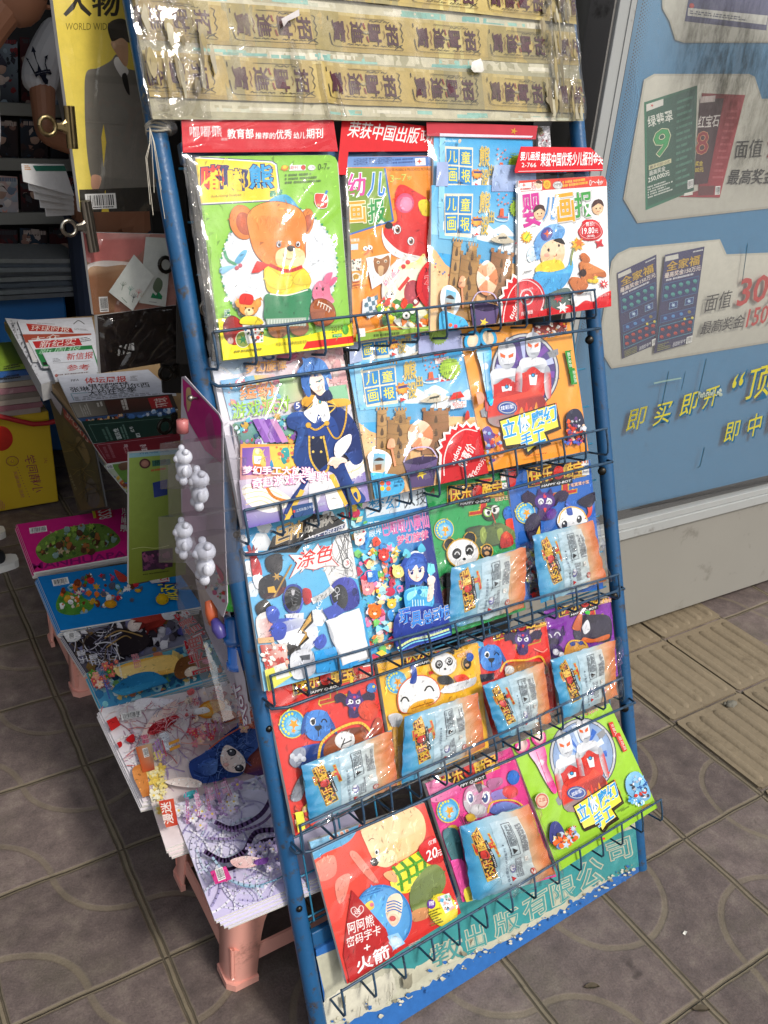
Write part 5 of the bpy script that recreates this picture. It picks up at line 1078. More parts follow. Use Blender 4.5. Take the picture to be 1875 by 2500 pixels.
A.c_([(520,1180),(580,1260),(720,1300)],22,'#e08a3a');A.s_([(1130,1000),(1260,960),(1300,1040),(1180,1120),(1130,1080)],'#efe8dc');A.c_([(1130,1080),(1230,1040),(1280,980)],5,'#e8c878');A.star(1245,1090,6,26,4,'#e8e4f4');A.star(1210,1110,4,16,4,'#e8e4f4');A.star(360,1440,5,22,4,'#e8e4f4')
A.s_([(1000,560),(1140,600),(1240,760),(1270,960),(1200,1010),(1130,930),(1050,900)],['#233a78','#1d3068','#2a4688','#1a2a5c']);A.s_([(680,640),(760,600),(880,640),(860,860),(820,1000),(740,1000),(735,880),(760,760),(690,720)],['#2f549a','#3a64a8','#244684','#1f3c78'])
A.s_([(850,700),(1050,680),(1090,900),(1180,1130),(1290,1280),(1150,1330),(1060,1100),(960,1060),(860,1120),(760,1300),(740,1440),(640,1440),(700,1280),(800,1120),(740,980),(800,820)],['#1f3c7c','#2a4a8c','#1a3068','#243f80','#1c3470','#21407c'])
A.s_([(860,640),(1030,640),(1080,800),(980,850),(850,800)],'#24448a');A.p([(855,800),(975,780),(990,1000),(930,1050),(870,980)],'#1b2440');[A.e(880+(i%2)*62,800+(i//2)*110,10,None,'#e0c060',k=10)for i in range(4)]
A.c_([(850,790),(860,960),(935,1070),(1000,1020),(960,790)],15,'#d8b048');A.s_([(860,1090),(960,1080),(1080,1200),(1110,1350),(1010,1360),(960,1220),(890,1360),(850,1370)],['#e9e8e6','#f0efec','#d8d8dc']);A.p([(1000,1090),(1040,1080),(1150,1310),(1125,1330)],'#e0b84a');A.p([(780,1200),(815,1210),(690,1440),(655,1440)],'#e0b84a');A.s_([(1170,1200),(1210,1180),(1250,1260),(1220,1300)],'#e0b84a');A.s_([(1190,1240),(1215,1220),(1225,1280)],'#22407c')
A.s_([(800,500),(880,470),(1000,500),(1140,500),(1170,540),(1100,560),(980,570),(820,560)],['#d8a038','#e4b450','#cc942c']);A.c_([(1140,540),(1130,680),(1090,790),(1040,800),(990,720)],13,'#d8a840');A.s_([(820,590),(900,510),(960,520),(1060,560),(1000,610),(920,600)],'#1f2c58');A.c_([(830,590),(900,520),(940,560)],10,'#e0bc5a');A.c_([(960,560),(1050,560),(1000,615)],10,'#e0bc5a')
A.s_([(890,480),(960,470),(1010,640),(960,680),(920,620),(890,690),(805,610),(870,560)],['#f2f2f0','#e4e6ea','#f4f4f2','#d8dce2']);A.e(932,522,13,20,'#3a9ab0',line='#d8b048',w=5);A.c_([(830,700),(900,740),(980,690)],15,'#d8a840');A.e(842,705,22,None,'#d8a840');A.e(984,690,20,None,'#d8a840')
A.s_([(900,440),(990,420),(1030,500),(960,520),(910,500)],'#27345c')
A.s_([(840,330),(900,290),(990,330),(990,400),(940,475),(890,450),(850,400)],['#f6dfd0','#f4d8c8','#f2d0be','#f8e4d8'])
A.s_([(790,180),(820,190),(880,180),(960,210),(1010,300),(1020,350),(980,340),(1000,420),(970,430),(960,340),(920,300),(900,330),(870,300),(850,360),(860,470),(830,480),(790,400),(780,330),(755,290),(800,230)],['#4a78bc','#5a8acc','#3f6cb0','#6a98d4','#4474b8','#3a64a8','#5080c4'])
for i in range(12):a=rnd.uniform(800,960);A.c_([(a,200+rnd.uniform(0,40)),(a+rnd.uniform(-20,20),270),(a+rnd.uniform(-30,30),330)],3,rnd.choice(['#7aa6dc','#34589a']))
A.c_([(900,372),(925,362),(945,352)],6,'#2a3a5c');A.e(925,366,9,8,'#4a8a8a',k=10);A.e(853,392,6,8,'#4a8a8a',k=10);A.c_([(905,440),(925,440),(940,428)],3,'#b8706a')
A.s_([(1010,960),(1060,950),(1120,960),(1140,990),(1090,1000),(1050,1040),(1030,1020),(1000,1010)],['#f2d8c8','#f0ccb8']);[A.c_([(1010+i*22,965+i*5),(990+i*24,1010+i*6)],10,'#f2d4c2')for i in range(4)];A.s_([(1050,850),(1120,790),(1170,780),(1160,860),(1080,960),(1040,930)],'#efeaec')
A.t('梦幻手工大放送!',(330,1085),(875,1095),(330,1020),'#fff4f6',out=['#e884b4','#f0a8c8'],ow=.035,bold=.05);A.t('奇趣游戏大考验!',(405,1195),(1000,1135),(405,1115),'#fff4f6',out=['#e884b4','#f0a8c8'],ow=.035,bold=.05)
A.p([(710,1330),(870,1300),(880,1400),(730,1420)],'#2a4a7a');A.e(728,1372,9,12,'#d8483a',k=8);A.t('江苏凤凰少年儿童出版社',(742,1380),(970,1318),(738,1358),'#c8d0dc',bold=0)
M.done([(95,150),(1150,75),(1335,1300),(350,1520)],seed=21,amp=.0028)
m=MB();q=[M.P.uv(R2A[0]+x/R2A[2],R2A[1]+y/R2A[2],-.002)for x,y in((1150,90),(1195,90),(1345,1290),(1310,1300))]
for k in range(3):m.prism(M.P,[(a+.0012*k,b)for a,b in q],-.010+.0032*k,-.0075+.0032*k,(.10,.10,.11)if k%2==0 else(.5,.5,.5))
m.build('backing_board','dark_board',M.root)
# second pocket: beach magazines
M=Mag('picture_magazine','lilac topped beach magazine, second pocket, mostly hidden by the copy in front',R2B,[(15,140),(700,60),(760,700),(40,800)],0.022,0.008,'#9fb0d8',0.005)
A=M.A;X=affine(src,[(83,128),(262,100),(98,250)]);beach_cover(A,affine(src,[(93,60),(258,34),(115,238)]));A.p([(10,130),(85,120),(95,260),(20,280)],'#a9b6d6');A.p([(440,110),(700,70),(720,190),(440,220)],['#a8acd8','#9aa4cc','#a0a8d0','#aab2d8']);A.star(560,105,50,60,20,'#8fae4a');A.e(560,105,46,None,'#9aba54');A.done=None;M.done()
M=Mag('picture_magazine','blue beach magazine with lime price seal, middle of the second pocket',R2B,[(25,275),(722,190),(870,945),(175,1105)],0.044,0.016,'#36a4dc',0.006)
A=M.A;beach_cover(A,lambda x,y:(x,y));M.done([(5,130),(725,60),(885,955),(150,1115)],seed=23,amp=.0026)
# second pocket: orange magazine with toy scissors
def robot(A,X,sc,c1='#b9bcc2',c2='#cf2a26'):
 """plain toy robot in silver and red (a stand-in figure)"""
 f=lambda*p:[X(*q)for q in p]
 A.s_(f((-70,120),(-60,40),(60,40),(80,130),(60,220),(-60,220)),[c2,'#b8201e','#dc3a30','#c42a24']);A.s_(f((-70,30),(70,30),(90,90),(60,100),(0,70),(-60,100),(-90,90)),['#d4d6da',c1,'#8f949c','#e2e4e8']);A.p(f((-28,110),(28,110),(20,160),(-20,160)),'#e8e8ea');A.e(*X(0,112),11*sc,None,'#3aa0d8',line='#3a3a44',w=4)
 A.s_(f((-48,-40),(-40,-85),(0,-100),(40,-85),(48,-40),(36,10),(0,30),(-36,10)),['#d8dade','#b4b8c0','#eceef0','#a4a8b0','#c4c8ce']);A.p(f((-36,-48),(-8,-36),(-10,-22),(-34,-30)),'#e0642c');A.p(f((36,-48),(8,-36),(10,-22),(34,-30)),'#e0642c');A.l(f((-14,8),(14,8)),4*sc,'#6a6e76');A.p(f((-5,-120),(5,-120),(8,-70),(-8,-70)),'#9a9ea8')
 A.s_(f((-110,90),(-80,70),(-70,150),(-85,220),(-115,215)),['#c8cace','#9a9ea6','#d02c28']);A.s_(f((110,90),(80,70),(70,150),(85,220),(115,215)),['#a8acb4','#c8cace','#d02c28'])
def craft_cover(A,X,sc,base,scis,purple):
 f=lambda*p:[X(*q)for q in p]
 A.e(*X(1105,320),210*sc,235*sc,'#5c5f66',k=36);A.e(*X(1105,320),203*sc,228*sc,'#d8dade',k=36);A.e(*X(1105,320),190*sc,214*sc,'#4c5058',k=36);A.e(*X(1105,320),186*sc,210*sc,purple,k=36)
 A.p(f((1240,205),(1305,180),(1310,215),(1262,250)),'#8a8c90',);A.p(f((830,560),(870,530),(880,600),(840,600)),'#8a8c90')
 for i in range(14):
  a=i*.45;A.p(f((1105,320),(1105+180*math.cos(a),320+205*math.sin(a)),(1105+180*math.cos(a+.2),320+205*math.sin(a+.2))),('#7a4aa0','#b8c0e8','#5a3a8a')[i%3]if purple!='#9ab4dc' else('#3a6ac0','#d8e4f4','#5a8ad0')[i%3])
 robot(A,lambda x,y:X(990+x*1.15,270+y*1.3),sc);robot(A,lambda x,y:X(1150+x*.95,205+y*1.25),sc,'#c4c6cc','#d6301f')
 A.s_(f((870,600),(900,480),(1000,440),(1100,450),(1160,420),(1230,520),(1150,580),(1000,660),(900,650)),['#d83a2c','#b02420','#e24a34','#8a2a28','#c83028','#9a8a88'])
 for i in range(9):A.s_(f((1040+i*30,610),(1035+i*30,560+(i%3)*14),(1048+i*30,510+(i%2)*30),(1060+i*30,570),(1070+i*30,610)),('#e8502c','#f08a2c','#d83a2a')[i%3])
 A.e(*X(990,545),62*sc,42*sc,'#3a5a9a');A.e(*X(990,545),54*sc,34*sc,'#d0d4da');A.e(*X(990,545),48*sc,29*sc,'#4a62a8');A.t('炫彩版',X(950,562),X(1030,548),X(948,535),'#e8eaf0',bold=.05)
 yel=f((938,620),(1282,515),(1312,665),(1225,700),(1250,760),(1160,790),(1110,830),(1090,770),(975,790));A.p([(a+9*sc,b+9*sc)for a,b in yel],'#3a2a14');A.p(yel,'#2a1c10');A.p(f((945,628),(1276,525),(1303,660),(1213,693),(1238,750),(1155,780),(1115,815),(1098,760),(982,777)),['#f6e24a','#f2d630','#f8e868'])
 for ch,bl,br,tl in(('立',(968,735),(1045,712),(955,628)),('体',(1055,705),(1130,678),(1045,598)),('魔',(1140,678),(1220,650),(1128,575)),('幻',(1215,650),(1295,618),(1203,550)),('手',(1075,800),(1145,775),(1065,710)),('工',(1150,775),(1222,748),(1142,695))):A.t(ch,X(*bl),X(*br),X(*tl),'#2f9ad8',out=['#f2f6f8','#f2f6f8'],ow=.025,bold=.075)
def scissors(A,X,sc,c,c2):
 f=lambda*p:[X(*q)for q in p]
 for cx,cy,a in((775,135,20),(870,118,-20)):A.e(*X(cx,cy),50*sc,62*sc,c,a,line=c2,w=4*sc);A.e(*X(cx,cy),33*sc,44*sc,'#f0d8b8' if c[1]!='e' else '#f4c8c4',a)
 A.s_(f((800,190),(880,175),(890,260),(880,330),(900,500),(880,530),(850,430),(825,300)),[c,c2,c,'#d0f0fa' if c[1]!='e' else '#fac8e0']);A.e(*X(850,292),20*sc,22*sc,'#e8f4f8' if c[1]!='e' else '#fbe0ec');A.l(f((838,210),(862,480)),4*sc,c2)
M=Mag('picture_magazine','orange craft magazine with blue toy scissors and silver red robots, right in the second pocket',R2B,[(705,60),(1385,12),(1500,805),(872,935)],0.046,0.014,'#f29a2c',0.005)
A=M.A;A.poly_uv([M.q[3],M.q[2],M.q[1],M.q[0]],['#ee9222','#f0962a','#f4a440','#f2a03a'])
A.p([(1155,30),(1365,8),(1372,85),(1158,100)],'#7a2a20');A.clutter([(1158,32),(1365,12),(1370,84),(1160,98)],['#c83a2a','#e8e0d8','#3a3a44','#e8a030','#8a2a2a','#d8c8b8'],50,5,14,7);A.t('30',(1195,122),(1240,115),(1195,92),'#d8302c',out='#f6e8d0',ow=.04,bold=.03);A.t('张游戏卡片',(1245,115),(1365,92),(1245,90),'#3a8ac0',out='#f6e8d0',ow=.04,bold=.03)
craft_cover(A,lambda x,y:(x,y),1.0,'#f29a2c','#3aa8e0','#5a4a8a');scissors(A,lambda x,y:(x,y),1.0,'#3ab4ea','#1f84bc')
A.p([(1338,198),(1372,195),(1385,305),(1362,312)],'#2f8a3a');A.p([(1366,305),(1398,302),(1415,402),(1378,404)],'#2f8a3a');A.t('超人全员',(1352,208),(1366,298),(1370,206),'#f2f2e8',bold=0);A.t('总动员',(1385,318),(1396,392),(1402,316),'#f2f2e8',bold=0)
A.s_([(1350,690),(1345,600),(1375,558),(1420,555),(1450,600),(1462,690),(1440,760),(1370,760)],'#3a3a4a');A.clutter([(1355,610),(1450,600),(1460,740),(1350,750)],['#c83a2a','#b8b8c0','#e8603a','#6a4a7a','#f0c8a8','#d8d8e0'],46,6,18,12);A.clutter([(1320,740),(1465,730),(1460,770),(1330,775)],['#7a4a9a','#c84a6a','#4a6ac0','#e86a4a'],24,5,14,3)
A.s_([(820,690),(860,660),(890,700),(900,780),(850,800),(830,760)],'#6a5a9a');A.clutter([(820,690),(930,700),(960,850),(860,890)],['#b8b0c8','#c84a3a','#6a4a8a','#e8a06a','#8ab0d8'],40,6,20,14);A.e(800,490,34,40,'#e0a488');A.rows((1100,850),(1215,830),(1098,838),1,'#b85a20')
M.done([(698,50),(1392,5),(1512,812),(862,945)],seed=25)
# third pocket, left: helmet heroes
M=Mag('picture_magazine','blue colouring magazine with helmeted figures and a white sachet, left in the third pocket',R3A,[(78,330),(865,175),(1075,1330),(262,1560)],0.046,0.012,'#3aa0d8',0.008)
A=M.A;A.poly_uv([M.q[3],M.q[2],M.q[1],M.q[0]],['#8cc8e4','#2a94d4','#6ac0d8','#3a9cd8'])
for cx,cy,r in((240,440,75),(160,640,70),(90,430,50),(260,320,60),(740,260,60),(170,800,60),(660,1010,70),(130,540,34)):A.p([(cx+r*math.cos(i*1.047),cy+r*math.sin(i*1.047))for i in range(6)],rnd.choice(['#e8eef2','#dce8f0','#f0f2f4']))
A.p([(870,260),(930,520),(960,720),(900,700),(760,780),(700,620),(740,520),(800,400)],'#ecebe8')
for i in range(14):A.c_([(rnd.uniform(740,920),rnd.uniform(280,700)),(rnd.uniform(740,930),rnd.uniform(300,700)),(rnd.uniform(760,930),rnd.uniform(300,720))],2.5,'#4a4a50')
A.p([(325,400),(640,230),(800,250),(870,300),(850,340),(560,440),(500,520),(280,520)],'#26221e')
for ch,bl,br,tl in(('巨',(345,460),(445,420),(355,330)),('神',(435,430),(540,400),(445,300))):A.t(ch,bl,br,tl,['#c8a050'][0],out=['#6a4a1c','#e8e4da'],ow=.025,bold=.05)
for ch,bl,br,tl in(('战',(560,380),(625,360),(565,285)),('击',(622,350),(690,330),(632,262)),('队',(690,330),(775,300),(700,235))):A.t(ch,bl,br,tl,'#9a958c',out=['#3a342c','#d8d4ca'],ow=.025,bold=.05)
A.p([(555,420),(870,295),(862,340),(560,462)],'#d8d6d8');A.p([(562,425),(862,305),(856,336),(568,455)],'#2a3a6a');A.t('SPACE',(570,448),(675,408),(575,410),'#e8eaf0',bold=.03,shear=.2);A.star(690,398,5,11,5,'#c82a2a');A.t('DELETER',(702,395),(850,340),(705,362),'#e8eaf0',bold=.03,shear=.2);A.t('2',(832,275),(862,265),(828,222),'#d8502a',out='#3a1a10',ow=.05,bold=.04)
st=[(440,535),(560,540),(550,480),(600,530),(660,450),(690,510),(775,450),(745,540),(820,620),(720,620),(640,650),(560,640),(520,680),(540,640),(440,720),(500,600)]
A.p(st,'#d0302a');A.p([(a*.95+30,b*.95+29)for a,b in st],'#efeeec');A.t('涂色',(500,650),(770,580),(500,520),'#d8302c',out='#f2f0ee',ow=.02,bold=.04,shear=.2);A.e(876,600,30,36,'#efeeec',line='#222',w=4);A.t('3',(866,618),(890,612),(866,582),'#c8302c',bold=.04)
A.s_([(160,640),(150,560),(120,540),(105,520),(140,510),(130,470),(150,465),(165,510),(175,460),(190,500),(205,480),(200,540),(225,600),(240,690),(180,700)],['#a83a40','#8a2a30','#c04a4e']);A.s_([(170,700),(235,690),(260,760),(200,790)],'#e4e4e8')
A.s_([(270,560),(380,530),(390,640),(350,680),(280,650)],'#2e2c30');A.s_([(215,740),(300,680),(400,700),(420,780),(360,850),(240,860)],['#2a2a2e','#3a383c','#5a1a20','#26262a']);A.p([(280,780),(330,770),(345,820),(285,820)],'#d8a840');A.l([(460,610),(330,850)],12,'#a8823c');A.star(350,700,14,36,6,'#b89048')
A.s_([(190,920),(260,870),(310,920),(300,990),(220,1000)],'#33322f');A.s_([(200,1000),(330,960),(350,1100),(240,1180),(210,1150)],['#d8d4d0','#b83a3a','#8a8488','#e4e0dc'])
A.s_([(395,860),(420,780),(470,755),(530,780),(550,860),(530,950),(480,985),(420,950)],['#3a4aa0','#2a3a8a','#4a5ab8','#24327a']);A.s_([(405,850),(430,790),(470,772),(520,795),(535,860),(520,930),(475,960),(425,930)],['#2b2c2e','#3c3d40','#1c1d20','#55565a','#2a2b2e']);[A.c_([(430+i*8,800+i*20),(470,790+i*30),(520-i*6,820+i*22)],4,'#77787c')for i in range(5)];A.p([(455,800),(485,800),(478,840),(462,840)],'#b8b8bc')
A.s_([(545,790),(600,800),(610,880),(570,910),(545,870)],['#c83a3e','#8a2428'])
A.s_([(750,840),(770,750),(840,705),(920,720),(960,800),(965,900),(900,950),(800,950)],['#3a3f9a','#4a50b0','#2a2f80','#33389a']);A.s_([(755,830),(790,770),(830,760),(870,800),(880,880),(850,940),(790,920)],['#26272a','#3a3b3e','#1c1d20']);A.e(800,800,16,20,'#26272a',line='#c8c8cc',w=5);A.l([(800,820),(800,870)],5,'#c8c8cc');A.l([(780,850),(820,830)],5,'#c8c8cc');A.e(930,810,18,26,'#24286a')
A.c_([(620,880),(700,840),(760,790)],46,'#ecebe8');[A.c_([(640+i*32,900-i*20),(660+i*30,850-i*14)],3,'#55555a')for i in range(4)];A.p([(690,950),(790,900),(860,960),(740,1030)],'#3a4ea8');A.t('SPACE',(640,990),(690,880),(620,975),'#e8f0f4',bold=.03)
A.p([(410,980),(550,970),(545,1030),(430,1040)],'#d6d8de');A.s_([(330,1030),(420,1010),(560,1020),(650,1080),(640,1200),(560,1260),(420,1240),(340,1170),(310,1120)],['#3a54b8','#c8ccd6','#d8dae0','#aab0c0','#e4e6ea','#2f48a8']);A.s_([(300,1080),(370,1040),(420,1070),(400,1160),(330,1170)],'#3048b0');A.s_([(270,940),(330,920),(370,980),(330,1050),(280,1020)],'#4a60b8');A.p([(200,1160),(320,1150),(330,1190),(210,1200)],'#d0a878')
A.p([(610,950),(500,1120),(560,1130),(480,1260),(590,1160),(550,1110),(620,1040)],'#2a241c');A.p([(600,975),(520,1105),(570,1115),(510,1215),(575,1150),(540,1100),(605,1030)],'#c89a48');A.s_([(640,1160),(700,1130),(720,1190),(680,1240),(630,1220)],'#3a54b8')
A.s_([(400,1200),(520,1230),(500,1280),(390,1280)],'#33302e');A.p([(220,1210),(420,1200),(430,1400),(270,1430)],['#b84a40','#d8d0c8','#e8a090','#c8402e']);A.clutter([(220,1210),(420,1200),(430,1420),(270,1450)],['#e8e0d8','#d8402e','#e8b8a0','#f0ece0','#b83a30'],40,8,26,15);A.s_([(450,1280),(600,1250),(620,1420),(470,1460)],['#c8cad0','#9a9eaa','#dcdee2']);A.p([(520,1290),(590,1280),(590,1320),(525,1325)],'#55585e');A.p([(250,1400),(400,1350),(460,1440),(280,1560)],['#e8e46a','#d8d44a','#e0dc6a','#cfd05a']);A.p([(320,1370),(400,1340),(440,1440),(340,1470)],'#e4e4dc')
A.p([(620,1260),(840,1210),(1000,1290),(900,1380),(640,1420)],'#2a90d0')
m_root=M.done([(70,320),(875,165),(1090,1335),(255,1575)],'film',seed=31,amp=.0032)
Q=[M.P.uv(R3A[0]+x/R3A[2],R3A[1]+y/R3A[2],.009)for x,y in((730,1030),(985,935),(1070,1310),(850,1382))]
film_sheet(M.P,[Q[3],Q[2],Q[1],Q[0]],.0075,M.root,'white_sachet' if 'white_sachet' in MATS else pbr('white_sachet','#e9eaec',.25,var=.05,scale=30,bump=.25,bscale=40),14,16,.0018,8,'sachet')
# third pocket: navy and pink girl magazine
M=Mag('picture_magazine','navy magazine with a blue haired girl beside scattered toys, second in the third pocket',R3A,[(870,130),(1462,20),(1640,1130),(1055,1320)],0.034,0.008,'#2a3f96',0.006)
A=M.A;A.poly_uv([M.q[3],M.q[2],M.q[1],M.q[0]],['#4ab0e0','#22348a','#2a62b8','#4ac0e6'])
A.p([(1010,130),(1460,40),(1480,170),(1030,260)],'#d9e4ec');A.t('梦幻',(1045,240),(1285,180),(1040,130),'#2f9ad4',bold=.04);A.l([(1300,90),(1315,190)],3,'#2a4a6a');A.t('人技',(1315,190),(1480,150),(1310,80),'#222a33',bold=.0)
A.p([(1480,150),(1640,900),(1500,900),(1440,480)],['#223080','#1f2c78','#24358c','#223080']);A.t('天开',(1040,345),(1130,330),(1035,295),'#e8f0f4',bold=.03);A.t('眼界',(1050,410),(1140,385),(1048,355),'#e8f0f4',bold=.03)
A.t('巴啦啦小魔仙',(1155,400),(1500,330),(1140,285),'#e470b4',out=['#fbe8f2','#b83a8a'],ow=.025,bold=.02);A.t('梦幻旋律',(1255,470),(1490,420),(1255,395),'#d85a92',out=['#fbeee8','#e8b0c8'],ow=.03,bold=.04)
toy=[(880,160),(1000,130),(1040,420),(1240,480),(1300,700),(1270,860),(1230,1000),(1200,1240),(1060,1310),(980,800)]
A.clutter(toy,['#e85a4a','#f0c84a','#5ac0e0','#f4f0ea','#e884b4','#7ac86a','#f0964a','#3a8ad0','#f6e0e8','#c83a5a','#a8dce8','#f8d8a0'],190,9,44,33)
for cx,cy,r,c in((950,420,44,'#f4ece4'),(1010,780,52,'#e8949a'),(1065,960,50,'#e8762c'),(1190,900,34,'#f0c84a'),(1240,660,46,'#f4e08a'),(1130,540,40,'#d84a44')):A.e(cx,cy,r,r*1.08,c);A.e(cx-r*.75,cy-r*.85,r*.3,None,c,k=10);A.e(cx+r*.75,cy-r*.85,r*.3,None,c,k=10);A.e(cx-r*.3,cy-4,r*.09,None,'#222',k=7);A.e(cx+r*.3,cy-4,r*.09,None,'#222',k=7);A.e(cx,cy+r*.3,r*.28,r*.2,'#f6e8d8',k=10)
A.e(955,425,9,None,'#d83a30',k=10);[A.s_([(x,y),(x+40,y-20),(x+45,y+30),(x,y+8),(x-45,y+34),(x-42,y-18)],'#8cd4e8')for x,y in((1020,550),(1120,1080))];A.p([(1000,660),(1080,650),(1090,730),(1010,740)],'#3a7ac8');A.p([(1010,670),(1040,666),(1044,700),(1014,704)],'#cfe6f0')
A.s_([(1280,660),(1260,600),(1320,520),(1390,510),(1440,560),(1460,640),(1470,760),(1430,730),(1400,760),(1330,760),(1300,800)],['#2f4a9a','#3a5ab0','#28408c','#4468bc','#2c4694'])
A.s_([(1310,650),(1340,600),(1410,590),(1430,640),(1420,700),(1380,735),(1330,710)],['#f8e4d8','#f6dccc','#f4d4c4']);A.s_([(1285,640),(1320,560),(1390,550),(1445,600),(1450,660),(1420,620),(1390,640),(1370,610),(1330,660),(1310,640),(1300,700)],['#4268bc','#34529e','#5078c8','#3a5cac'])
for ex,ey in((1338,668),(1398,652)):A.e(ex,ey,13,17,'#f4f4f8');A.e(ex,ey+1,11,15,'#3a4a98');A.e(ex,ey+3,6,9,'#151a40');A.e(ex-4,ey-6,3.5,None,'#fff',k=7);A.c_([(ex-15,ey-12),(ex,ey-18),(ex+15,ey-12)],4,'#22285a')
A.c_([(1375,705),(1385,707),(1392,700)],3,'#d07a70');A.c_([(1300,555),(1350,515),(1420,520)],14,'#e8f0f4');A.s_([(1270,540),(1290,490),(1330,530),(1310,560)],'#6ac4d8');A.s_([(1380,490),(1410,450),(1440,500),(1400,520)],'#5ab8d4')
A.s_([(1290,800),(1400,770),(1480,790),(1500,900),(1420,960),(1310,960),(1280,880)],['#6cc4e4','#4aa8d8','#8ad4ec','#3a96cc']);A.s_([(1310,820),(1390,800),(1330,870),(1300,870)],'#8fe0f0');A.s_([(1390,800),(1460,790),(1470,850),(1400,840)],'#8fe0f0');A.e(1392,812,18,20,'#2a86c8');[A.l([(1340+i*20,870),(1345+i*20,950)],5,'#d8f0f4')for i in range(5)]
A.s_([(1450,880),(1490,860),(1500,740),(1480,720),(1460,780)],'#f4dccc');A.s_([(1450,720),(1480,690),(1510,710),(1500,750),(1470,770)],'#f6e0d2');A.p([(1455,600),(1500,605),(1510,660),(1470,700),(1450,660)],'#7fdcf0');A.l([(1470,700),(1462,680)],9,'#f4dccc')
A.s_([(1210,1000),(1300,930),(1480,920),(1600,1000),(1620,1150),(1400,1200),(1250,1260),(1200,1150)],['#3a58b4','#2a4098','#4a6cc4','#24388a']);A.c_([(1230,1230),(1330,1170),(1460,1140),(1610,1090)],16,'#d8e8a0');A.c_([(1240,1250),(1340,1190),(1470,1160),(1620,1110)],10,'#7fd0e4')
for ch,bl,br,tl in(('玩',(1245,1055),(1330,1035),(1235,945)),('具',(1330,1080),(1415,1058),(1322,968)),('总',(1415,1060),(1495,1040),(1408,958)),('动',(1495,1035),(1580,1010),(1485,935)),('员',(1575,1020),(1640,1000),(1568,920))):A.t(ch,bl,br,tl,'#3f86d8',out=['#f2f6fa','#24307c'],ow=.03,bold=.055)
A.t('江苏凤凰少年儿童出版社',(1375,1170),(1560,1105),(1373,1150),'#a8b8e0',bold=0);A.t('10.00',(1245,580),(1300,545),(1240,565),'#6a7a50',bold=0)
M.done([(868,125),(1470,12),(1650,1135),(1050,1328)],seed=33)
# boxed toy magazines: bright box, stand-in animals, foil packet in front
def qlogo(A,X,sc,en=True,num=None):
 """gold and red toy logo with the words of the box, the mascot between them left out"""
 f=lambda*p:[X(*q)for q in p]
 A.p(f((60,-110),(150,-130),(150,-100),(120,-95),(135,90),(190,75),(190,105),(20,150),(15,118),(85,100),(80,-85),(60,-80)),'#c8a82a');A.p(f((66,-104),(145,-122),(145,-104),(112,-98),(128,94),(184,81),(184,100),(25,142),(22,122),(92,104),(86,-90),(66,-86)),'#c62a22')
 A.p(f((-150,-40),(210,-120),(245,-10),(-135,90)),'#c8a024');A.p(f((-143,-36),(205,-112),(237,-14),(-130,82)),'#1c1612')
 for ch,bl,br,tl in(('快',(-125,70),(-45,52),(-140,-38)),('乐',(-45,48),(25,32),(-55,-52)),('酷',(95,15),(160,0),(85,-80)),('宝',(160,2),(232,-16),(150,-96))):A.t(ch,X(*bl),X(*br),X(*tl),'#e6bc3c',out=['#a82a1c'],ow=.05,bold=.06)
 A.s_(f((25,-20),(40,-60),(80,-60),(92,-15),(75,18),(40,20)),'#c8281f');A.c_(f((40,-5),(58,4),(78,-8)),5*sc,'#5a120e')
 if en:A.p(f((-60,58),(150,8),(155,40),(-55,92)),'#121212');A.t('HAPPY Q-BOT',X(-48,84),X(146,36),X(-50,66),'#e8e8ea',bold=.04,shear=.15)
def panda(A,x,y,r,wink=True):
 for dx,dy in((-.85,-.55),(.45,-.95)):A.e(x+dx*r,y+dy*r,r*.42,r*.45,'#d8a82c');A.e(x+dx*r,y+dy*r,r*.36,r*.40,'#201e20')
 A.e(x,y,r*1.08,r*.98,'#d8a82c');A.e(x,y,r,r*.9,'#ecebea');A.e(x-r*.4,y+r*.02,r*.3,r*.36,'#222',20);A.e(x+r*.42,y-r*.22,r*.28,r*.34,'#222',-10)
 for ex,ey in((x-r*.38,y),(x+r*.42,y-r*.24)):
  if wink:smile_eye(A,ex,ey,r*.16,'#f4f4f4',r*.07)
  else:A.e(ex,ey,r*.18,r*.2,'#f2f2f2');A.e(ex,ey,r*.13,r*.15,'#3a3a3a');A.e(ex-r*.04,ey-r*.05,r*.04,None,'#fff',k=7)
 A.e(x+r*.08,y+r*.38,r*.11,r*.09,'#222')
def dog(A,x,y,r):
 A.s_([(x-r*.95,y+r*.5),(x-r*.85,y-r*.4),(x-r*.55,y-r*.8),(x-r*.5,y)],'#1f4f9a');A.s_([(x+r*.5,y-r*.8),(x+r,y+r*.1),(x+r*1.1,y+r*.55),(x+r*.7,y)],'#1f4f9a')
 A.s_([(x-r*.7,y-r*.3),(x-r*.4,y-r*.85),(x+r*.4,y-r*.85),(x+r*.7,y-r*.2),(x+r*.6,y+r*.6),(x,y+r*.85),(x-r*.6,y+r*.6)],['#3a7ac8','#4a8ad8','#3474c0','#2a64b0','#3a7ac8','#4484d0'])
 A.e(x-r*.3,y-r*.25,r*.17,r*.23,'#fff');A.e(x-r*.28,y-r*.22,r*.11,r*.16,'#111');smile_eye(A,x+r*.34,y-r*.3,r*.16,'#10182a',r*.07);A.s_([(x-r*.22,y+r*.02),(x+r*.22,y+r*.0),(x,y+r*.3)],'#15181f');A.l([(x,y+r*.3),(x+r*.02,y+r*.6)],r*.05,'#15181f')
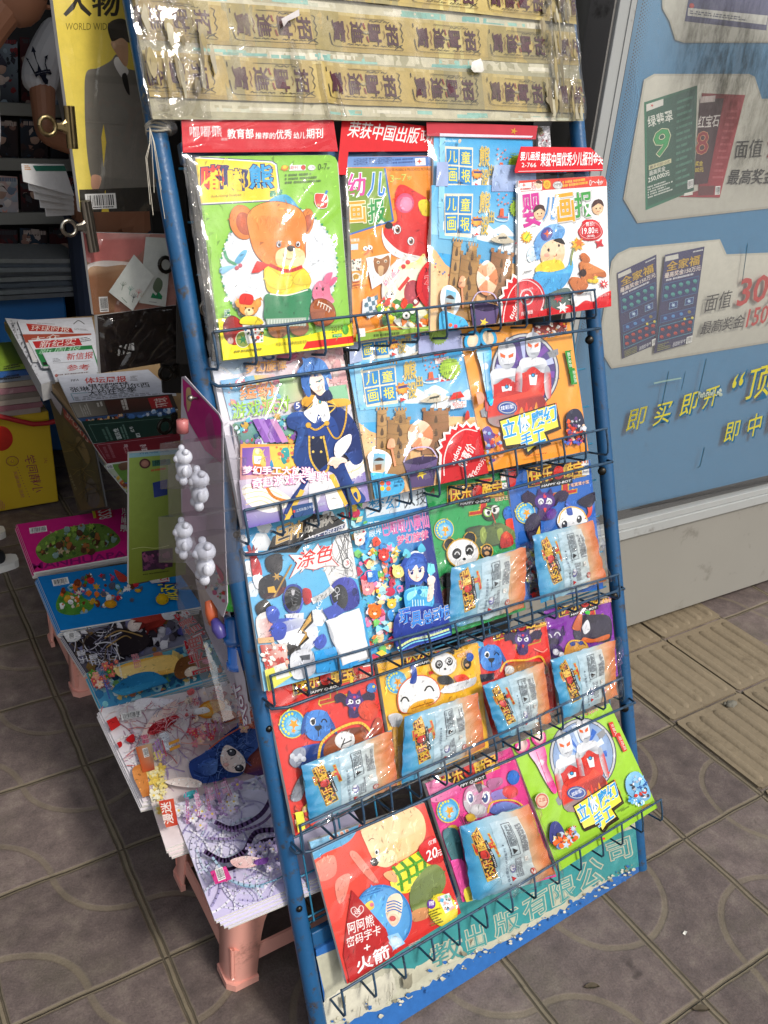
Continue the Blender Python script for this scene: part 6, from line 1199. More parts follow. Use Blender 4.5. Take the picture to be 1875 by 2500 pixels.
def batty(A,x,y,r,frown=False):
 A.s_([(x-r*.5,y),(x-r*1.4,y-r*.9),(x-r*2.2,y-r*.6),(x-r*2.0,y+r*.2),(x-r*1.4,y+r*.1),(x-r,y+r*.6)],'#2a1a3c');A.s_([(x+r*.5,y),(x+r*1.4,y-r*1.0),(x+r*2.3,y-r*.8),(x+r*2.0,y),(x+r*1.4,y),(x+r,y+r*.5)],'#2a1a3c')
 A.s_([(x-r*.5,y+r*.6),(x+r*.5,y+r*.6),(x+r*.6,y+r*1.6),(x,y+r*1.9),(x-r*.6,y+r*1.6)],'#3a1f5a');A.e(x,y,r,r*.85,'#4f2a82');A.p([(x-r*.8,y-r*.5),(x-r*.6,y-r*1.3),(x-r*.2,y-r*.7)],'#3a1f62');A.p([(x+r*.8,y-r*.5),(x+r*.6,y-r*1.3),(x+r*.2,y-r*.7)],'#3a1f62');A.e(x,y-r*.45,r*.16,r*.14,'#d83a5a')
 for s_ in(-1,1):
  A.e(x+s_*r*.4,y+r*.02,r*.28,r*.3,'#ecebf2')
  if frown:A.e(x+s_*r*.36,y+r*.06,r*.1,r*.14,'#1c1020');A.l([(x+s_*r*.7,y-r*.4),(x+s_*r*.12,y-r*.12)],r*.12,'#241038')
  else:smile_eye(A,x+s_*r*.4,y+r*.05,r*.18,'#33204a',r*.08)
 A.s_([(x-r*.14,y+r*.7),(x+r*.14,y+r*.7),(x,y+r*1.1)],'#d8342c')
def seal_round(A,x,y,r):
 A.e(x,y,r,r*1.1,'#f0d84a');A.e(x,y,r*.93,r*1.02,'#4aa8dc',k=24);A.e(x+r*.12,y+r*.12,r*.6,r*.66,'#8ccaea')
 for i in range(9):a=math.pi*(0.62+i*.11);A.e(x+r*.72*math.cos(a),y+r*.78*math.sin(a),r*.1,r*.12,'#e8e04a',k=6)
 A.star(x+r*.12,y,r*.2,r*.42,5,'#f2a02a',20);A.star(x+r*.1,y+r*.5,r*.1,r*.22,5,'#f2a02a',0)
def box_mag(label,view,quad,base,nb,nt_,logo,lsc,side,title=None,seed=1,sleeve=None):
 M=Mag('toy_magazine',label,view,quad,nb,nt_,base,0.010,'magazine','boxed toy magazines with foil packets',side=hx(side))
 A=M.A;
 for i in range(22):(cx,cy)=(quad[0][0]+rnd.random()*(quad[1][0]-quad[0][0])+20,quad[0][1]+rnd.random()*(quad[3][1]-quad[0][1]));A.e(cx,cy,rnd.uniform(8,50),None,tuple(min(1,k*rnd.uniform(.9,1.12))for k in hx(base)),k=12)
 sx,sy,ang=logo;ca,sa=math.cos(R_(ang)),math.sin(R_(ang));M.X=lambda x,y:(sx+(x*ca-y*sa)*lsc,sy+(x*sa+y*ca)*lsc)
 qlogo(A,M.X,lsc)
 if title:A.t(title[0],*title[1:],'#f0d0b0',out=['#d0502c'],ow=.04,bold=.02)
 return M
def packet(label,view,quad,n0,depth=0.010,seed=1):
 """quad: TL TR BR BL as read in the view"""
 q=[RK.uv(view[0]+x/view[2],view[1]+y/view[2],n0)for x,y in quad];P=RK;bn=n0
 c=[sum(a[i]for a in q)/4 for i in(0,1)]
 root=empty('foil_packet',RK.w(c[0],(q[2][1]+q[3][1])/2,n0),label,'packet','foil toy packets in front of the boxed magazines')
 r=random.Random(seed);ox=r.uniform(0,50)
 def hgt(a,b):
  e=max(0,min(a,1-a,b,1-b));base=(1-math.exp(-e/.13))*depth
  wr=abs(noise.noise(Vector((a*5+b*2.2+ox,b*6,ox))))*.004+noise.noise(Vector((a*11+ox,b*4-a*4,3)))*.0015+abs(noise.noise(Vector((a*7-b*8,b*7+ox,8))))*.002
  return base*(0.75+.5*noise.noise(Vector((a*2.2+ox,b*2.2,1))))+wr
 def bil(a,b):return tuple((1-a)*(1-b)*q[3][j]+a*(1-b)*q[2][j]+a*b*q[1][j]+(1-a)*b*q[0][j]for j in(0,1))
 def at(a,b,lift=0.0):
  u,v=bil(a,b);ed=min(a,1-a,b,1-b)
  wob=(.003*noise.noise(Vector((u*60,v*60,ox)))if ed<.02 else 0)
  return P.w(u+wob,v+wob,bn+hgt(a,b)+lift)
 stops=[(0,'#1f84b8'),(.14,'#4a9ec4'),(.30,'#86b0c2'),(.52,'#a2bac4'),(.66,'#b0b6b2'),(.76,'#c8a078'),(.90,'#d07c48'),(1,'#c8683a')]
 def colr(a,b):
  a=max(0,min(1,a+.05*noise.noise(Vector((a*4,b*5+ox,4)))))
  for(x0,c0),(x1,c1)in zip(stops,stops[1:]):
   if a<=x1:t=(a-x0)/(x1-x0);return tuple(p+(s_-p)*t for p,s_ in zip(hx(c0),hx(c1)))
  return hx(stops[-1][1])
 m=MB();m.smooth=True;nu,nv=40,30;V=[];C=[]
 for j in range(nv+1):
  for i in range(nu+1):a,b=i/nu,j/nv;V.append(at(a,b));C.append(colr(a,b))
 F=[(j*(nu+1)+i,j*(nu+1)+i+1,(j+1)*(nu+1)+i+1,(j+1)*(nu+1)+i)for j in range(nv)for i in range(nu)]
 m.mesh(V,F,C);m.smooth=False;m.face([P.w(*bil(0,1),bn),P.w(*bil(1,1),bn),P.w(*bil(1,0),bn),P.w(*bil(0,0),bn)],hx('#6aa0b8'))
 m.build('pouch','foil_print',root)
 A=Art(P,[(-9,-9),(9,-9),(9,9),(-9,9)],(0,0,1),0.0)
 A.at=lambda x,y:(x,y)
 A.clip=[(0,0),(1,0),(1,1),(0,1)];A.me=0.06
 def put(pts):A.m.face([at(p[0],p[1],A.n+.0006)for p in pts],[tuple(p[2:5])for p in pts])
 A.put=put
 A.poly_uv([(.33,.12),(.74,.10),(.76,.93),(.37,.95)],['#a9c4d0','#bcc8c8','#c4c6c0','#a4c2d0'])
 LX=lambda x,y:(.21+y*.00105,.50+x*.00185)
 qlogo(A,LX,.002)
 A.rows((.50,.46),(.50,.88),(.49,.46),1,'#4a4e58');A.t('快乐酷宝二代超系列',(.445,.12),(.445,.62),(.415,.12),'#4a5a70',bold=0);A.e(.44,.08,.008,.012,'#2a3a50',k=8);A.e(.43,.66,.008,.012,'#2a3a50',k=8)
 A.l([(.50,.50),(.50,.90)],.005,'#4a4e58');A.l([(.61,.50),(.61,.90)],.005,'#4a4e58');A.l([(.50,.90),(.61,.90)],.007,'#4a4e58');A.l([(.50,.50),(.61,.50)],.007,'#4a4e58')
 A.rows((.60,.62),(.60,.88),(.51,.62),5,'#4a4e58',seed=seed);A.p([(.525,.52),(.585,.56),(.525,.60)],'#1c1c20');A.rows((.74,.50),(.74,.86),(.65,.50),5,'#6a6c74',seed=seed+1);A.rows((.62,.16),(.62,.44),(.53,.16),4,'#7a7c84',seed=seed+2)
 A.e(.50,.30,.035,.065,'#6a6aa0',k=16);A.e(.495,.315,.030,.055,'#d4d6da',k=16);A.p([(.47,.12),(.52,.15),(.47,.19)],'#b82a2a');A.e(.72,.20,.030,.048,'#c8443a',k=16);A.e(.72,.20,.023,.038,'#dccfc4',k=16);A.l([(.70,.17),(.74,.23)],.008,'#c8443a');A.p([(.66,.36),(.70,.36),(.70,.43),(.66,.43)],'#e0dcd4');A.t('3C',(.695,.37),(.695,.42),(.665,.37),'#333',bold=.02)
 A.m.build('lettering','foil_print',root)
 q2=[bil(-.05,-.05),bil(1.06,-.04),bil(1.06,1.05),bil(-.04,1.06)]
 film_sheet(P,[q2[0],q2[1],q2[2],q2[3]],bn+depth*.9+.004,root,'film_bag',22,18,.0045,seed,'clear_bag',.05)
 return root
film_mat('film_bag',scale=14,strength=0.35,haze=0.01,gain=0.7,dist=0.012,rough=0.05)
M=box_mag('green boxed toy magazine with a panda face, third pocket',R3B,[(105,225),(735,100),(905,1175),(255,1390)],'#2f9a54',0.024,0.008,(455,275,6),1.15,'#1f6a3a',('攻击大王',(660,335),(765,318),(655,300)))
A=M.A;A.p([(110,225),(190,210),(190,380),(150,420)],'#1f8a48');A.p([(150,240),(185,235),(188,275),(155,280)],'#1f8a48');A.t('A',(148,280),(190,272),(160,232),'#8a1f1c',bold=.04);A.p([(700,110),(745,100),(750,165),(706,172)],'#e8e6e2');A.t('IVI',(704,150),(744,142),(702,112),'#d8642c',bold=.05);A.p([(712,190),(760,182),(766,240),(718,248)],'#e8e6e2');A.e(740,212,20,14,'#4a4a6a');A.e(742,210,18,10,'#e8e6e2')
seal_round(A,262,550,78);A.e(760,425,40,56,'#2a6ac0');A.s_([(740,480),(800,470),(815,570),(760,560)],'#d8402c')
A.s_([(560,430),(590,370),(660,360),(690,410),(670,470),(600,480)],['#3a4a34','#4a5a40','#2a3628']);A.e(600,415,30,34,'#e8e6e0',line='#8cc84a',w=8);A.e(658,395,32,34,'#e8e6e0');A.e(606,420,12,15,'#16161a');A.e(650,402,12,15,'#16161a');A.l([(575,385),(625,400)],9,'#26301f');A.l([(690,370),(640,385)],9,'#26301f');A.l([(630,420),(660,500)],7,'#c8302a')
A.s_([(430,560),(520,520),(600,520),(700,500),(820,580),(790,640),(640,680),(540,700)],['#33402e','#4f5f3a','#6a7a44','#2a3426','#40503a']);A.s_([(540,560),(570,530),(590,600),(570,660),(545,640)],'#8a9a4a');A.s_([(670,560),(710,540),(720,600),(690,640)],'#8a9a4a')
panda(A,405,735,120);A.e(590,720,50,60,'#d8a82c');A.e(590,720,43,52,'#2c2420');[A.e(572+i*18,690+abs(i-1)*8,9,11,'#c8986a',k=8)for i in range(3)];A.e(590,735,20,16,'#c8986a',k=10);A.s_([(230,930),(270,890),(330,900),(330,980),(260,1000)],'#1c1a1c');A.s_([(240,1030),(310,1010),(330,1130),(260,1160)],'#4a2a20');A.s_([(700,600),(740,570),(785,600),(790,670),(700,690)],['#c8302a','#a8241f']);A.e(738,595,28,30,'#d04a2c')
M.done([(95,215),(745,90),(925,1180),(245,1400)],seed=41)
packet('blue to orange foil packet in front of the green panda box',R3B,[(325,850),(905,680),(890,1160),(300,1330)],.040,seed=2)
M=box_mag('blue boxed toy magazine, right end of the third pocket',R3B,[(755,80),(1405,10),(1510,1010),(880,1120)],'#2460b4',0.022,0.006,(1085,130,3),1.18,'#1a3f7a',('毛茸茸小宝',(1250,222),(1392,190),(1248,195)))
A=M.A;A.p([(760,85),(835,75),(820,200),(780,240)],'#c8302c');A.t('A',(795,150),(835,142),(805,105),'#6a1414',bold=.04);A.p([(1330,-10),(1385,-15),(1390,50),(1336,56)],'#e8e6e2');A.t('IVI',(1335,40),(1385,34),(1332,0),'#d8642c',bold=.05);A.p([(1335,70),(1390,65),(1393,125),(1338,130)],'#e8e6e2');A.e(1364,92,22,14,'#8a90b8');A.e(1366,90,20,10,'#e8e6e2')
seal_round(A,895,420,78);batty(A,1045,330,80);A.e(1095,430,36,46,'#5a2a8a',30);A.s_([(890,500),(960,420),(1010,480),(1000,620),(930,640)],'#24183a');A.s_([(1140,500),(1160,420),(1230,370),(1330,400),(1370,480),(1340,560),(1200,560)],['#f4f2ee','#e8e8ea','#f8f6f2','#dcdde2'])
A.s_([(1215,430),(1208,340),(1232,330),(1260,420),(1250,440)],'#3a5ab0');A.s_([(1350,470),(1400,440),(1410,370),(1370,360),(1380,420)],'#d8402c');A.c_([(1150,500),(1170,420),(1240,375),(1330,400),(1375,480)],9,'#e8b83a');A.e(1195,515,22,34,'#2a2a30',10);A.e(1310,470,20,30,'#2a2a30',10);A.e(1190,503,7,9,'#fff',k=8);A.e(1305,460,7,9,'#fff',k=8)
A.p([(960,620),(1000,520),(1015,640)],'#e8c84a');A.s_([(1300,330),(1420,260),(1440,300),(1390,380)],'#1c142c');A.clutter([(890,700),(960,720),(990,1060),(940,1080)],['#2a2a30','#6a6a70','#c8302a','#d8d4cc','#3a2a20','#e8e04a'],50,10,34,5)
M.done([(750,70),(1420,5),(1525,1015),(880,1130)],seed=43)
packet('blue to orange foil packet in front of the blue box at the right end',R3B,[(955,600),(1425,480),(1530,950),(1020,1120)],.046,seed=5)
M=box_mag('red boxed toy magazine with a blue dog, left end of the fourth pocket',R5A,[(75,210),(830,60),(960,820),(290,1260)],'#d8342c',0.036,0.012,(430,180,0),1.15,'#8a1f1c',('女魔归来',(695,175),(820,145),(692,140)))
A=M.A;A.t('1',(668,195),(690,188),(664,150),'#e8c83a',bold=.03);A.p([(750,20),(815,5),(822,70),(757,82)],'#ece8e4');A.e(786,42,24,18,'#555');A.e(789,40,22,14,'#ece8e4');seal_round(A,262,478,92);batty(A,695,318,62,True);A.e(815,225,34,34,'#3a7ac0');A.e(828,216,10,None,'#e8c83a',k=9);A.e(790,380,70,70,'#d8442c');dog(A,440,490,122)
A.s_([(300,660),(380,620),(500,620),(520,740),(420,790),(300,780)],['#1f4aa0','#16367a','#2a5ab8','#14306c']);A.s_([(240,740),(270,660),(340,640),(350,700),(290,780)],'#8a90a0');[A.e(260+i*26,700+(i%2)*20,18,20,'#c0c4cc',k=10)for i in range(4)]
A.c_([(440,740),(470,600),(600,500),(740,470),(830,560)],18,'#e8bc3a');A.s_([(480,700),(500,600),(620,520),(740,500),(780,560),(700,680),(560,740)],['#8a4a2a','#6a3420','#a85a34','#7a3e24']);A.e(625,590,70,62,'#eceae8');A.l([(600,640),(625,575)],8,'#222');A.l([(605,620),(670,590)],8,'#222');A.s_([(800,560),(820,480),(850,430),(880,450),(890,520),(850,580)],'#a8401f');A.s_([(250,1000),(280,900),(330,820),(360,850),(320,1000)],['#6a6e78','#4a4e58','#8a8e98']);A.clutter([(270,1050),(380,1020),(400,1180),(290,1240)],['#d84a3a','#e8d04a','#8a4a3a','#d8b090','#6a4a3a'],40,8,26,6);A.p([(275,1090),(330,1080),(345,1200),(295,1230)],'#e4de4a')
M.done([(65,200),(845,45),(985,825),(280,1275)],seed=45)
packet('blue to orange foil packet in front of the red box with the blue dog',R5A,[(330,770),(960,520),(1000,900),(390,1180)],.044,seed=9)
M=box_mag('yellow boxed toy magazine with a white bird and a panda, second in the fourth pocket',R5A,[(860,60),(1560,-90),(1640,640),(1000,910)],'#f0b42c',0.030,0.010,(1190,-20,0),1.1,'#a87414',None)
A=M.A;A.t('4Q大冒险',(1415,20),(1520,-8),(1412,-14),'#f0e0b8',out='#d0502c',ow=.04);seal_round(A,990,185,78);panda(A,1320,60,88,False);A.s_([(1280,150),(1350,140),(1390,190),(1300,200)],'#222');A.e(1480,55,34,46,'#d8a82c');A.e(1480,55,28,40,'#222');A.e(1480,66,14,12,'#c8986a',k=9);A.e(1500,10,26,30,'#2a5ab8');A.s_([(1390,150),(1460,130),(1500,180),(1440,210)],'#d8442c')
A.blob([(995,290),(1020,210),(1090,150),(1190,140),(1270,190),(1290,280),(1230,340),(1130,360),(1060,400),(1010,380)],['#e9e8e6','#d8d8da','#f2f1ee','#c8c9cc','#e0dfdd'],'#d8642c',8);A.s_([(1085,70),(1110,50),(1130,120),(1120,190),(1080,190),(1095,130)],'#2a4aa0');smile_eye(A,1045,305,28,'#222',11);smile_eye(A,1215,230,32,'#222',11);A.s_([(1060,390),(1110,330),(1220,300),(1250,320),(1180,360),(1100,400)],'#e8a428');A.c_([(1090,370),(1160,345),(1240,322)],5,'#8a4a10')
A.s_([(1290,250),(1360,200),(1480,170),(1540,150),(1530,200),(1440,240),(1360,260)],['#d4d4d6','#b8b9bc','#e8e8e8']);A.s_([(930,420),(990,400),(1030,430),(1000,500),(950,480)],['#d0d0d2','#a8a8ac']);A.s_([(960,540),(1010,520),(1050,760),(1010,860)],'#c89028')
M.done([(855,50),(1575,-100),(1655,645),(990,925)],seed=47)
packet('blue to orange foil packet in front of the yellow box with the white bird',R5A,[(1050,430),(1560,260),(1610,640),(1030,900)],.046,seed=13)
M=box_mag('second red boxed toy magazine with a winking blue dog, right of the yellow box',R5B,[(360,10),(850,-110),(920,440),(520,600)],'#d8302a',0.028,0.008,(640,-70,-2),.9,'#8a1f1c',('女魔归来',(720,-25),(815,-45),(718,-50)))
A=M.A;A.e(410,50,50,60,'#4aa8dc');A.star(415,50,12,26,5,'#f2a02a');dog(A,505,120,92);batty(A,700,0,52,True);A.c_([(560,200),(600,140),(720,130),(810,110),(850,190)],12,'#f0b83a');A.s_([(590,190),(620,150),(740,140),(830,150),(840,220),(620,240)],['#a85a34','#8a4424','#d8a05a']);A.e(615,190,30,26,'#e8e4e0');A.p([(430,220),(520,210),(520,250),(440,270)],'#2a2a3a');A.c_([(770,60),(820,80),(850,60)],6,'#f0a08a')
M.done([(350,0),(862,-120),(935,445),(510,610)],seed=49)
packet('blue to orange foil packet in front of the second red box',R5B,[(455,290),(835,145),(880,520),(560,620)],.050,seed=17)
M=box_mag('purple boxed toy magazine with a black cat shape, right end of the fourth pocket',R5B,[(835,-180),(1250,-260),(1300,230),(930,400)],'#7a2a98',0.026,0.006,(1040,-215,-3),.85,'#4a1a5c',('黑猫首领',(1180,-215),(1285,-238),(1178,-238)))
A=M.A;A.s_([(1020,-60),(1060,-140),(1110,-150),(1240,-140),(1250,0),(1180,20),(1080,10),(1030,0)],['#231f2c','#322c3c','#1c1824','#3a3446']);A.s_([(1075,-80),(1105,-120),(1120,-60),(1085,-30)],'#d8d8dc');A.e(1105,-165,16,12,'#4ac84a',k=12);A.s_([(1080,-10),(1140,0),(1200,-20),(1240,-30),(1230,0),(1150,20),(1070,20)],'#d0642a');A.s_([(1010,-70),(1050,-160),(1070,-160),(1060,-60)],'#c05a2c')
A.e(890,-10,62,56,'#4a2a6a');A.p([(935,-40),(955,-90),(965,-20)],'#3a1f56');smile_eye(A,862,-20,18,'#f0eef4',8);smile_eye(A,915,-32,18,'#f0eef4',8);A.e(890,18,36,26,'#2a1a3c');A.s_([(850,40),(930,40),(950,100),(880,120)],'#3a2456');A.e(905,80,18,20,'#d8d8e0');A.e(940,95,16,16,'#d8d8e0')
A.c_([(960,100),(975,40),(1010,10),(1080,20),(1110,60)],10,'#e8b83a');A.s_([(960,100),(980,40),(1020,20),(1090,40),(1110,90),(1040,110)],['#c88a3a','#d8a04a','#a86a2a']);A.e(1010,30,18,14,'#3a4a8a');A.e(1062,24,16,13,'#3a4a8a')
M.done([(828,-190),(1262,-270),(1318,232),(925,410)],seed=51)
packet('blue to orange foil packet at the right end of the fourth pocket',R5B,[(875,130),(1275,5),(1290,350),(950,500)],.048,seed=23)
M=Mag('picture_magazine','red picture magazine with a peach bear in a striped vest, left in the bottom pocket',R5C,[(130,165),(615,0),(770,465),(290,765)],0.046,0.014,'#d8382c',0.008)
A=M.A;A.poly_uv([M.q[3],M.q[2],M.q[1],M.q[0]],['#d6302a','#c82a26','#de4c40','#e25a48'])
A.s_([(100,130),(280,60),(340,80),(300,160),(200,210),(130,240)],'#6ab4e0');A.s_([(100,140),(270,75),(310,90),(280,140),(190,190),(120,220)],'#8cc8ea');[A.e(222+(i%4)*22,128-(i%4)*10+(i//4)*20,9,None,'#f4d8c4',k=9)for i in range(8)];[A.e(222+(i%4)*22,128-(i%4)*10+(i//4)*20,6,None,'#d8886a',k=8)for i in range(8)]
for pts in([(150,260),(230,220),(240,300),(170,330)],[(240,330),(300,300),(280,400),(250,420)],[(300,220),(330,210),(420,330),(380,320)]):A.s_(pts,'#e88a78')
A.s_([(340,60),(400,20),(470,0),(520,-10),(440,30),(370,100)],'#4a4244')
A.s_([(345,110),(370,50),(440,10),(530,0),(600,40),(620,120),(590,190),(520,240),(440,260),(400,240),(370,180)],['#f4c48c','#f0b878','#f6cc98','#f2c088','#eeb474','#f4c890','#f8d8ac']);A.s_([(400,250),(430,210),(480,200),(500,240),(460,270),(420,265)],'#f8e0b0');A.e(404,248,17,18,'#1f1a1a');A.e(398,241,5,4,'#8a8a8a',k=8);A.e(414,207,9,13,'#fff');A.e(412,208,5,8,'#222',k=8);A.c_([(378,160),(390,150),(402,152)],3,'#8a5a3a')
A.s_([(480,280),(560,220),(620,200),(640,270),(560,370),(500,375),(470,340)],['#f0dc30','#ecd424','#f4e24a']);[A.c_([(482+i*34,270-i*20),(510+i*34,310-i*24),(520+i*32,370-i*32)],14,'#5aa838')for i in range(4)];A.c_([(490,300),(540,275),(620,230)],11,'#5aa838');A.c_([(500,345),(560,310),(630,270)],10,'#5aa838')
A.s_([(570,330),(640,260),(690,280),(700,350),(640,430),(570,460),(550,400)],['#7a8a4a','#6a7a3c','#8a9a58','#5f6f36']);A.s_([(560,460),(620,440),(630,480),(570,500)],'#c88a5a');A.s_([(440,300),(480,285),(500,330),(470,330)],'#e8a878')
A.e(440,480,120,138,'#3a86cc',-15,k=36);A.e(440,480,110,128,'#5aa4e0',-15,k=36);A.rows((350,400),(440,370),(348,380),2,'#2a6ab0');A.s_([(460,400),(500,380),(520,410),(510,490),(480,520),(450,470)],['#f0dcc0','#e8ccb0']);[A.c_([(455,420+i*12),(485,412+i*12),(515,425+i*12)],5,'#4a7ac0')for i in range(4)];A.e(482,490,22,24,'#f0d0b0');A.e(478,486,14,12,'#c84a4a');A.s_([(360,430),(390,410),(400,440),(370,455)],'#e8c84a');A.e(390,428,9,None,'#d86a8a',k=9)
A.p([(305,365),(285,500),(270,640),(300,760),(400,710),(490,650),(450,530)],['#a81f22','#c42a2a','#b82224']);A.c_([(328,480),(306,462),(304,445),(318,438),(330,448),(342,432),(354,438),(352,456),(328,480)],4,'#f0d8d4');A.t('送',(315,470),(345,465),(313,448),'#f4e4e0',bold=.03)
A.t('阿阿熊',(293,555),(402,515),(285,505),'#f4e8e4',bold=.03);A.t('密码字卡',(285,612),(428,552),(282,568),'#f4e8e4',bold=.03);A.t('+',(358,625),(384,615),(356,600),'#f4e8e4',bold=.05);A.t('火箭',(330,720),(470,650),(318,660),'#f2ecec',bold=.06)
A.p([(455,560),(500,545),(530,590),(480,620)],'#8fc4e8');A.e(490,585,28,22,'#c8e0f0')
A.s_([(588,185),(640,140),(665,155),(690,225),(680,250),(635,258),(605,230)],'#cc2226');A.t('仅售',(628,180),(662,165),(626,160),'#f8e8e6',bold=.02);A.t('20',(622,248),(668,225),(618,202),'#f8f0ee',bold=.05);A.t('元',(664,228),(686,218),(662,202),'#f8f0ee',bold=.01)
A.e(690,450,60,72,'#ecd62c',-20);A.e(640,425,18,20,'#6a3a9a');A.t('赠',(630,434),(652,428),(629,414),'#f4f0f6',bold=.02);A.p([(665,395),(715,378),(735,440),(700,465)],'#dde4e6');A.clutter([(665,395),(715,378),(735,440),(700,465)],['#3a3a3a','#5ab0d8','#e8b0a0','#8ac8a0'],20,3,10,5);A.rows((640,520),(690,500),(625,455),6,'#6a6a1c');A.rows((545,605),(600,580),(543,592),2,'#e8a8a0')
M.done([(125,150),(625,-10),(785,470),(280,775)],'film',seed=61,amp=.0038)
M=box_mag('pink boxed toy magazine with a grey and pink animal face, middle of the bottom pocket',R5B,[(95,900),(640,670),(915,1480),(330,1640)],'#d83a86',0.034,0.010,(310,850,-8),1.05,'#5a6a8a',('牛牛闯江湖',(510,805),(625,765),(508,778)))
A=M.A;A.t('7',(505,830),(530,820),(500,790),'#f0e0e0',bold=.03);seal_round(A,235,1065,72);A.s_([(60,900),(200,880),(330,940),(200,1010),(110,1000)],['#e06aa0','#d04a8a','#e888b4'])
A.s_([(330,1000),(350,930),(420,900),(490,930),(520,1000),(480,1090),(400,1110),(345,1060)],['#c07aa0','#a8a0a8','#b86a94','#c886aa','#9a949c','#b4b0b4']);A.p([(400,905),(440,895),(450,940),(425,960)],'#3a3038');A.e(370,985,24,40,'#f2f0f2',-5);A.e(374,990,16,28,'#4a5a8a',-5);A.e(368,980,6,9,'#fff',k=8);A.e(470,985,24,40,'#f2f0f2',8);A.e(466,990,16,28,'#4a5a8a',8);A.e(462,980,6,9,'#fff',k=8);A.e(420,1060,52,34,'#c8c4c6');A.s_([(480,880),(560,860),(570,900),(500,940)],'#b06a92');A.s_([(500,960),(590,930),(660,960),(540,1010)],'#8a78b8');A.e(640,860,38,46,'#2a6ac0');A.e(620,950,50,40,'#d8484c')
A.c_([(480,1080),(500,1020),(580,1000),(660,1010),(720,1060)],10,'#e8b83a');A.s_([(500,1080),(520,1030),(600,1010),(690,1050),(640,1100)],['#5a6ab0','#7a8ac8','#4a5aa0']);A.e(372,1110,32,26,'#d0a83c');A.e(262,1180,32,26,'#d0a83c');[A.l([(300+i*20,1090+i*8),(330+i*16,1150+i*6)],4,'#3a3a3a')for i in range(3)]
A.s_([(200,1200),(290,1190),(330,1400),(260,1380)],['#3a6a72','#26484e','#4a7a80']);A.s_([(240,1400),(330,1380),(370,1560),(300,1580)],'#d84a94');A.s_([(330,1560),(380,1540),(400,1620),(350,1640)],'#e0d040')
M.done([(85,885),(655,655),(930,1485),(320,1655)],seed=63)
packet('blue to orange foil packet in front of the pink box in the bottom pocket',R5B,[(310,1170),(740,1030),(905,1470),(395,1630)],.044,.02,seed=29)
M=Mag('picture_magazine','lime green craft magazine with pink toy scissors, right end of the bottom pocket',R5B,[(630,660),(1245,400),(1545,1050),(930,1450)],0.048,0.012,'#9acb34',0.005)
A=M.A;A.poly_uv([M.q[3],M.q[2],M.q[1],M.q[0]],['#92c22c','#98ca32','#a8d648','#a0d03e'])
A.t('30',(1075,490),(1115,472),(1068,458),'#d8302c',out='#f0f4d8',ow=.04,bold=.03);A.t('张游戏卡片',(1118,472),(1215,425),(1112,445),'#d0505a',out='#f0f4d8',ow=.04,bold=.03)
XC=affine([(990,270),(1150,205),(1090,770)],[(975,700),(1090,610),(1165,1150)])
craft_cover(A,XC,1.0,'#9acb34','#ee4a9a','#9ab4dc');XS=affine([(775,135),(870,118),(880,530)],[(695,660),(795,610),(890,960)]);scissors(A,XS,.9,'#ee4a9a','#c42a78')
A.p([(1228,520),(1255,512),(1285,600),(1258,612)],'#d03a30');A.p([(1268,588),(1298,580),(1345,690),(1322,704)],'#d03a30');A.t('女超人',(1240,530),(1270,600),(1256,524),'#f4efe6',bold=0);A.t('总动员',(1288,605),(1326,692),(1304,600),'#f4efe6',bold=0)
A.s_([(1350,960),(1335,880),(1370,830),(1420,830),(1470,900),(1490,980),(1430,1010)],'#7ab4dc');A.clutter([(1350,860),(1430,840),(1480,970),(1400,1010)],['#c83a2a','#b8b8c0','#2a5aa0','#e8e8ee','#3a3a44','#8ac4ea'],46,6,20,18);A.clutter([(1340,970),(1450,1010),(1420,1040),(1350,1010)],['#3a86cc','#6ab4e4','#d8ecf8'],26,5,14,3);A.t('GUERN',(1428,1055),(1482,1030),(1425,1040),'#d83a2c',bold=.04)
A.s_([(855,1250),(860,1150),(900,1130),(940,1180),(950,1250),(900,1280)],'#3a3f7a');A.clutter([(860,1230),(1000,1170),(1040,1250),(900,1310)],['#e86a2c','#c83a2a','#b8c8d8','#6a8ac0','#e8c890','#5a4a3a'],50,8,24,20);A.e(800,1000,44,50,'#d8c8b0');A.e(800,1000,38,44,'#d07060');A.e(800,1000,30,35,'#dcb8a0');A.t('正版',(780,1010),(822,1002),(779,985),'#b0403a',bold=.03)
A.p([(1290,1060),(1340,1030),(1342,1040),(1292,1070)],'#6a8a2a');A.e(1183,1235,10,8,'#d8402c',k=9)
M.done([(618,660),(1255,385),(1560,1055),(915,1465)],seed=65)
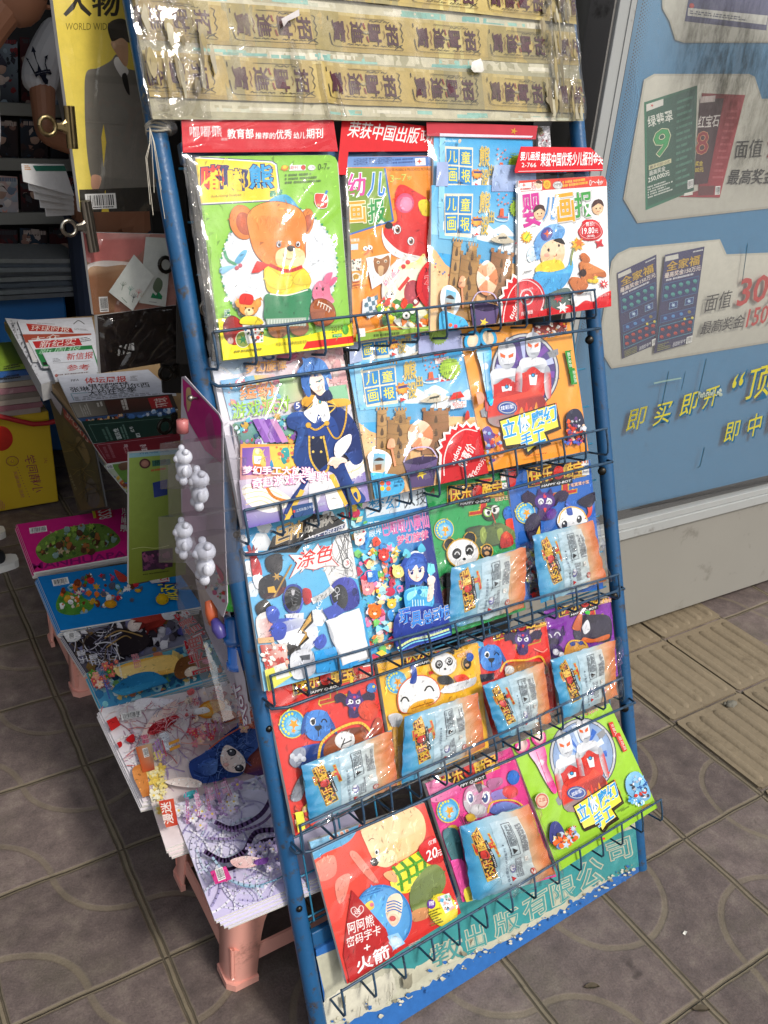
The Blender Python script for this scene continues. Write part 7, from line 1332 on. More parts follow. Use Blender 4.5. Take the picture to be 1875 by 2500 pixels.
# left of the rack: stools, plank, comics
L1=(0,1200,2.183);L2=(0,1700,2.074);L3=(100,1600,2.765);L5=(0,600,2.765);LB=(0,760,4.173);LC=(400,860,3.254);V1=(0,0,2.592)
def stool(loc,label):
 t=empty('plastic_stool',loc,label,'stool','pink plastic stools under the comics');H,wt,wb=0.236,0.138,0.150
 P0=level(0);C=Vector(loc)
 m=MB();m.box(Plane(C,(1,0,0),(0,1,0)),-wt,wt,-wt,wt,H-.014,H);m.build('seat','stool_plastic',t,bevel=.006)
 for sx,sy in((-1,-1),(1,-1),(-1,1),(1,1)):
  m=MB();prof=[]
  for k in range(9):
   z=H-.012-(H-.012)*k/8;f=k/8;c=wt+(wb-wt)*f;wd=.060-.008*f+.05*(1-f)**5;ring=[]
   for u,v in((-wd,0),(-.018,0),(-.006,-.004),(0,-.018),(0,-wd)):ring.append((c+u,c+v)if True else 0)
   inn=[(c-wd,c-.005),(c-.02,c-.005),(c-.011,c-.009),(c-.006,c-.02),(c-.005,c-wd)]
   prof.append([C+Vector((sx*(a if True else 0),sy*b,z))for a,b in[(c-wd,c),(c-.020,c),(c-.007,c-.006),(c,c-.020),(c,c-wd)]+inn[::-1]])
  n=10;V=[q for r in prof for q in r];F=[(i*n+j,i*n+(j+1)%n,(i+1)*n+(j+1)%n,(i+1)*n+j)for i in range(8)for j in range(n)]
  if sx*sy>0:F=[tuple(reversed(f))for f in F]
  m.smooth=True;m.mesh(V,F);m.smooth=False;m.face(prof[-1]);m.face(prof[0]);leg=m.build('leg','stool_plastic',t)
  m=MB();c=wb;m.prism(Plane(C,(1,0,0),(0,1,0)),[(sx*a,sy*b)for a,b in((c-.055,c+.003),(c-.01,c+.003),(c+.003,c-.01),(c+.003,c-.055),(c-.007,c-.055),(c-.007,c-.012),(c-.012,c-.007),(c-.055,c-.007))],.0,.016);m.build('foot','stool_plastic',leg)
 for ax in(0,1):
  for s in(-1,1):
   m=MB();z0,z1=.048,.086;c=wt+(wb-wt)*.62;V=[]
   for k in range(13):
    a=-c+2*c*k/12;bow=.0+.012*(1-(a/c)**2);e=0.022*(abs(a)/c)**10
    for d,z in((0,z0-e),(0,z1+e),(-.005,z1+e),(-.005,z0-e)):
     q=(a,s*(c-.001+d-bow*.2));V.append(C+(Vector((q[0],q[1],z))if ax==0 else Vector((q[1],q[0],z))))
   F=[(i*4+j,i*4+(j+1)%4,i*4+4+(j+1)%4,i*4+4+j)for i in range(12)for j in range(4)]
   m.mesh(V,F);m.build('brace','stool_plastic',t)
 return t
fx,fy,_=GROUND.w(*GROUND.uv(562,2425))
stool((fx+.150,fy+.150,0),'pink plastic stool at the front, its leg bare beside the rack')
fx2,fy2,_=GROUND.w(*GROUND.uv(184,1705))
stool((fx2+.150,fy2+.150,0),'pink plastic stool at the back, under the blue comic')
LV=level(0)
m=MB();m.box(LV,fx+.020,fx+.215,fy-.028,fy2+.40,.238,.258);tag(m.build('plank','plank_wood',bevel=.002),'bare wooden plank laid over the pink stools under the comics','plank')
pbr('crate_dark','#4a4640',.8)
def stack(labels,view,bl,fl,toward,z,n,art,base,Lx=.285,th=.0042,fan=(0,0),spine='#b9b4ac',grp='comics fanned along the plank'):
 """pile of n copies lying flat; bl / fl are the back and front corners on the left, toward a point on the back edge"""
 r=random.Random(int(bl[0]+bl[1]));P=level(z);q=lambda p:Vector((*P.uv(view[0]+p[0]/view[2],view[1]+p[1]/view[2]),0))
 a,b,t=q(bl),q(fl),q(toward);d=(t-a).normalized()*Lx
 for k in range(n):
  zz=-(n-1-k)*th;o=Vector((fan[0]*(n-1-k)+r.uniform(-.002,.002),fan[1]*(n-1-k)+r.uniform(-.003,.003),0))if k<n-1 else Vector((0,0,0));qq=[a+o,a+d+o,b+d+o,b+o];top=k==n-1
  root=empty('comic',P.w(*((qq[0]+qq[2])/2).xy,zz-th),labels[0]if top else labels[1],'comic',grp)
  m=MB();m.prism(P,[tuple(v.xy)for v in qq],zz-th+.0004,zz-.0002,hx(base),hx(spine));m.build('page_block','pages',root)
  A=Art(P,[tuple(v.xy)for v in(qq[3],qq[2],qq[1],qq[0])],view,zz)
  A.poly_uv([tuple(v.xy)for v in(qq[3],qq[2],qq[1],qq[0])],base)
  if top:art(A);A.detail(800,n,.010,.0011)
  A.build('cover',root,'print_gloss')
def art_pink(A):
 A.poly_uv(A.clip,['#d01f7c','#d4207e','#d82a86','#cc1c78']);A.t('MANHUAPAI',(170,420),(690,345),(165,385),'#8a1a66',bold=.05);A.bars((160,225),(252,212),(155,195),3)
 A.s_([(190,320),(230,250),(330,200),(460,175),(560,180),(640,250),(600,300),(480,330),(330,370),(240,380)],'#6a8a3c');A.clutter([(200,320),(260,230),(460,180),(560,190),(640,260),(480,330),(300,365)],['#4a6a30','#7a9a4a','#5a3a28','#8aa8a0','#3a4a30','#a86a3a','#c8b08a','#9ac04a'],120,6,22,8)
 A.t('漫画派',(690,230),(700,100),(640,225),'#e8e4e0',out='#b01a2a',ow=.05,bold=.06);A.p([(500,105),(590,92),(605,145),(515,158)],'#c8283a');A.t('228',(590,100),(600,148),(520,115),'#f0ece8',bold=.03);A.p([(490,112),(505,110),(515,150),(500,154)],'#d8c830')
def art_blue(A):
 A.poly_uv(A.clip,['#0f7cc4','#1484cc','#1c8ed4','#0c74bc']);A.bars((285,505),(370,490),(275,470),6);A.s_([(300,590),(340,530),(430,560),(500,600),(470,640),(380,660),(310,640)],'#5a9a3c')
 A.clutter([(310,640),(320,540),(470,450),(560,440),(700,490),(780,520),(700,590),(560,620),(400,660)],['#d8702a','#e8d8c8','#d84a8a','#7a3a20','#8ab8d0','#f0f0ee','#d0a030','#4a8a3a','#c82a3a','#5a5a6a'],110,6,22,4);A.s_([(610,430),(640,440),(690,480),(640,490)],'#c8463a');A.e(590,610,34,22,'#d89a20')
 A.t('派对',(955,590),(945,490),(850,600),'#e8d82a',out='#1a3a7a',ow=.05,bold=.06);A.e(865,585,34,30,'#d8b020');A.p([(790,480),(900,455),(905,490),(810,500)],'#d8d0cc');A.t('121',(895,460),(900,490),(850,468),'#c8283a',bold=.04)
def art_red(A):
 A.poly_uv(A.clip,['#3a3848','#8a8aa0','#b8b4c0','#55505e']);A.clutter([(360,780),(900,620),(1010,680),(900,830),(480,960),(420,900)],['#241f28','#3a343c','#5a5460','#7a7aa0','#c8c4cc','#8a6a3a','#e4e0e4','#1c181f'],130,10,40,9,'q');A.s_([(440,830),(560,740),(740,760),(800,800),(740,870),(540,900)],['#241c20','#2e262a','#18141a'])
 A.clutter([(340,800),(600,730),(640,900),(470,960)],['#c8c4d0','#8a88a0','#4a4658','#e8e6ea','#6a5a4a'],60,8,30,6,'w');A.e(720,730,40,34,'#f0dcd0',-20);A.star(800,690,50,96,11,'#7a2420');A.s_([(690,690),(740,655),(830,655),(890,690),(850,740),(780,760),(770,720),(720,705)],['#8a2a22','#a03428','#6a1c18','#b8443a']);A.s_([(860,650),(920,640),(940,690),(880,700)],'#e4e2e4');A.e(985,760,40,24,'#4a4a8a',-15);A.c_([(560,800),(640,760),(760,790)],7,'#b8945a');A.c_([(570,850),(660,790),(700,800)],6,'#b8945a')
 A.t('知音漫客',(1115,790),(1000,640),(1030,830),'#c83038',out=['#1f1a20','#e8e6e8'],ow=.03,bold=.05);A.e(382,790,52,32,'#e8e6e4');A.bars((372,808),(402,802),(366,774),8);A.t('魔王',(520,880),(540,940),(470,890),'#e0dee4',bold=.03);A.t('魔王',(455,860),(475,925),(405,870),'#e0dee4',bold=.03)
def art_card(A):
 A.poly_uv(A.clip,['#4a96c4','#3f9ab0','#7ac0c8','#58a8c0']);A.clutter([(470,980),(1130,790),(1260,1020),(560,1150)],['#3a7aa8','#8ad0d8','#2a5a80','#e8c878','#d8e8e4','#6a9a5a','#c87a5a','#a8d8e0'],130,8,34,21);A.clutter([(460,990),(640,930),(660,990),(520,1080)],['#e87a6a','#f0a890','#5a9a3c','#f4d0b8','#d85a5a'],44,8,26,3,'f')
 A.s_([(620,980),(760,930),(930,910),(960,980),(900,1010),(740,1030),(650,1030)],['#e8b048','#f0c468','#d89a38','#f4d48a']);A.s_([(600,1100),(700,1020),(820,1000),(900,1060),(820,1100),(700,1130)],['#1f6a98','#2a80b0','#185a88','#3a90b8']);A.s_([(930,1000),(960,930),(1060,910),(1130,960),(1120,1030),(1040,1040),(960,1040)],['#6a4020','#8a5a30','#5a3418','#7a4c28']);A.e(1030,1000,46,30,'#f0d8c0',-15);A.e(1048,1000,7,12,'#2a1c14');A.e(1100,945,22,14,'#e88aa0')
 A.p([(985,840),(1040,825),(1060,920),(1010,930)],'#c8202e');A.t('售价5元',(1040,905),(1030,835),(1005,915),'#f4ece8',bold=.02)
 A.t('中国卡通',(1160,1120),(1075,800),(1010,1160)if False else(1060,1150),'#c82834',out=['#1f2a5a','#f0eee8'],ow=.022,bold=.06)
 A.t('魔女·卡龙',(610,1090),(550,970),(570,1100),'#2a3a8a',out='#d8e0ec',ow=.03,bold=.02);A.t('贝可魔法师',(760,975),(740,900),(720,985),'#d86a7a',out='#f4e4e0',ow=.03);A.rows((660,1040),(640,950),(650,1044),2,'#e8f0f4');A.rows((605,1170),(570,1060),(590,1175),1,'#4a5ab0')
def art_white(A):
 A.poly_uv(A.clip,['#e4dce4','#efeaea','#f0dcd8','#e8e4e6']);A.clutter([(400,370),(1300,200),(1420,500),(700,900),(520,620)],['#d8c4d0','#f4ece8','#c8a8b8','#e8d0cc','#b88a98','#f8f4f2','#d88a8a'],120,10,44,17,'w');A.clutter([(900,260),(1300,190),(1400,440),(1000,480)],['#d86a6a','#f0c8a8','#e8e0e4','#a84a50','#8a7a94','#f4d8c0'],60,8,30,4);A.s_([(640,330),(720,310),(880,320),(900,350),(780,380),(640,390)],['#f0e8f0','#f8f4f4']);A.s_([(680,560),(760,430),(880,340),(930,350),(900,420),(800,480),(720,590)],['#f4dcd0','#f0ccc0','#f8e4da']);A.s_([(720,540),(780,470),(900,430),(930,450),(860,510),(760,560)],['#b81f2a','#c8303a','#a01822','#d84a50']);A.clutter([(720,540),(800,460),(920,430),(860,520),(760,560)],['#e8808a','#8a1420','#f4d0d0','#d8404a'],40,8,20,13,'w');A.s_([(575,600),(620,560),(640,590),(620,620)],'#c01f24');A.s_([(490,640),(540,610),(550,640),(520,660)],'#c01f24')
 A.p([(430,480),(510,440),(540,500),(480,540)],'#c82a2a');A.bars((550,470),(685,440),(540,425),2);A.s_([(620,800),(700,780),(740,1000),(700,1040),(650,920)],['#c87a3a','#a85a24','#d89050']);A.t('THE SC',(690,640),(670,570),(650,650),'#6a6a7a');A.t('薔薇',(735,620),(720,560),(690,630),'#d84a7a',bold=.03)
 A.e(1150,390,98,60,'#e08a28',-20);A.e(1150,390,78,46,'#f0b458',-20);[A.l([(1150,390),(1150+76*math.cos(i*.7),390+46*math.sin(i*.7))],5,'#e8952e')for i in range(9)];A.s_([(1030,400),(1110,380),(1140,410),(1060,430)],'#f4efee');A.s_([(1150,480),(1200,410),(1300,410),(1320,460),(1230,490)],['#a85a34','#c8744a','#8a4424']);A.e(1185,450,30,30,'#f4d8c8')
 A.t('天才',(1080,365),(1060,310),(1040,375),'#d84a6a',bold=.03);A.t('JENIUS',(1030,390),(1000,300),(1012,395),'#4a4a5a',bold=.02);A.t('彩火',(1215,320),(1200,240),(1170,330),'#d84a5a',out='#f4e8e4',ow=.04,bold=.03);A.clutter([(700,360),(1060,330),(1060,440),(900,520)],['#e8d8dc','#d8a8b0','#c86a78','#f4ece8','#a89ab0'],50,6,20,5,'w');A.p([(1290,270),(1350,250),(1390,300),(1330,340)],'#8a98a0');A.clutter([(1290,270),(1350,250),(1390,300),(1330,340)],['#2a3a4a','#e8ecec','#4a5a6a'],20,5,12,7)
def art_bluegirl(A):
 A.poly_uv(A.clip,['#e8dcdc','#d8c0c8','#b07a8a','#efe6e0']);A.clutter([(640,660),(900,570),(1000,640),(880,900),(760,1000)],['#e8e0e4','#d8c8d8','#b8a0c8','#f4ecec','#c8b0c0'],60,14,44,3,'w');A.s_([(1370,800),(1380,700),(1420,600),(1480,560),(1560,800)],['#8a4a4a','#6a3a5a','#a85a4a','#5a3a6a'])
 A.clutter([(690,720),(800,700),(850,920),(900,1100),(800,1100),(740,950)],['#f0dc8a','#f4e8b0','#e8c860','#f8f0d0'],26,22,46,11,'f');A.p([(640,650),(750,620),(770,800),(690,820)],['#c8602c','#d8c8a0','#a8402a','#c85a30']);A.bars((700,720),(735,710),(685,660),3)
 A.s_([(1040,880),(1000,760),(1080,700),(1170,640),(1250,560),(1340,500),(1470,520),(1470,640),(1400,720),(1360,830),(1260,860),(1140,890)],['#2a4488','#3a5aa0','#1f3674','#4a6ab0','#28427f','#34529a'])
 A.clutter([(1040,880),(1180,660),(1340,520),(1450,560),(1360,800),(1140,880)],['#4a6cb8','#1c2f68','#5a7cc4','#26407c','#7a98d8','#1a2a60'],120,8,30,6,'w');A.s_([(1215,720),(1250,650),(1330,690),(1380,760),(1360,830),(1270,830),(1220,780)],['#f4e0d8','#f8e8e0','#f0d4c8']);A.e(1290,700,30,26,'#2a2a30');A.e(1288,702,22,18,'#55555f');A.e(1340,808,30,24,'#2a2a30');A.e(1338,806,21,16,'#55555f');A.e(1282,692,7,None,'#fff',k=8);A.e(1332,798,7,None,'#fff',k=8);A.e(1250,785,20,14,'#f0b8ac');A.c_([(1248,742),(1258,752)],3,'#c87a70')
 A.s_([(1060,800),(1140,740),(1190,760),(1180,840),(1100,860)],['#3a5aa4','#5a7ab8','#2a4484']);A.s_([(840,900),(960,870),(1080,900),(1060,940),(920,930)],['#f0dcd0','#f4e4dc']);A.clutter([(1000,560),(1180,520),(1160,680),(1050,700)],['#e88a9a','#f0c0b0','#d84a5a','#f4dcc8'],30,12,28,9,'f');A.clutter([(1340,440),(1460,420),(1460,560),(1360,580)],['#d8705a','#e89a80','#c85a4a','#f0c0a8'],24,16,34,5,'f');A.c_([(1140,720),(1240,640),(1340,580)],9,'#d86a4a');A.c_([(950,680),(1050,690),(1150,690)],7,'#e0a090')
 A.t('梦想',(905,720),(855,600),(850,740),'#e8ecf0',out='#8a90a8',ow=.04,bold=.05);A.t('II',(945,710),(935,650),(875,740),'#e8a040',bold=.06);A.rows((850,790),(800,650),(790,800),3,'#a87ab8');A.rows((860,770),(830,660),(845,775),1,'#c83a5a');A.rows((1240,600),(1220,500),(1120,640),4,'#b87a9a');A.p([(800,1080),(900,1060),(930,1240),(850,1260)],['#c83a2a','#d85a40','#b83024','#d86a50']);A.t('漫迷',(905,1230),(880,1080),(835,1240),'#f0e4dc',bold=.05)
def art_lav(A):
 A.poly_uv(A.clip,['#cfc6e6','#c4bde0','#dcd8ee','#e8e6f4']);A.clutter([(900,1010),(1300,880),(1600,820),(1640,1580),(1180,1760)],['#e4e0f0','#b8b0d8','#d8d4ea','#c8d4e4','#f0eef6','#a8a0cc'],110,20,70,2,'w');A.clutter([(930,1080),(1200,940),(1340,900),(1300,1100),(1060,1200)],['#f0eef6','#e0d4ea','#c8b0d8','#f8f6fa','#b89ac8'],46,22,44,8,'f')
 A.s_([(965,1000),(1000,965),(1060,970),(1040,1010),(990,1025)],'#4aa8b0');A.c_([(1560,1000),(1480,1130),(1300,1220),(1180,1180)],30,'#5a4470');A.c_([(1600,1060),(1500,1180),(1330,1240),(1200,1210)],18,'#7a6490');A.c_([(1620,1230),(1450,1250),(1370,1380),(1240,1440),(1110,1380)],34,'#564068');A.c_([(1620,1290),(1490,1310),(1400,1420),(1300,1490),(1230,1500)],24,'#3a2a48');A.c_([(1600,1300),(1480,1400),(1320,1430)],14,'#8a74a0');A.c_([(1130,1290),(1280,1290),(1360,1240)],16,'#9a88b4')
 A.c_([(1240,1560),(1400,1620),(1560,1580),(1640,1540)],10,'#7aa8c0');A.c_([(1160,1420),(1300,1580),(1500,1620)],16,'#a8c4d8');A.clutter([(1380,1340),(1640,1300),(1640,1560),(1420,1500)],['#f4f0f8','#d8cce4','#b8a8d0','#8a7ab0'],46,14,36,5,'f');A.s_([(1280,1480),(1380,1450),(1480,1470),(1440,1520),(1330,1530)],['#f0d0cc','#e8b8b4']);A.s_([(1440,1480),(1530,1460),(1520,1500),(1450,1510)],'#7a4a9a')
 for k in range(5):A.rows((1010+k*72,1230-k*48),(1000+k*62,1010-k*24),(985+k*72,1235-k*46),2,'#b86a98',seed=k);
 for k in range(3):A.t(('花语','密语','夏日')[k],(1090+k*90,1110-k*45),(1068+k*90,1020-k*40),(1055+k*90,1120-k*42),'#d884b0',out='#f6eef6',ow=.05,bold=.02)
 A.p([(1145,1560),(1250,1520),(1290,1610),(1180,1645)],'#d8408a');A.bars((1200,1625),(1250,1605),(1175,1545),9)
ZB=.292
stack(('magenta comic numbered 228, top of the pile at the back of the plank','copy beneath the magenta comic, only its edge showing'),L1,(90,175),(185,430),(690,85),ZB+.012,7,art_pink,'#cf1f7a',.33,fan=(-.0008,.003))
stack(('bright blue comic with cartoon animals, top of its pile beside the magenta one','copy beneath the bright blue comic, only its edge showing'),L1,(200,455),(322,742),(905,352),ZB+.006,7,art_blue,'#1280c8',.33,fan=(-.0008,.0025))
stack(('dark comic with a red haired figure, between the blue comic and the yellow coated girl','copy beneath the dark comic with the red haired figure'),L1,(332,772),(458,968),(1000,592),ZB-.004,4,art_red,'#77748a',fan=(-.001,.002))
stack(('comic with a brown haired girl in a yellow coat, middle of the plank','copy beneath the comic with the girl in yellow'),L1,(458,970),(545,1165),(1140,782),ZB-.001,4,art_card,'#58a4c0',fan=(-.001,-.003))
stack(('white comic with red shoes and a bar code, fanned on the plank','copy sliding out beneath the white comic with red shoes'),L3,(392,362),(690,990),(1345,175),ZB+.002,4,art_white,'#e6e0e4',fan=(-.002,-.002),spine='#a8a0a4')
stack(('comic with a big eyed blue haired girl, next to the lavender one','copy beneath the comic with the big eyed blue haired girl'),L3,(632,652),(842,1305),(1450,420),ZB+.005,4,art_bluegirl,'#e0d0d0',fan=(.002,-.004))
stack(('lavender comic with dark flowing hair, nearest on the plank by the rack','copy beneath the lavender comic, nearest pile'),L3,(882,1012),(1172,1785),(1530,795),ZB+.010,5,art_lav,'#cfc8e4',fan=(.004,-.003))
# newspapers on a covered trestle
ZN=.66
E0=level(ZN).uv(265,1130);E1=level(ZN).uv(11,780);XN=(E0[0]+E1[0])/2
tr=empty('newspaper_table',(XN+.25,2.5,0),'low table draped with printed sheets that carries the newspapers behind the rack','table')
TP=level(0)
m=MB();m.box(TP,XN+.012,XN+.50,E0[1]-.03,E1[1]+.05,ZN-.05,ZN-.022);m.build('table_top','plank_wood',tr)
for a in(XN+.06,XN+.46):
 for b in(E0[1]+.05,E1[1]-.05):
  m=MB();m.box(TP,a-.018,a+.018,b-.018,b+.018,0.0,ZN-.051);m.build('leg','dark_board',tr)
SX=Plane((XN+.006,0,0),(0,-1,0),(0,0,1))
dq=[SX.uv(LB[0]+x/LB[2],LB[1]+y/LB[2])for x,y in((470,760),(960,1370),(1080,1990),(800,2040),(640,1130))]
A=Art(SX,_hull(dq),LB,.001);m=MB();m.prism(SX,_hull(dq),-.004,0,(.1,.1,.1));drape=m.build('drape','print_matt',tr)
A.poly_uv(_hull(dq),'#3a3626');A.p([(460,750),(560,830),(640,940),(625,1060),(560,960)],'#a8a4a8');A.p([(640,960),(960,1360),(900,1330),(660,1080)],'#8a2a2a');A.t('SPORTS',(670,1060),(900,1340),(690,1020),'#b8a090',bold=.03)
A.p([(640,1080),(790,1290),(960,1600),(1070,1990),(830,2030),(680,1640)],['#4a442a','#3a3a24','#57492c','#2a2820']);A.s_([(780,1300),(830,1290),(920,1480),(900,1560),(820,1440)],'#6a5a3c');A.s_([(870,1800),(940,1700),(1020,1900),(980,2000),(900,1960)],'#4f4a48');A.t('TIME',(700,1660),(770,1830),(720,1650),'#7a7460',bold=.02);A.rows((720,1900),(830,2060),(735,1890),3,'#5f5a48');A.clutter([(700,1250),(900,1400),(1000,1900),(850,1900)],['#5a4c2c','#2f2c20','#6a5a34','#44402c'],40,14,46,3,'w')
A.build('picture',drape,'print_matt')
def paper(label,view,quad,lv,base,art=None,th=.006,name='newspaper',cat='newspaper',mat='newsprint',grp='newspapers overlapping on the table'):
 P=level(ZN+lv);q=[P.uv(view[0]+x/view[2],view[1]+y/view[2])for x,y in quad]
 c=[sum(a[i]for a in q)/4 for i in(0,1)];root=empty(name,P.w(*c,-th),label,cat,grp)
 m=MB();m.prism(P,q,-th,-.0003,hx(base),(.5,.5,.5));m.build('sheets',mat,root)
 A=Art(P,_hull(q),view,0);A.poly_uv(q,base);art and art(A);A.build('front_page',root,mat)
def np1(A):
 A.p([(265,125),(450,140),(725,172),(752,220),(520,205),(298,202)],'#b03226');A.t('环球时报',(318,196),(715,212),(310,140),'#e4dcd4',bold=0,shear=.2);A.c_([(750,130),(800,95),(860,130)],8,'#555');A.rows((760,190),(900,200),(755,170),2,'#8a8a90');A.rows((380,128),(560,138),(380,115),1,'#9a9aa0')
paper('bundle of folded newspapers at the far left edge of the table',LB,[(48,68),(330,92),(560,700),(420,745)],-.012,'#c4c6cc',lambda A:(A.rows((120,90),(200,300),(100,100),3,'#3a3a40'),A.clutter([(80,90),(170,110),(400,640),(380,690)],['#77787e','#4a4a50','#dadbe0','#9a9aa0'],50,6,16,2,'p')),.05)
paper('white newspaper with a wavy red title banner at the back of the table',LB,[(175,92),(935,60),(1010,420),(300,420)],-.004,'#d0d2da',np1)
paper('newspaper with a rust coloured top strip',LB,[(228,235),(930,225),(1000,480),(330,500)],-.001,'#d2cfd0',lambda A:(A.p([(228,235),(930,225),(935,300),(262,320)],'#a04a38'),A.t('大众',(320,320),(610,285),(318,262),'#dcd8d2',bold=0)))
paper('newspaper with a flat red title banner',LB,[(285,295),(935,240),(1010,520),(420,560)],.002,'#d8dae0',lambda A:(A.p([(330,308),(802,273),(838,345),(366,376)],'#b82c30'),A.t('新纪实',(400,375),(780,340),(395,305),'#e8e2de',bold=0,shear=.2),A.rows((815,320),(930,300),(810,270),3,'#55555c')))
paper('newspaper with a green title strip',LB,[(355,388),(935,345),(1010,560),(440,560)],.005,'#2c7a44',lambda A:(A.t('新周报',(395,440),(830,400),(390,385),'#a8d0b0',bold=.0,shear=.2),A.p([(430,520),(470,515),(485,545),(445,550)],'#222')))
paper('white newspaper with large red brushed characters',LB,[(430,422),(940,385),(1010,620),(540,640)],.008,'#cfd3dc',lambda A:(A.t('新信报',(680,500),(960,480),(665,430),'#b8352e',bold=.03,shear=.25),A.rows((540,520),(620,512),(535,480),3,'#6a6a72'),A.l([(540,528),(920,505)],4,'#77777c')))
paper('white newspaper with two red characters, under the sports paper',LB,[(498,535),(945,505),(1010,700),(560,700)],.011,'#cdd0d8',lambda A:(A.t('参考',(690,608),(930,600),(665,545),'#b03830',bold=.03,shear=.2),A.rows((580,660),(900,630),(580,640),1,'#7a6a6c'),A.e(575,655,16,16,'#b06a64')))
def np2(A):
 A.t('FIFA',(480,918),(535,912),(478,903),'#33363c',bold=.03);A.t('体坛周报',(575,932),(858,920),(568,890),'#b0352c',bold=.06);A.rows((595,948),(865,932),(594,935),1,'#3a3c44',fill=.8);A.rows((880,915),(930,912),(878,878),4,'#7a7a80')
 A.t('张琳芃转会切尔西',(482,990),(1015,955),(468,955),'#22242a',bold=.03);A.t('大约在冬季',(600,1015),(925,988),(588,980),'#22242a',bold=.03);A.l([(478,1000),(500,1045)],4,'#3a8a9a');A.l([(478,1000),(590,992)],3,'#3a8a9a');A.rows((510,1050),(1080,1005),(500,1020),3,'#8f939c')
paper('sports newspaper with a bold black headline, nearest of the newspapers',L5,[(385,885),(1000,835),(1190,1000),(470,1060)],.014,'#c6cad6',np2)
mg=dict(name='news_magazine',cat='magazine',mat='print_matt',grp='news magazines lined up after the newspapers',th=.004)
paper('dark brown news magazine with a red corner title',L5,[(470,1060),(1160,1000),(1200,1100),(522,1165)],.016,'#3c332e',lambda A:(A.p([(475,1065),(700,1045),(730,1140),(525,1162)],['#8a8478','#5a544a','#6a6458','#9a9488']),A.p([(995,1030),(1135,1010),(1165,1090),(1025,1100)],'#a82a2c'),A.t('环球',(1140,1080),(1125,1020),(1050,1095),'#d8c8c0',bold=.03),A.p([(700,1045),(990,1030),(1020,1100),(740,1135)],['#4a2a20','#5a342a','#3a2620','#44302a']),A.rows((870,1105),(850,1030),(830,1110),2,'#d0ccc4',fill=.8),A.rows((700,1080),(690,1050),(655,1090),2,'#d0ccc4'),A.rows((620,1140),(590,1065),(560,1150),4,'#b8b4aa')),**mg)
paper('news magazine with a strip of blue and orange photographs',L5,[(525,1165),(1180,1098),(1200,1150),(560,1195)],.018,'#3a5a86',lambda A:(A.clutter([(560,1185),(850,1140),(860,1160),(580,1195)],['#c86a2a','#d8c8b0','#2a2a2a','#a83a2a','#e0b060'],40,5,14,3),A.clutter([(860,1150),(1180,1100),(1190,1145),(880,1165)],['#8ab0d8','#d8e0e8','#4a7ab8','#2a4a7a'],30,8,24,4)),**mg)
paper('dark green news magazine with white vertical titles',L5,[(548,1185),(1190,1135),(1230,1270),(628,1335)],.020,'#1c3a30',lambda A:(A.l([(600,1210),(1150,1160)],2,'#7a9a8a'),A.l([(600,1210),(655,1320)],2,'#7a9a8a'),A.t('红书',(910,1255),(895,1220),(885,1260),'#e8ece8',bold=.04),A.t('国民性',(825,1300),(795,1230),(790,1308),'#d8e0da',bold=.05),A.rows((875,1300),(840,1205),(835,1310),2,'#6a8a7c'),A.rows((770,1310),(730,1220),(715,1320),2,'#5a7a6c'),A.t('图',(950,1290),(940,1265),(925,1294),'#e0e8e2',bold=.05)),**mg)
paper('dark red news magazine, nearest of its row',L5,[(628,1338),(1210,1262),(1240,1400),(722,1470)],.022,'#7a1f2a',lambda A:(A.l([(655,1345),(1150,1285)],2,'#c09098'),A.l([(655,1345),(715,1440)],2,'#c09098'),A.t('真小说',(1000,1380),(985,1340),(955,1385),'#e8dcdc',bold=.04),A.t('狱',(865,1360),(860,1340),(840,1362),'#e8dcdc',bold=.03),A.rows((880,1400),(860,1350),(845,1405),2,'#b87a80'),A.rows((790,1430),(750,1340),(720,1440),2,'#9a5a60')),**mg)
paper('pale green magazine hanging over the front edge of the table',L5,[(700,1478),(1150,1420),(1190,1600),(860,1670)],.018,'#6f9a44',lambda A:(A.p([(700,1478),(745,1474),(870,1640),(850,1660)],'#b8c0a8'),A.bars((725,1510),(768,1504),(715,1482),4),A.clutter([(760,1530),(860,1620),(850,1650),(770,1560)],['#c85a3a','#d8b040','#8a4a3a','#4a6ab0'],20,6,16,6),A.s_([(800,1480),(870,1460),(880,1500),(820,1520)],'#7a5a44')),**mg)
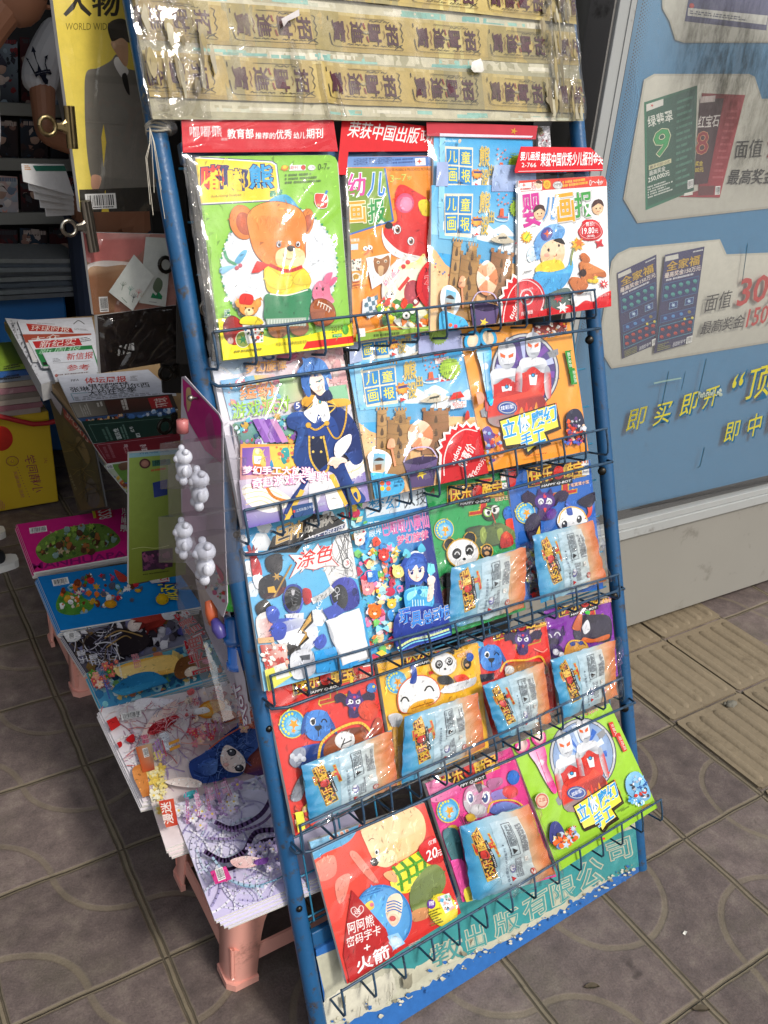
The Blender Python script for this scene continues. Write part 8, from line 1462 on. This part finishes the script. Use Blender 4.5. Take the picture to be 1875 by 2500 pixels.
# magazines clipped beside the left upright
HP=wall(1.42,.40,13)
def hang(label,view,quad,n,base,art,th=.006,name='hanging_magazine',film=None):
 P=HP.off(n);q=[P.uv(view[0]+x/view[2],view[1]+y/view[2])for x,y in quad]
 root=empty(name,P.w((q[2][0]+q[3][0])/2,min(a[1]for a in q),-th/2),label,'magazine','magazines clipped beside the left upright')
 m=MB();m.prism(P,q,-th,-.0003,(.6,.58,.56),(.72,.71,.7));m.build('page_block','pages',root);A=Art(P,_hull(q),view,0);A.poly_uv([q[3],q[2],q[1],q[0]],base);art(A);A.build('cover',root,'print_gloss')
 if film:film_sheet(P,[q[3],q[2],q[1],q[0]],.003,root,film,14,18,.003,3)
 return root
def a_yellow(A):
 A.poly_uv(A.clip,['#efd456','#f4e070','#ecce4a','#f2da60'])
 A.t('人物',(400,105),(760,105),(400,-70),'#3a3630',bold=.08);A.t('WORLD WIDE RE',(415,190),(760,190),(415,145),'#8a7830',bold=.0)
 A.s_([(545,460),(620,430),(700,385),(740,345),(800,430),(900,460),(1000,560),(1010,700),(1030,1150),(900,1190),(700,1200),(610,1190),(570,1100),(545,900),(535,640)],['#8a857a','#77736a','#8f8a80','#6a665e','#7d786e']);A.p([(640,870),(655,785),(672,900),(655,1060)],'#e8ca48');A.s_([(720,400),(745,360),(810,440),(800,480),(770,490)],'#e8e4dc');A.s_([(700,270),(740,220),(800,240),(810,380),(790,420),(735,340)],['#e0b894','#d8ac88','#c89a78']);A.s_([(680,170),(710,130),(780,120),(830,180),(820,270),(770,240),(720,260),(700,250)],['#4a4640','#5a554e','#3a3630']);A.e(722,285,15,26,'#e4bc98');A.s_([(580,1110),(640,1120),(620,1200),(580,1190)],'#d8a488');A.s_([(770,480),(800,470),(820,600),(790,560)],'#2a2826')
 A.p([(500,1200),(1045,1180),(1050,1350),(510,1350)],'#3a3732');A.p([(640,1345),(665,1200),(690,1345)],'#e0c444');A.bars((545,1325),(738,1318),(535,1228),3);A.c_([(540,770),(700,778),(900,800)],6,'#8a847a')
hang('yellow magazine with a man in a grey suit, clipped beside the left upright',V1,[(318,-120),(905,-120),(1050,1335),(510,1342)],.0,'#ead04c',a_yellow,.009,film='film')
def a_latte(A):
 A.poly_uv(A.clip,['#a87a5c','#9a6c50','#d89a90','#e4aca0']);A.view=V1;A.s_([(540,1340),(700,1420),(900,1360),(960,1330),(950,1480),(850,1630),(540,1650)],['#e8b4a8','#e4a498','#f0c4b8','#dc8c84','#d87a76']);A.s_([(600,1370),(700,1420),(800,1400),(900,1360),(1050,1330),(600,1330)],'#f0ece8');A.s_([(740,1400),(765,1380),(790,1405),(765,1420)],'#e0b840');A.view=L5
 A.s_([(585,130),(700,100),(900,115),(860,140),(720,140),(600,170)],['#f0e4dc','#f4ece6']);A.s_([(590,170),(720,140),(880,150),(780,380),(760,460),(620,465)],['#c4a080','#b89272','#a87e5e','#96694a','#8a5c40']);A.bars((675,448),(735,445),(665,345),4)
hang('pink and brown magazine with a milky drink, below the yellow one',L5,[(560,-90),(1215,-75),(1225,398),(632,466)],.004,'#a87a5c',a_latte,.007,film='film')
def a_dark(A):A.poly_uv(A.clip,['#241c1a','#1e1816','#2c2320','#2a2220']);A.bars((780,745),(908,718),(775,682),8);A.clutter([(680,500),(1180,420),(1180,760),(700,840)],['#2a211e','#1c1614','#30261f'],40,20,70,5,'w')
hang('near black magazine with a white bar code tab, lowest of those clipped',L5,[(656,472),(1215,398),(1215,772),(681,860)],.008,'#241c1a',a_dark,.010,film='film')
m=MB();P=HP.off(.013);q=[P.uv(x/2.765,600+y/2.765)for x,y in((985,-60),(1165,-50),(1118,412),(940,385))];m.prism(P,q,-.0006,0,hx('#d8dcd4'));cr_=m.build('greeting_card','print_matt');tag(cr_,'upright white card with a small green tree, over the drink magazine','card','cards over the drink magazine')
A=Art(P,q[::-1],L5,.0006);A.s_([(1030,280),(1060,215),(1095,240),(1090,290),(1060,320)],'#6a7a62');A.p([(1015,350),(1030,315),(1050,335),(1070,310),(1095,340),(1090,362)],'#2a8a5a');A.l([(1060,320),(1062,345)],4,'#4a5a48');A.rows((1005,380),(1055,386),(1006,374),1,'#444');A.build('picture',cr_,'print_matt')
m=MB();P=HP.off(.016);q=[P.uv(x/2.765,600+y/2.765)for x,y in((735,312),(905,60),(1040,205),(895,440))];m.prism(P,q,-.0006,0,hx('#e4e8e0'));cr_=m.build('greeting_card','print_matt');tag(cr_,'tilted white card with thin bare trees, over the drink magazine','card','cards over the drink magazine')
A=Art(P,_hull(q),L5,.0006)
for x,y,c in((820,270,'#7a8a7a'),(870,300,'#7aa89a'),(925,320,'#d88a84'),(890,350,'#2a3a3a'),(950,350,'#b8a070')):
 A.l([(x,y+30),(x+10,y-10)],3,c);[A.l([(x+8,y+2),(x+10+26*math.cos(a),y-4-26*math.sin(a))],2,c)for a in(.4,.9,1.4,1.9,2.5)]
A.rows((815,350),(850,385),(820,345),1,'#2a6a4a');A.build('picture',cr_,'print_matt')
m=MB();P=HP.off(-.02);q=[P.uv(*p)for p in((330,-60),(432,-60),(475,960),(400,960))];m.prism(P,q,-.006,0,(.03,.03,.03));m.build('side_panel','black_rubber',rack)
m=MB();P=HP.off(.02);q=[P.uv(L5[0]+x/2.765,600+y/2.765)for x,y in((1195,120),(1240,140),(1320,800),(1195,800))];m.prism(P,q,-.003,0);m.build('side_panel','dark_board',rack)
def clip(label,view,jaw,ring,mat,n=.02,w_=.011,rr=.011):
 """jaw: top and bottom of the gripping bar; ring: centre of the finger hole"""
 P=HP.off(n);at=lambda p,k=0:P.w(*P.uv(view[0]+p[0]/view[2],view[1]+p[1]/view[2]),k)
 t,b,c=at(jaw[0]),at(jaw[1]),at(ring);mid=(t+b)/2;d=(c-mid).normalized();ax=(t-b).normalized();root=empty('spring_clip',tuple(b),label,'clip','spring clips on the left side')
 m=MB();m.tube([b,mid,t],w_*.62,12);m.tube([b+d*.006+P.N*.003,t+d*.006+P.N*.003],w_*.45,8);m.build('jaw',mat,root)
 m=MB();h=w_*.7;a0=mid+d*.004+P.N*.005
 V=[]
 for k in range(5):
  f=k/4;p=a0+(c-d*rr*.7-a0)*f+P.N*.003*f;wd=h*(1.9-1.3*min(1,f*1.8))
  V+=[p+ax*wd,p+ax*wd*.6+P.N*.002,p-ax*wd*.6+P.N*.002,p-ax*wd]
 m.mesh(V,[(i*4+j,i*4+j+1,i*4+j+5,i*4+j+4)for i in range(4)for j in range(3)]);m.tube([c+P.N*.004+(d*math.cos(k*.5236)+ax*math.sin(k*.5236))*rr for k in range(13)],rr*.28,8);m.build('handle',mat,root)
clip('brass coloured spring clip on the left edge of the yellow magazine',V1,((440,670),(465,940)),(292,795),'brass_steel',rr=.012)
clip('bright steel spring clip where the yellow and pink magazines meet',V1,((545,1270),(600,1590)),(428,1440),'steel',w_=.012,rr=.011)
clip('steel spring clip gripping the left blue upright',L5,((1225,250),(1270,600)),(1385,420),'steel',.055,.010,.012)
clip('dark spring clip over the upper right corner of the drink magazine',L5,((1185,90),(1185,165)),(1110,125),'dark_steel',.022,.008,.012)
clip('dark spring clip below the near black magazine',L5,((1190,800),(1200,880)),(1110,855),'dark_steel',.022,.008,.012)
clip('dark spring clip beside the dark green news magazine',L5,((1180,1130),(1190,1260)),(1105,1215),'dark_steel',.022,.008,.013)
for i in range(5):
 P=wall(1.55+.012*i,.36,30);q=[P.uv(V1[0]+x/2.592,V1[1]+y/2.592)for x,y in((136+i*34,1036+i*42),(405+i*14,1040+i*44),(470,1240+i*30),(150+i*36,1150+i*55))]
 m=MB();m.prism(P,q,-.0012,0,hx('#d8d8d8'));o=m.build('leaflet','print_matt');tag(o,('leaflet with a green strip, topmost of the fan by the yellow magazine','second leaflet of the fan, edge only','leaflet with a red and black picture in the fan','fourth leaflet of the fan, edge only','lowest leaflet of the fan, pale blue')[i],'leaflet','leaflets fanned beside the yellow magazine')
 A=Art(P,_hull(q),V1,.0004);x,y=136+i*34,1036+i*42;A.p([(x+70,y+12),(x+270,y+12),(x+285,y+46),(x+90,y+46)],('#2a6a58','#8a9a98','#4a2a24','#c83a2a','#8aa0d0')[i]);A.rows((x+20,y+40),(x+60,y+40),(x+15,y+8),3,'#c88a4a');A.build('print',o,'print_matt')
P=wall(1.40,.36,4);qq=[P.uv(L5[0]+x/2.765,600+y/2.765)for x,y in((872,1402),(1260,1372),(1260,2010),(868,2060))];qq[3]=P.uv(686/2.183,1200+495/2.183);qq[2]=P.uv(990/2.183,1200+442/2.183)
root=empty('hanging_book',P.w((qq[3][0]+qq[2][0])/2,qq[3][1],-.004),'olive green picture book hung above the blue comic, left of the toy packs','book')
m=MB();m.prism(P,qq,-.008,-.0003,(.5,.5,.45));m.build('page_block','pages',root);A=Art(P,_hull(qq),L5,0);A.poly_uv([qq[3],qq[2],qq[1],qq[0]],['#6f7a24','#5a6420','#7f9440','#9ab45a'])
A.p([(872,1402),(1260,1372),(1260,1400),(872,1432)],'#8ab4c0');A.t('内含地图 互动',(945,1408),(1140,1390),(945,1388),'#2a5a8a',bold=.02);A.e(978,1470,38,34,'#5a3a3a');A.e(978,1470,26,23,'#a87a6a');A.p([(1025,1450),(1150,1438),(1150,1478),(1028,1490)],'#3a6a5a');A.t('搭建',(1045,1480),(1125,1470),(1042,1448),'#1c3a34',bold=.03);A.p([(1030,1600),(1130,1575),(1130,1680),(1040,1700)],['#2a3a7a','#24346a','#3a4a8a']);A.rows((1020,1530),(1120,1515),(1018,1505),1,'#b85a3a');A.view=L1;A.p([(755,320),(920,300),(920,400),(760,425)],'#3a2438');A.clutter([(765,325),(915,305),(915,395),(768,415)],['#6a3a5a','#4a2a44','#8a4a6a'],20,8,22,4);A.rows((760,445),(900,425),(759,438),1,'#2a2a14');A.c_([(700,305),(760,295),(830,300),(900,285)],3,'#b8c07a');A.build('cover',root,'print_gloss')
def pack(label,x,pts,hole,card,view=LC):
 S=Plane((x,0,0),(0,-1,0),(0,0,1));q=[S.uv(view[0]+a/view[2],view[1]+b/view[2])for a,b in pts];ctr=[sum(p[i]for p in q)/len(q)for i in(0,1)]
 root=empty('toy_pack',S.w(ctr[0],min(p[1]for p in q)),label,'toy pack','toy packs hung on the side of the rack');m=MB();m.prism(S,q,-.0012,0,hx('#c8c0c8'));cd_=m.build('backing_card','print_gloss',root)
 A=Art(S,[(-9,-9),(9,-9),(9,9),(-9,9)],view,.0004);card(A);A.build('print',cd_,'print_gloss');return S,root,lambda a,b,n=0:S.w(*S.uv(view[0]+a/view[2],view[1]+b/view[2],n),n)
S,root,at=pack('toy pack of blue and green tubes on a blue grey card, nearest the upright',.455,[(470,520),(545,590),(580,900),(625,1900),(640,2212),(600,2500),(470,2212),(440,1000)],None,lambda A:(A.p([(475,530),(540,595),(575,900),(620,1900),(560,2100),(480,1900),(455,1000)],['#6a84a8','#7a92b4','#5a6a84','#4a4a54']),A.e(510,660,24,60,'#2a4a9a'),A.e(535,1220,30,130,'#c8281f'),A.t('4+',(520,1260),(548,1250),(518,1140),'#e8c040'),A.l([(480,750),(528,740),(525,1010)],3,'#d8dce4')))
for i,(x0,y0,y1,c,r)in enumerate(((520,1500,1690,'#1f6ab4',.017),(535,1780,2020,'#3ac83a',.017),(550,2100,2300,'#1f5a9c',.018),(570,2320,2500,'#2a6ac0',.017))):
 nm='toy_'+('blue','green','navy','azure')[i];pbr(nm,c,.25,var=.05,coat=.5);m=MB();a,b=at(x0,y0,.019),at(x0+12,y1,.019);d=(b-a).normalized();m.lathe([(.002,0),(r*.8,.001),(r*.8,(b-a).length*.72),(r,(b-a).length*.76),(r,(b-a).length),(.002,(b-a).length)],a,d,16);m.build('tube',nm,root)
S,root,at=pack('clear toy pack with orange and violet pieces hanging low behind the white figures',.432,[(250,1800),(500,1950),(560,2300),(640,2600),(690,2950),(640,2960),(560,2700),(330,2200)],None,lambda A:(A.p([(260,1820),(490,1960),(560,2300),(470,2260),(330,2150)],['#c8b8a8','#b8a8b8','#a89ab0','#c0a8a0']),A.clutter([(380,1850),(500,1960),(540,2200),(420,2060)],['#6a8a4a','#c83a3a','#e8d0a8','#4a7aa0','#8a4a7a'],26,8,22,4),A.t('Toys',(620,2600),(690,2940),(560,2640),'#e8e4e4',out=['#c83a2a','#3a6ab0'],ow=.04,bold=.06)))
for i,(p0,p1,c,r)in enumerate((((360,1980),(395,2150),'#c8603a',.010),((410,2140),(460,2250),'#4a4288',.011))):
 nm='bit_'+str(i);pbr(nm,c,.3,var=.05);m=MB();m.tube([at(*p0,.018),at((p0[0]+p1[0])/2,(p0[1]+p1[1])/2,.02),at(*p1,.016)],[r*.7,r,r*.8],12);m.build('piece',nm,root)
m=MB();q=[S.uv(LC[0]+a/LC[2],LC[1]+b/LC[2])for a,b in((250,1840),(480,2250),(640,2880),(600,2900),(300,2160))];m.prism(S,_hull(q),.0,.036);m.build('blister','blister',root,bevel=.006)
S,root,at=pack('magenta carded toy pack with white bear figures in clear bubbles, hung on the rack side',.405,[(140,195),(165,190),(290,330),(440,490),(468,560),(474,1200),(505,1990),(470,2105),(455,2090),(300,1840),(150,1640),(130,900)],None,lambda A:(A.p([(150,205),(290,345),(435,500),(458,560),(460,885),(330,780),(205,560),(160,420)],['#c42a7e','#b8247a','#cc3a88','#b02070']),A.s_([(330,560),(370,480),(400,600),(420,760),(370,720)],'#a8407a'),A.s_([(180,300),(215,290),(220,400),(190,470)],'#c8a878'),A.p([(205,570),(330,790),(460,895),(470,1200),(490,1750),(300,1700),(150,1500),(150,700)],['#dcbccc','#e4c8d8','#d8b4c8','#d0aac0']),A.clutter([(300,1700),(490,1760),(490,2000),(330,1850)],['#6a8a4a','#c83a3a','#e8d8c0','#5a8aa8','#c86a8a'],30,8,24,6),A.s_([(420,1680),(480,1760),(480,1820),(440,1760)],'#c83060')))
m=MB();m.tube([at(290,360,-.03),at(250,368,.012),at(215,365,.022)],.002,8);m.ball(at(212,365,.024),.0045);m.build('hook','steel',rack)
for i,(cx,cy,w_,h,n)in enumerate(((285,1075,105,170,.038),(330,1650,90,175,.034),(160,890,70,150,.060),(160,1470,75,150,.056))):
 m=MB();sc=(at(cx,cy-h,n)-at(cx,cy+h,n)).length/2;c=at(cx,cy,n);up=Vector((0,0,1));sd=Vector((0,-1,0));ou=Vector((-1,0,0));b=lambda u,s_,o,rx,ry=None,rz=None:m.ball(c+up*u*sc+sd*s_*sc+ou*o*sc,rx*sc,(ry or rx)*sc,(rz or rx)*sc,14,9)
 b(.38,0,0,.40,.44,.36);b(-.30,0,0,.36,.40,.42);b(.72,.28,0,.15);b(.72,-.28,0,.15);b(.32,0,.32,.18);b(-.2,.42,.12,.15,.15,.24);b(-.2,-.42,.12,.15,.15,.24);b(-.72,.24,.14,.2,.2,.22);b(-.72,-.24,.14,.2,.2,.22)
 m.build('figure','white_plastic',root);q=[S.uv(LC[0]+(cx+sx*w_*1.45)/LC[2],LC[1]+(cy+sy*h*1.2)/LC[2],n)for sx,sy in((-1,-1),(1,-1),(1,1),(-1,1))]
 m=MB();m.prism(S,q,.001,n+.55*sc);m.build('bubble','blister',root,bevel=.008)
pbr('cap_red','#b86a68',.35);m=MB();m.lathe([(.001,0),(.008,.001),(.008,.018),(.001,.019)],at(150,640,.045),(0,0,1),14);m.build('cap','cap_red',root)
# dark things in the newsstand
BY=2.96;BP=wall(BY,.3,0);bq=[BP.uv(LB[0]+x/LB[2],LB[1]+y/LB[2])for x,y in((-200,1180),(470,1020),(600,1960),(-200,2140))];z1=bq[1][1]
m=MB();pbr('box_yellow','#c8a81c',.6,var=.12,scale=5);u1=bq[2][0];m.box(BP,u1-.36,u1,.012,z1,-.26,0,hx('#c8a81c'));bx_=m.build('carton','box_yellow',bevel=.004);tag(bx_,'yellow carton with red handwriting and a red strap, on the ground at far left','carton')
A=Art(BP,[(u1-.36,.012),(u1,.012),(u1,z1),(u1-.36,z1)],LB,.001);ink='#8a2a4a';A.s_([(-20,1190),(60,1180),(120,1250),(125,1340),(60,1410),(-20,1400)],'#c0281c');A.t('小精同学',(340,1850),(240,1470),(450,1840),ink,bold=0);A.e(125,1525,66,52,ink);A.e(125,1525,60,46,'#c8a81c');A.t('心',(105,1545),(145,1540),(103,1505),ink);[A.e(175+i*11,1590+i*27,5,None,ink,k=6)for i in range(12)];A.t('快乐 成长每天',(215,1900),(130,1630),(255,1890),'#b06a5a',bold=0);A.rows((0,2010),(0,1920),(50,2020),3,'#b06a5a');A.t('火',(450,1550),(445,1490),(485,1545),'#b0703a');A.build('lettering',bx_,'print_matt')
pbr('strap_red','#a81f26',.6);m=MB();m.tube([BP.w(*BP.uv(LB[0]+x/LB[2],LB[1]+y/LB[2],.02),.02)for x,y in((-60,1060),(60,1085),(200,1120),(340,1150),(480,1140),(560,1120))],.009,8);m.build('strap','strap_red',bx_)
top=BP.uv(LB[0],LB[1]+520/LB[2])[1];NB=9;hh=(top-z1-.01)/NB;r=random.Random(3)
for k in range(NB):
 o=r.uniform(-.012,.012);zb=z1+.002+k*hh;m=MB();c=('#a89a94','#9a6a74','#b0a49a','#8a8078','#a87a84','#b4a898','#8a94a4','#3a6ab0','#8aa83a')[k];m.box(BP,u1-.37+o,u1-.02+o,zb,zb+hh*.92,-.25+o,.01+o*.5,hx(c));o_=m.build('wrapped_magazine','print_gloss');tag(o_,'lime green wrapped magazine on top of the pile on the yellow carton' if k==8 else 'blue wrapped magazine, second from the top of the carton pile' if k==7 else 'plain wrapped magazine inside the pile on the yellow carton','magazine','magazines piled on the yellow carton')
 if k>6:A=Art(BP,[(u1-.4,0),(u1,0),(u1,2),(u1-.4,2)],LB,.012+o*.5);A.rows((30,590 if k==8 else 690),(200,560 if k==8 else 665),(35,545 if k==8 else 640),2,'#2a2a2a');A.build('spine_print',o_,'print_gloss')
film_sheet(BP,[(u1-.38,z1),(u1-.01,z1),(u1-.01,top),(u1-.38,top)],.024,o_,'film',14,10,.004,4,'wrapping')
CP=wall(3.42,.3,0);q=[CP.uv(L5[0]+x/L5[2],L5[1]+y/L5[2])for x,y in((-100,400),(440,330),(470,790),(-100,800))]
m=MB();m.box(CP,q[0][0]-.2,q[1][0],.01,q[1][1],-.3,0);tag(m.build('plastic_crate','crate_blue',bevel=.01),'blue plastic crate in the shade behind the newspapers','crate')
r=random.Random(6);hh=.019;zb=q[1][1]+.002
for k in range(8):
 m=MB();o=r.uniform(-.02,.02);n=12;V=[];c=hx(('#6a7078','#7a828a','#5a6470','#82888c')[k%4])
 for i in range(n+1):
  f=i/n;z=zb+k*hh+.012*math.sin(f*2.2+k*.3)*(k/8);x=q[0][0]-.15+o+f*(q[1][0]-q[0][0]+.2);V+=[CP.w(x,z,.03+o),CP.w(x,z+hh*.86,.035+o),CP.w(x,z+hh*.86,-.26),CP.w(x,z,-.26)]
 m.mesh(V,[(i*4+j,i*4+4+j,i*4+4+(j+1)%4,i*4+(j+1)%4)for i in range(n)for j in range(4)],c);m.face(V[-4:],c);tag(m.build('newspaper','newsprint'),'grey newspaper in the sagging pile on the blue crate','newspaper','newspapers piled on the blue crate')
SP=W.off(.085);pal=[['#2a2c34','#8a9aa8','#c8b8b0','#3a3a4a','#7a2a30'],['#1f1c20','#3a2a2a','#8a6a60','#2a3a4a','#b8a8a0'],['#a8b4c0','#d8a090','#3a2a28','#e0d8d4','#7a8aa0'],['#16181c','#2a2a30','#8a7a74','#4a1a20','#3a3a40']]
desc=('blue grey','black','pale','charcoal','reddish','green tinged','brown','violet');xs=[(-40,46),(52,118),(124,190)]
for ri,(ya,yb)in enumerate(((30,262),(290,398),(426,528),(556,650))):
 for ci,(xa,xb)in enumerate(xs):
  if ri==0:yy0,yy1=90,262
  else:yy0,yy1=ya,yb
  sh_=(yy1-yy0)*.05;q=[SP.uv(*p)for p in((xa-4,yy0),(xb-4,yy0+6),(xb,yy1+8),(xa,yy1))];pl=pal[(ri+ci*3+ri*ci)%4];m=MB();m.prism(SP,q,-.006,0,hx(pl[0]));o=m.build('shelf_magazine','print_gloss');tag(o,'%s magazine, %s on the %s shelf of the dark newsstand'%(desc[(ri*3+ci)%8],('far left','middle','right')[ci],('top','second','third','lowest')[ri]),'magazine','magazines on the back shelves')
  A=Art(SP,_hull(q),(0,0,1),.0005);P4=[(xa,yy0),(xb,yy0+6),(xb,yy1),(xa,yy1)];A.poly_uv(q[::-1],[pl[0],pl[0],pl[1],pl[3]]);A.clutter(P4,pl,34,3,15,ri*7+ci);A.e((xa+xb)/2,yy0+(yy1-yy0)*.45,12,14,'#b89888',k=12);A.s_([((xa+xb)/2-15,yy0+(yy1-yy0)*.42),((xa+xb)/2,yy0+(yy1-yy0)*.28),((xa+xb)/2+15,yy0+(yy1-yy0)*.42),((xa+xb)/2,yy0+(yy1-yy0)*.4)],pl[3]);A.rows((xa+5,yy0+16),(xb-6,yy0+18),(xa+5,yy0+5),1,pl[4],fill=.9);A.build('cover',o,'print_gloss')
  # people
pbr('skin','#9a6a50',.55,var=.06,scale=20);pbr('shirt_white','#c4c4c8',.9,var=.05,scale=6,bump=.3,bscale=14);pbr('jeans','#27324a',.9,var=.2,scale=60);pbr('hair_black','#17140f',.5);pbr('shoe_black','#1a1c22',.6);pbr('sole_white','#d8d8d4',.7)
def skin(name,pts,edges,mat,parent,sub=2):
 L=root_of(parent);me=bpy.data.meshes.new(name);me.from_pydata([Vector(p[0])-L for p in pts],edges,[]);o=bpy.data.objects.new(name,me);COL.objects.link(o);o.parent=parent;o.modifiers.new('skin','SKIN')
 for i,p in enumerate(pts):r=p[1];me.skin_vertices[0].data[i].radius=r if isinstance(r,tuple)else(r,r);me.skin_vertices[0].data[i].use_root=i==0
 s=o.modifiers.new('sub','SUBSURF');s.levels=sub;s.render_levels=sub;s=o.modifiers.new('sm','SMOOTH')if False else None
 me.materials.append(MATS[mat]);return o
def person(label,x,y,face,h,lean=0.0):
 """standing figure; face = heading in degrees (0 looks along +X)"""
 a=R_(face);f=Vector((math.cos(a),math.sin(a),0));l=Vector((-math.sin(a),math.cos(a),0));B=Vector((x,y,0));q=lambda fw,lf,z:B+f*(fw+lean*max(0,z-.5)*h)+l*lf+Vector((0,0,z*h));root=empty('person',(x,y,0),label,'person',None)
 pts=[(q(0,0,.53),.10),(q(0,0,.64),.10),(q(0,0,.75),.11),(q(0,0,.83),.055),(q(.02,0,.88),.05),(q(.04,0,.93),.075),(q(.035,0,.975),.06)];ed=[(0,1),(1,2),(2,3),(3,4),(4,5),(5,6)]
 for s in(-1,1):
  i=len(pts);el=q(.02,s*.25,.63)if lean else q(.11,s*.245,.64);wr=q(-.02,s*.24,.5)if lean else q(.30,s*.10,.62);pts+=[(q(0,s*.17,.80),.045),(q(.045,s*.225,.73),.046),(el,.036),(el.lerp(wr,.5),.033),(wr,.024),(wr+f*.05-l*s*.02,.026)];ed+=[(2,i),(i,i+1),(i+1,i+2),(i+2,i+3),(i+3,i+4),(i+4,i+5)]
  hb=wr+f*.07-l*s*.025
  for k in range(4):j=len(pts);o=(k-1.5)*.017;pts+=[(hb+Vector((0,0,-o)),.009),(hb+f*.035-l*s*.014+Vector((0,0,-o)),.008),(hb+f*(.05+.004*(k%2))-l*s*.035+Vector((0,0,-o)),.007)];ed+=[(i+5,j),(j,j+1),(j+1,j+2)]
  j=len(pts);pts+=[(wr+f*.05+Vector((0,0,.03)),.010),(wr+f*.085+Vector((0,0,.045)),.008)];ed+=[(i+5,j),(j,j+1)]
  i=len(pts);pts+=[(q(0,s*.095,.49),.085),(q(.01,s*.10,.28),.055),(q(-.01,s*.10,.06),.035),(q(.07,s*.105,.025),.03)];ed+=[(0,i),(i,i+1),(i+1,i+2),(i+2,i+3)]
 skin('body',pts,ed,'skin',root)
 m=MB();hc=q(.04,0,.935);m.ball(hc,.082,.082,.105);[m.ball(hc+l*s*.082,.012,.02,.03)for s in(-1,1)];m.ball(hc+f*.085+Vector((0,0,-.01)),.018,.014,.024);[m.ball(hc+f*.078+l*s*.032+Vector((0,0,.012)),.008)for s in(-1,1)];m.ball(hc+f*.076+Vector((0,0,-.05)),.012,.022,.006);m.build('face','skin',root)
 m=MB();m.ball(hc-f*.018+Vector((0,0,.03)),.088,.088,.095);m.build('hair','hair_black',root)
 sp_=[(q(0,0,.50),(.165,.125)),(q(.01,0,.62),(.15,.12)),(q(0,0,.74),(.155,.115)),(q(0,0,.815),(.09,.08)),(q(.005,0,.84),(.068,.068))];se=[(0,1),(1,2),(2,3),(3,4)]
 for s in(-1,1):i=len(sp_);sp_+=[(q(0,s*.165,.795),.07),(q(.03,s*.225,.745),.066),(q(.055,s*.24,.70),.064)];se+=[(2,i),(i,i+1),(i+1,i+2)]
 skin('shirt',sp_,se,'shirt_white',root);tp_=[(q(0,0,.52),(.16,.12))];te=[]
 for s in(-1,1):i=len(tp_);tp_+=[(q(0,s*.09,.46),.10),(q(.01,s*.10,.28),.078),(q(-.01,s*.10,.05),.068)];te+=[(0,i),(i,i+1),(i+1,i+2)]
 skin('jeans',tp_,te,'jeans',root)
 for s in(-1,1):c=q(.045,s*.105,0);sh=skin('shoe',[(c-f*.09+Vector((0,0,.05)),.042),(c+Vector((0,0,.055)),.042),(c+f*.09+Vector((0,0,.04)),.038),(c+f*.145+Vector((0,0,.035)),.026)],[(0,1),(1,2),(2,3)],'shoe_black',root);Q=Plane(c,f,l);m=MB();m.prism(Q,smooth([(-.13,.0),(-.10,.04),(.05,.046),(.16,.03),(.175,0),(.16,-.03),(.05,-.046),(-.10,-.04)],3),.0,.024);m.build('sole','sole_white',sh)
 return root,f,l,q
_sx,_sz=wall(3.36).uv(82,150);PX,PY=_sx+.235,3.36
pr,pf,plf,pq=person('standing person in a white shirt with a dark trident on the sleeve, behind the newspapers',PX,PY,-90,_sz/.755)
sc_=pq(.04,-.232,.75);EP=Plane(sc_+Vector((-.01,-.071,0)),(1,0,0),(0,0,1))
A=Art(EP,[(-9,-9),(9,-9),(9,9),(-9,9)],(0,0,5.184),.0,lambda u,v:-(u*u)/.13,.008);k_=.00033
A.at=lambda x,y:((x-365)*k_,(745-y)*k_);nv='#1c2030'
A.p([(322,575),(350,630),(335,625),(345,700),(385,790),(345,790),(352,740),(335,690),(320,628),(303,632)],nv);A.p([(248,678),(282,696),(270,700),(310,780),(330,830),(318,838),(285,760),(262,705)],nv);A.p([(460,643),(452,690),(445,678),(430,720),(445,770),(430,775),(418,725),(430,672),(420,665)],nv)
A.p([(305,808),(350,790),(440,772),(470,770),(485,810),(470,818),(440,806),(350,826),(325,850),(330,862)],nv);A.l([(318,822),(400,796),(468,786)],4,'#8a8c98');A.p([(355,825),(430,815),(420,845),(440,865),(432,905),(405,905),(385,880),(372,850)],nv)
A.build('emblem',pr,'cloth')
person('person leaning in at the left edge, white shirt and dark shoe just in view',.125,2.70,0,1.75,.5)
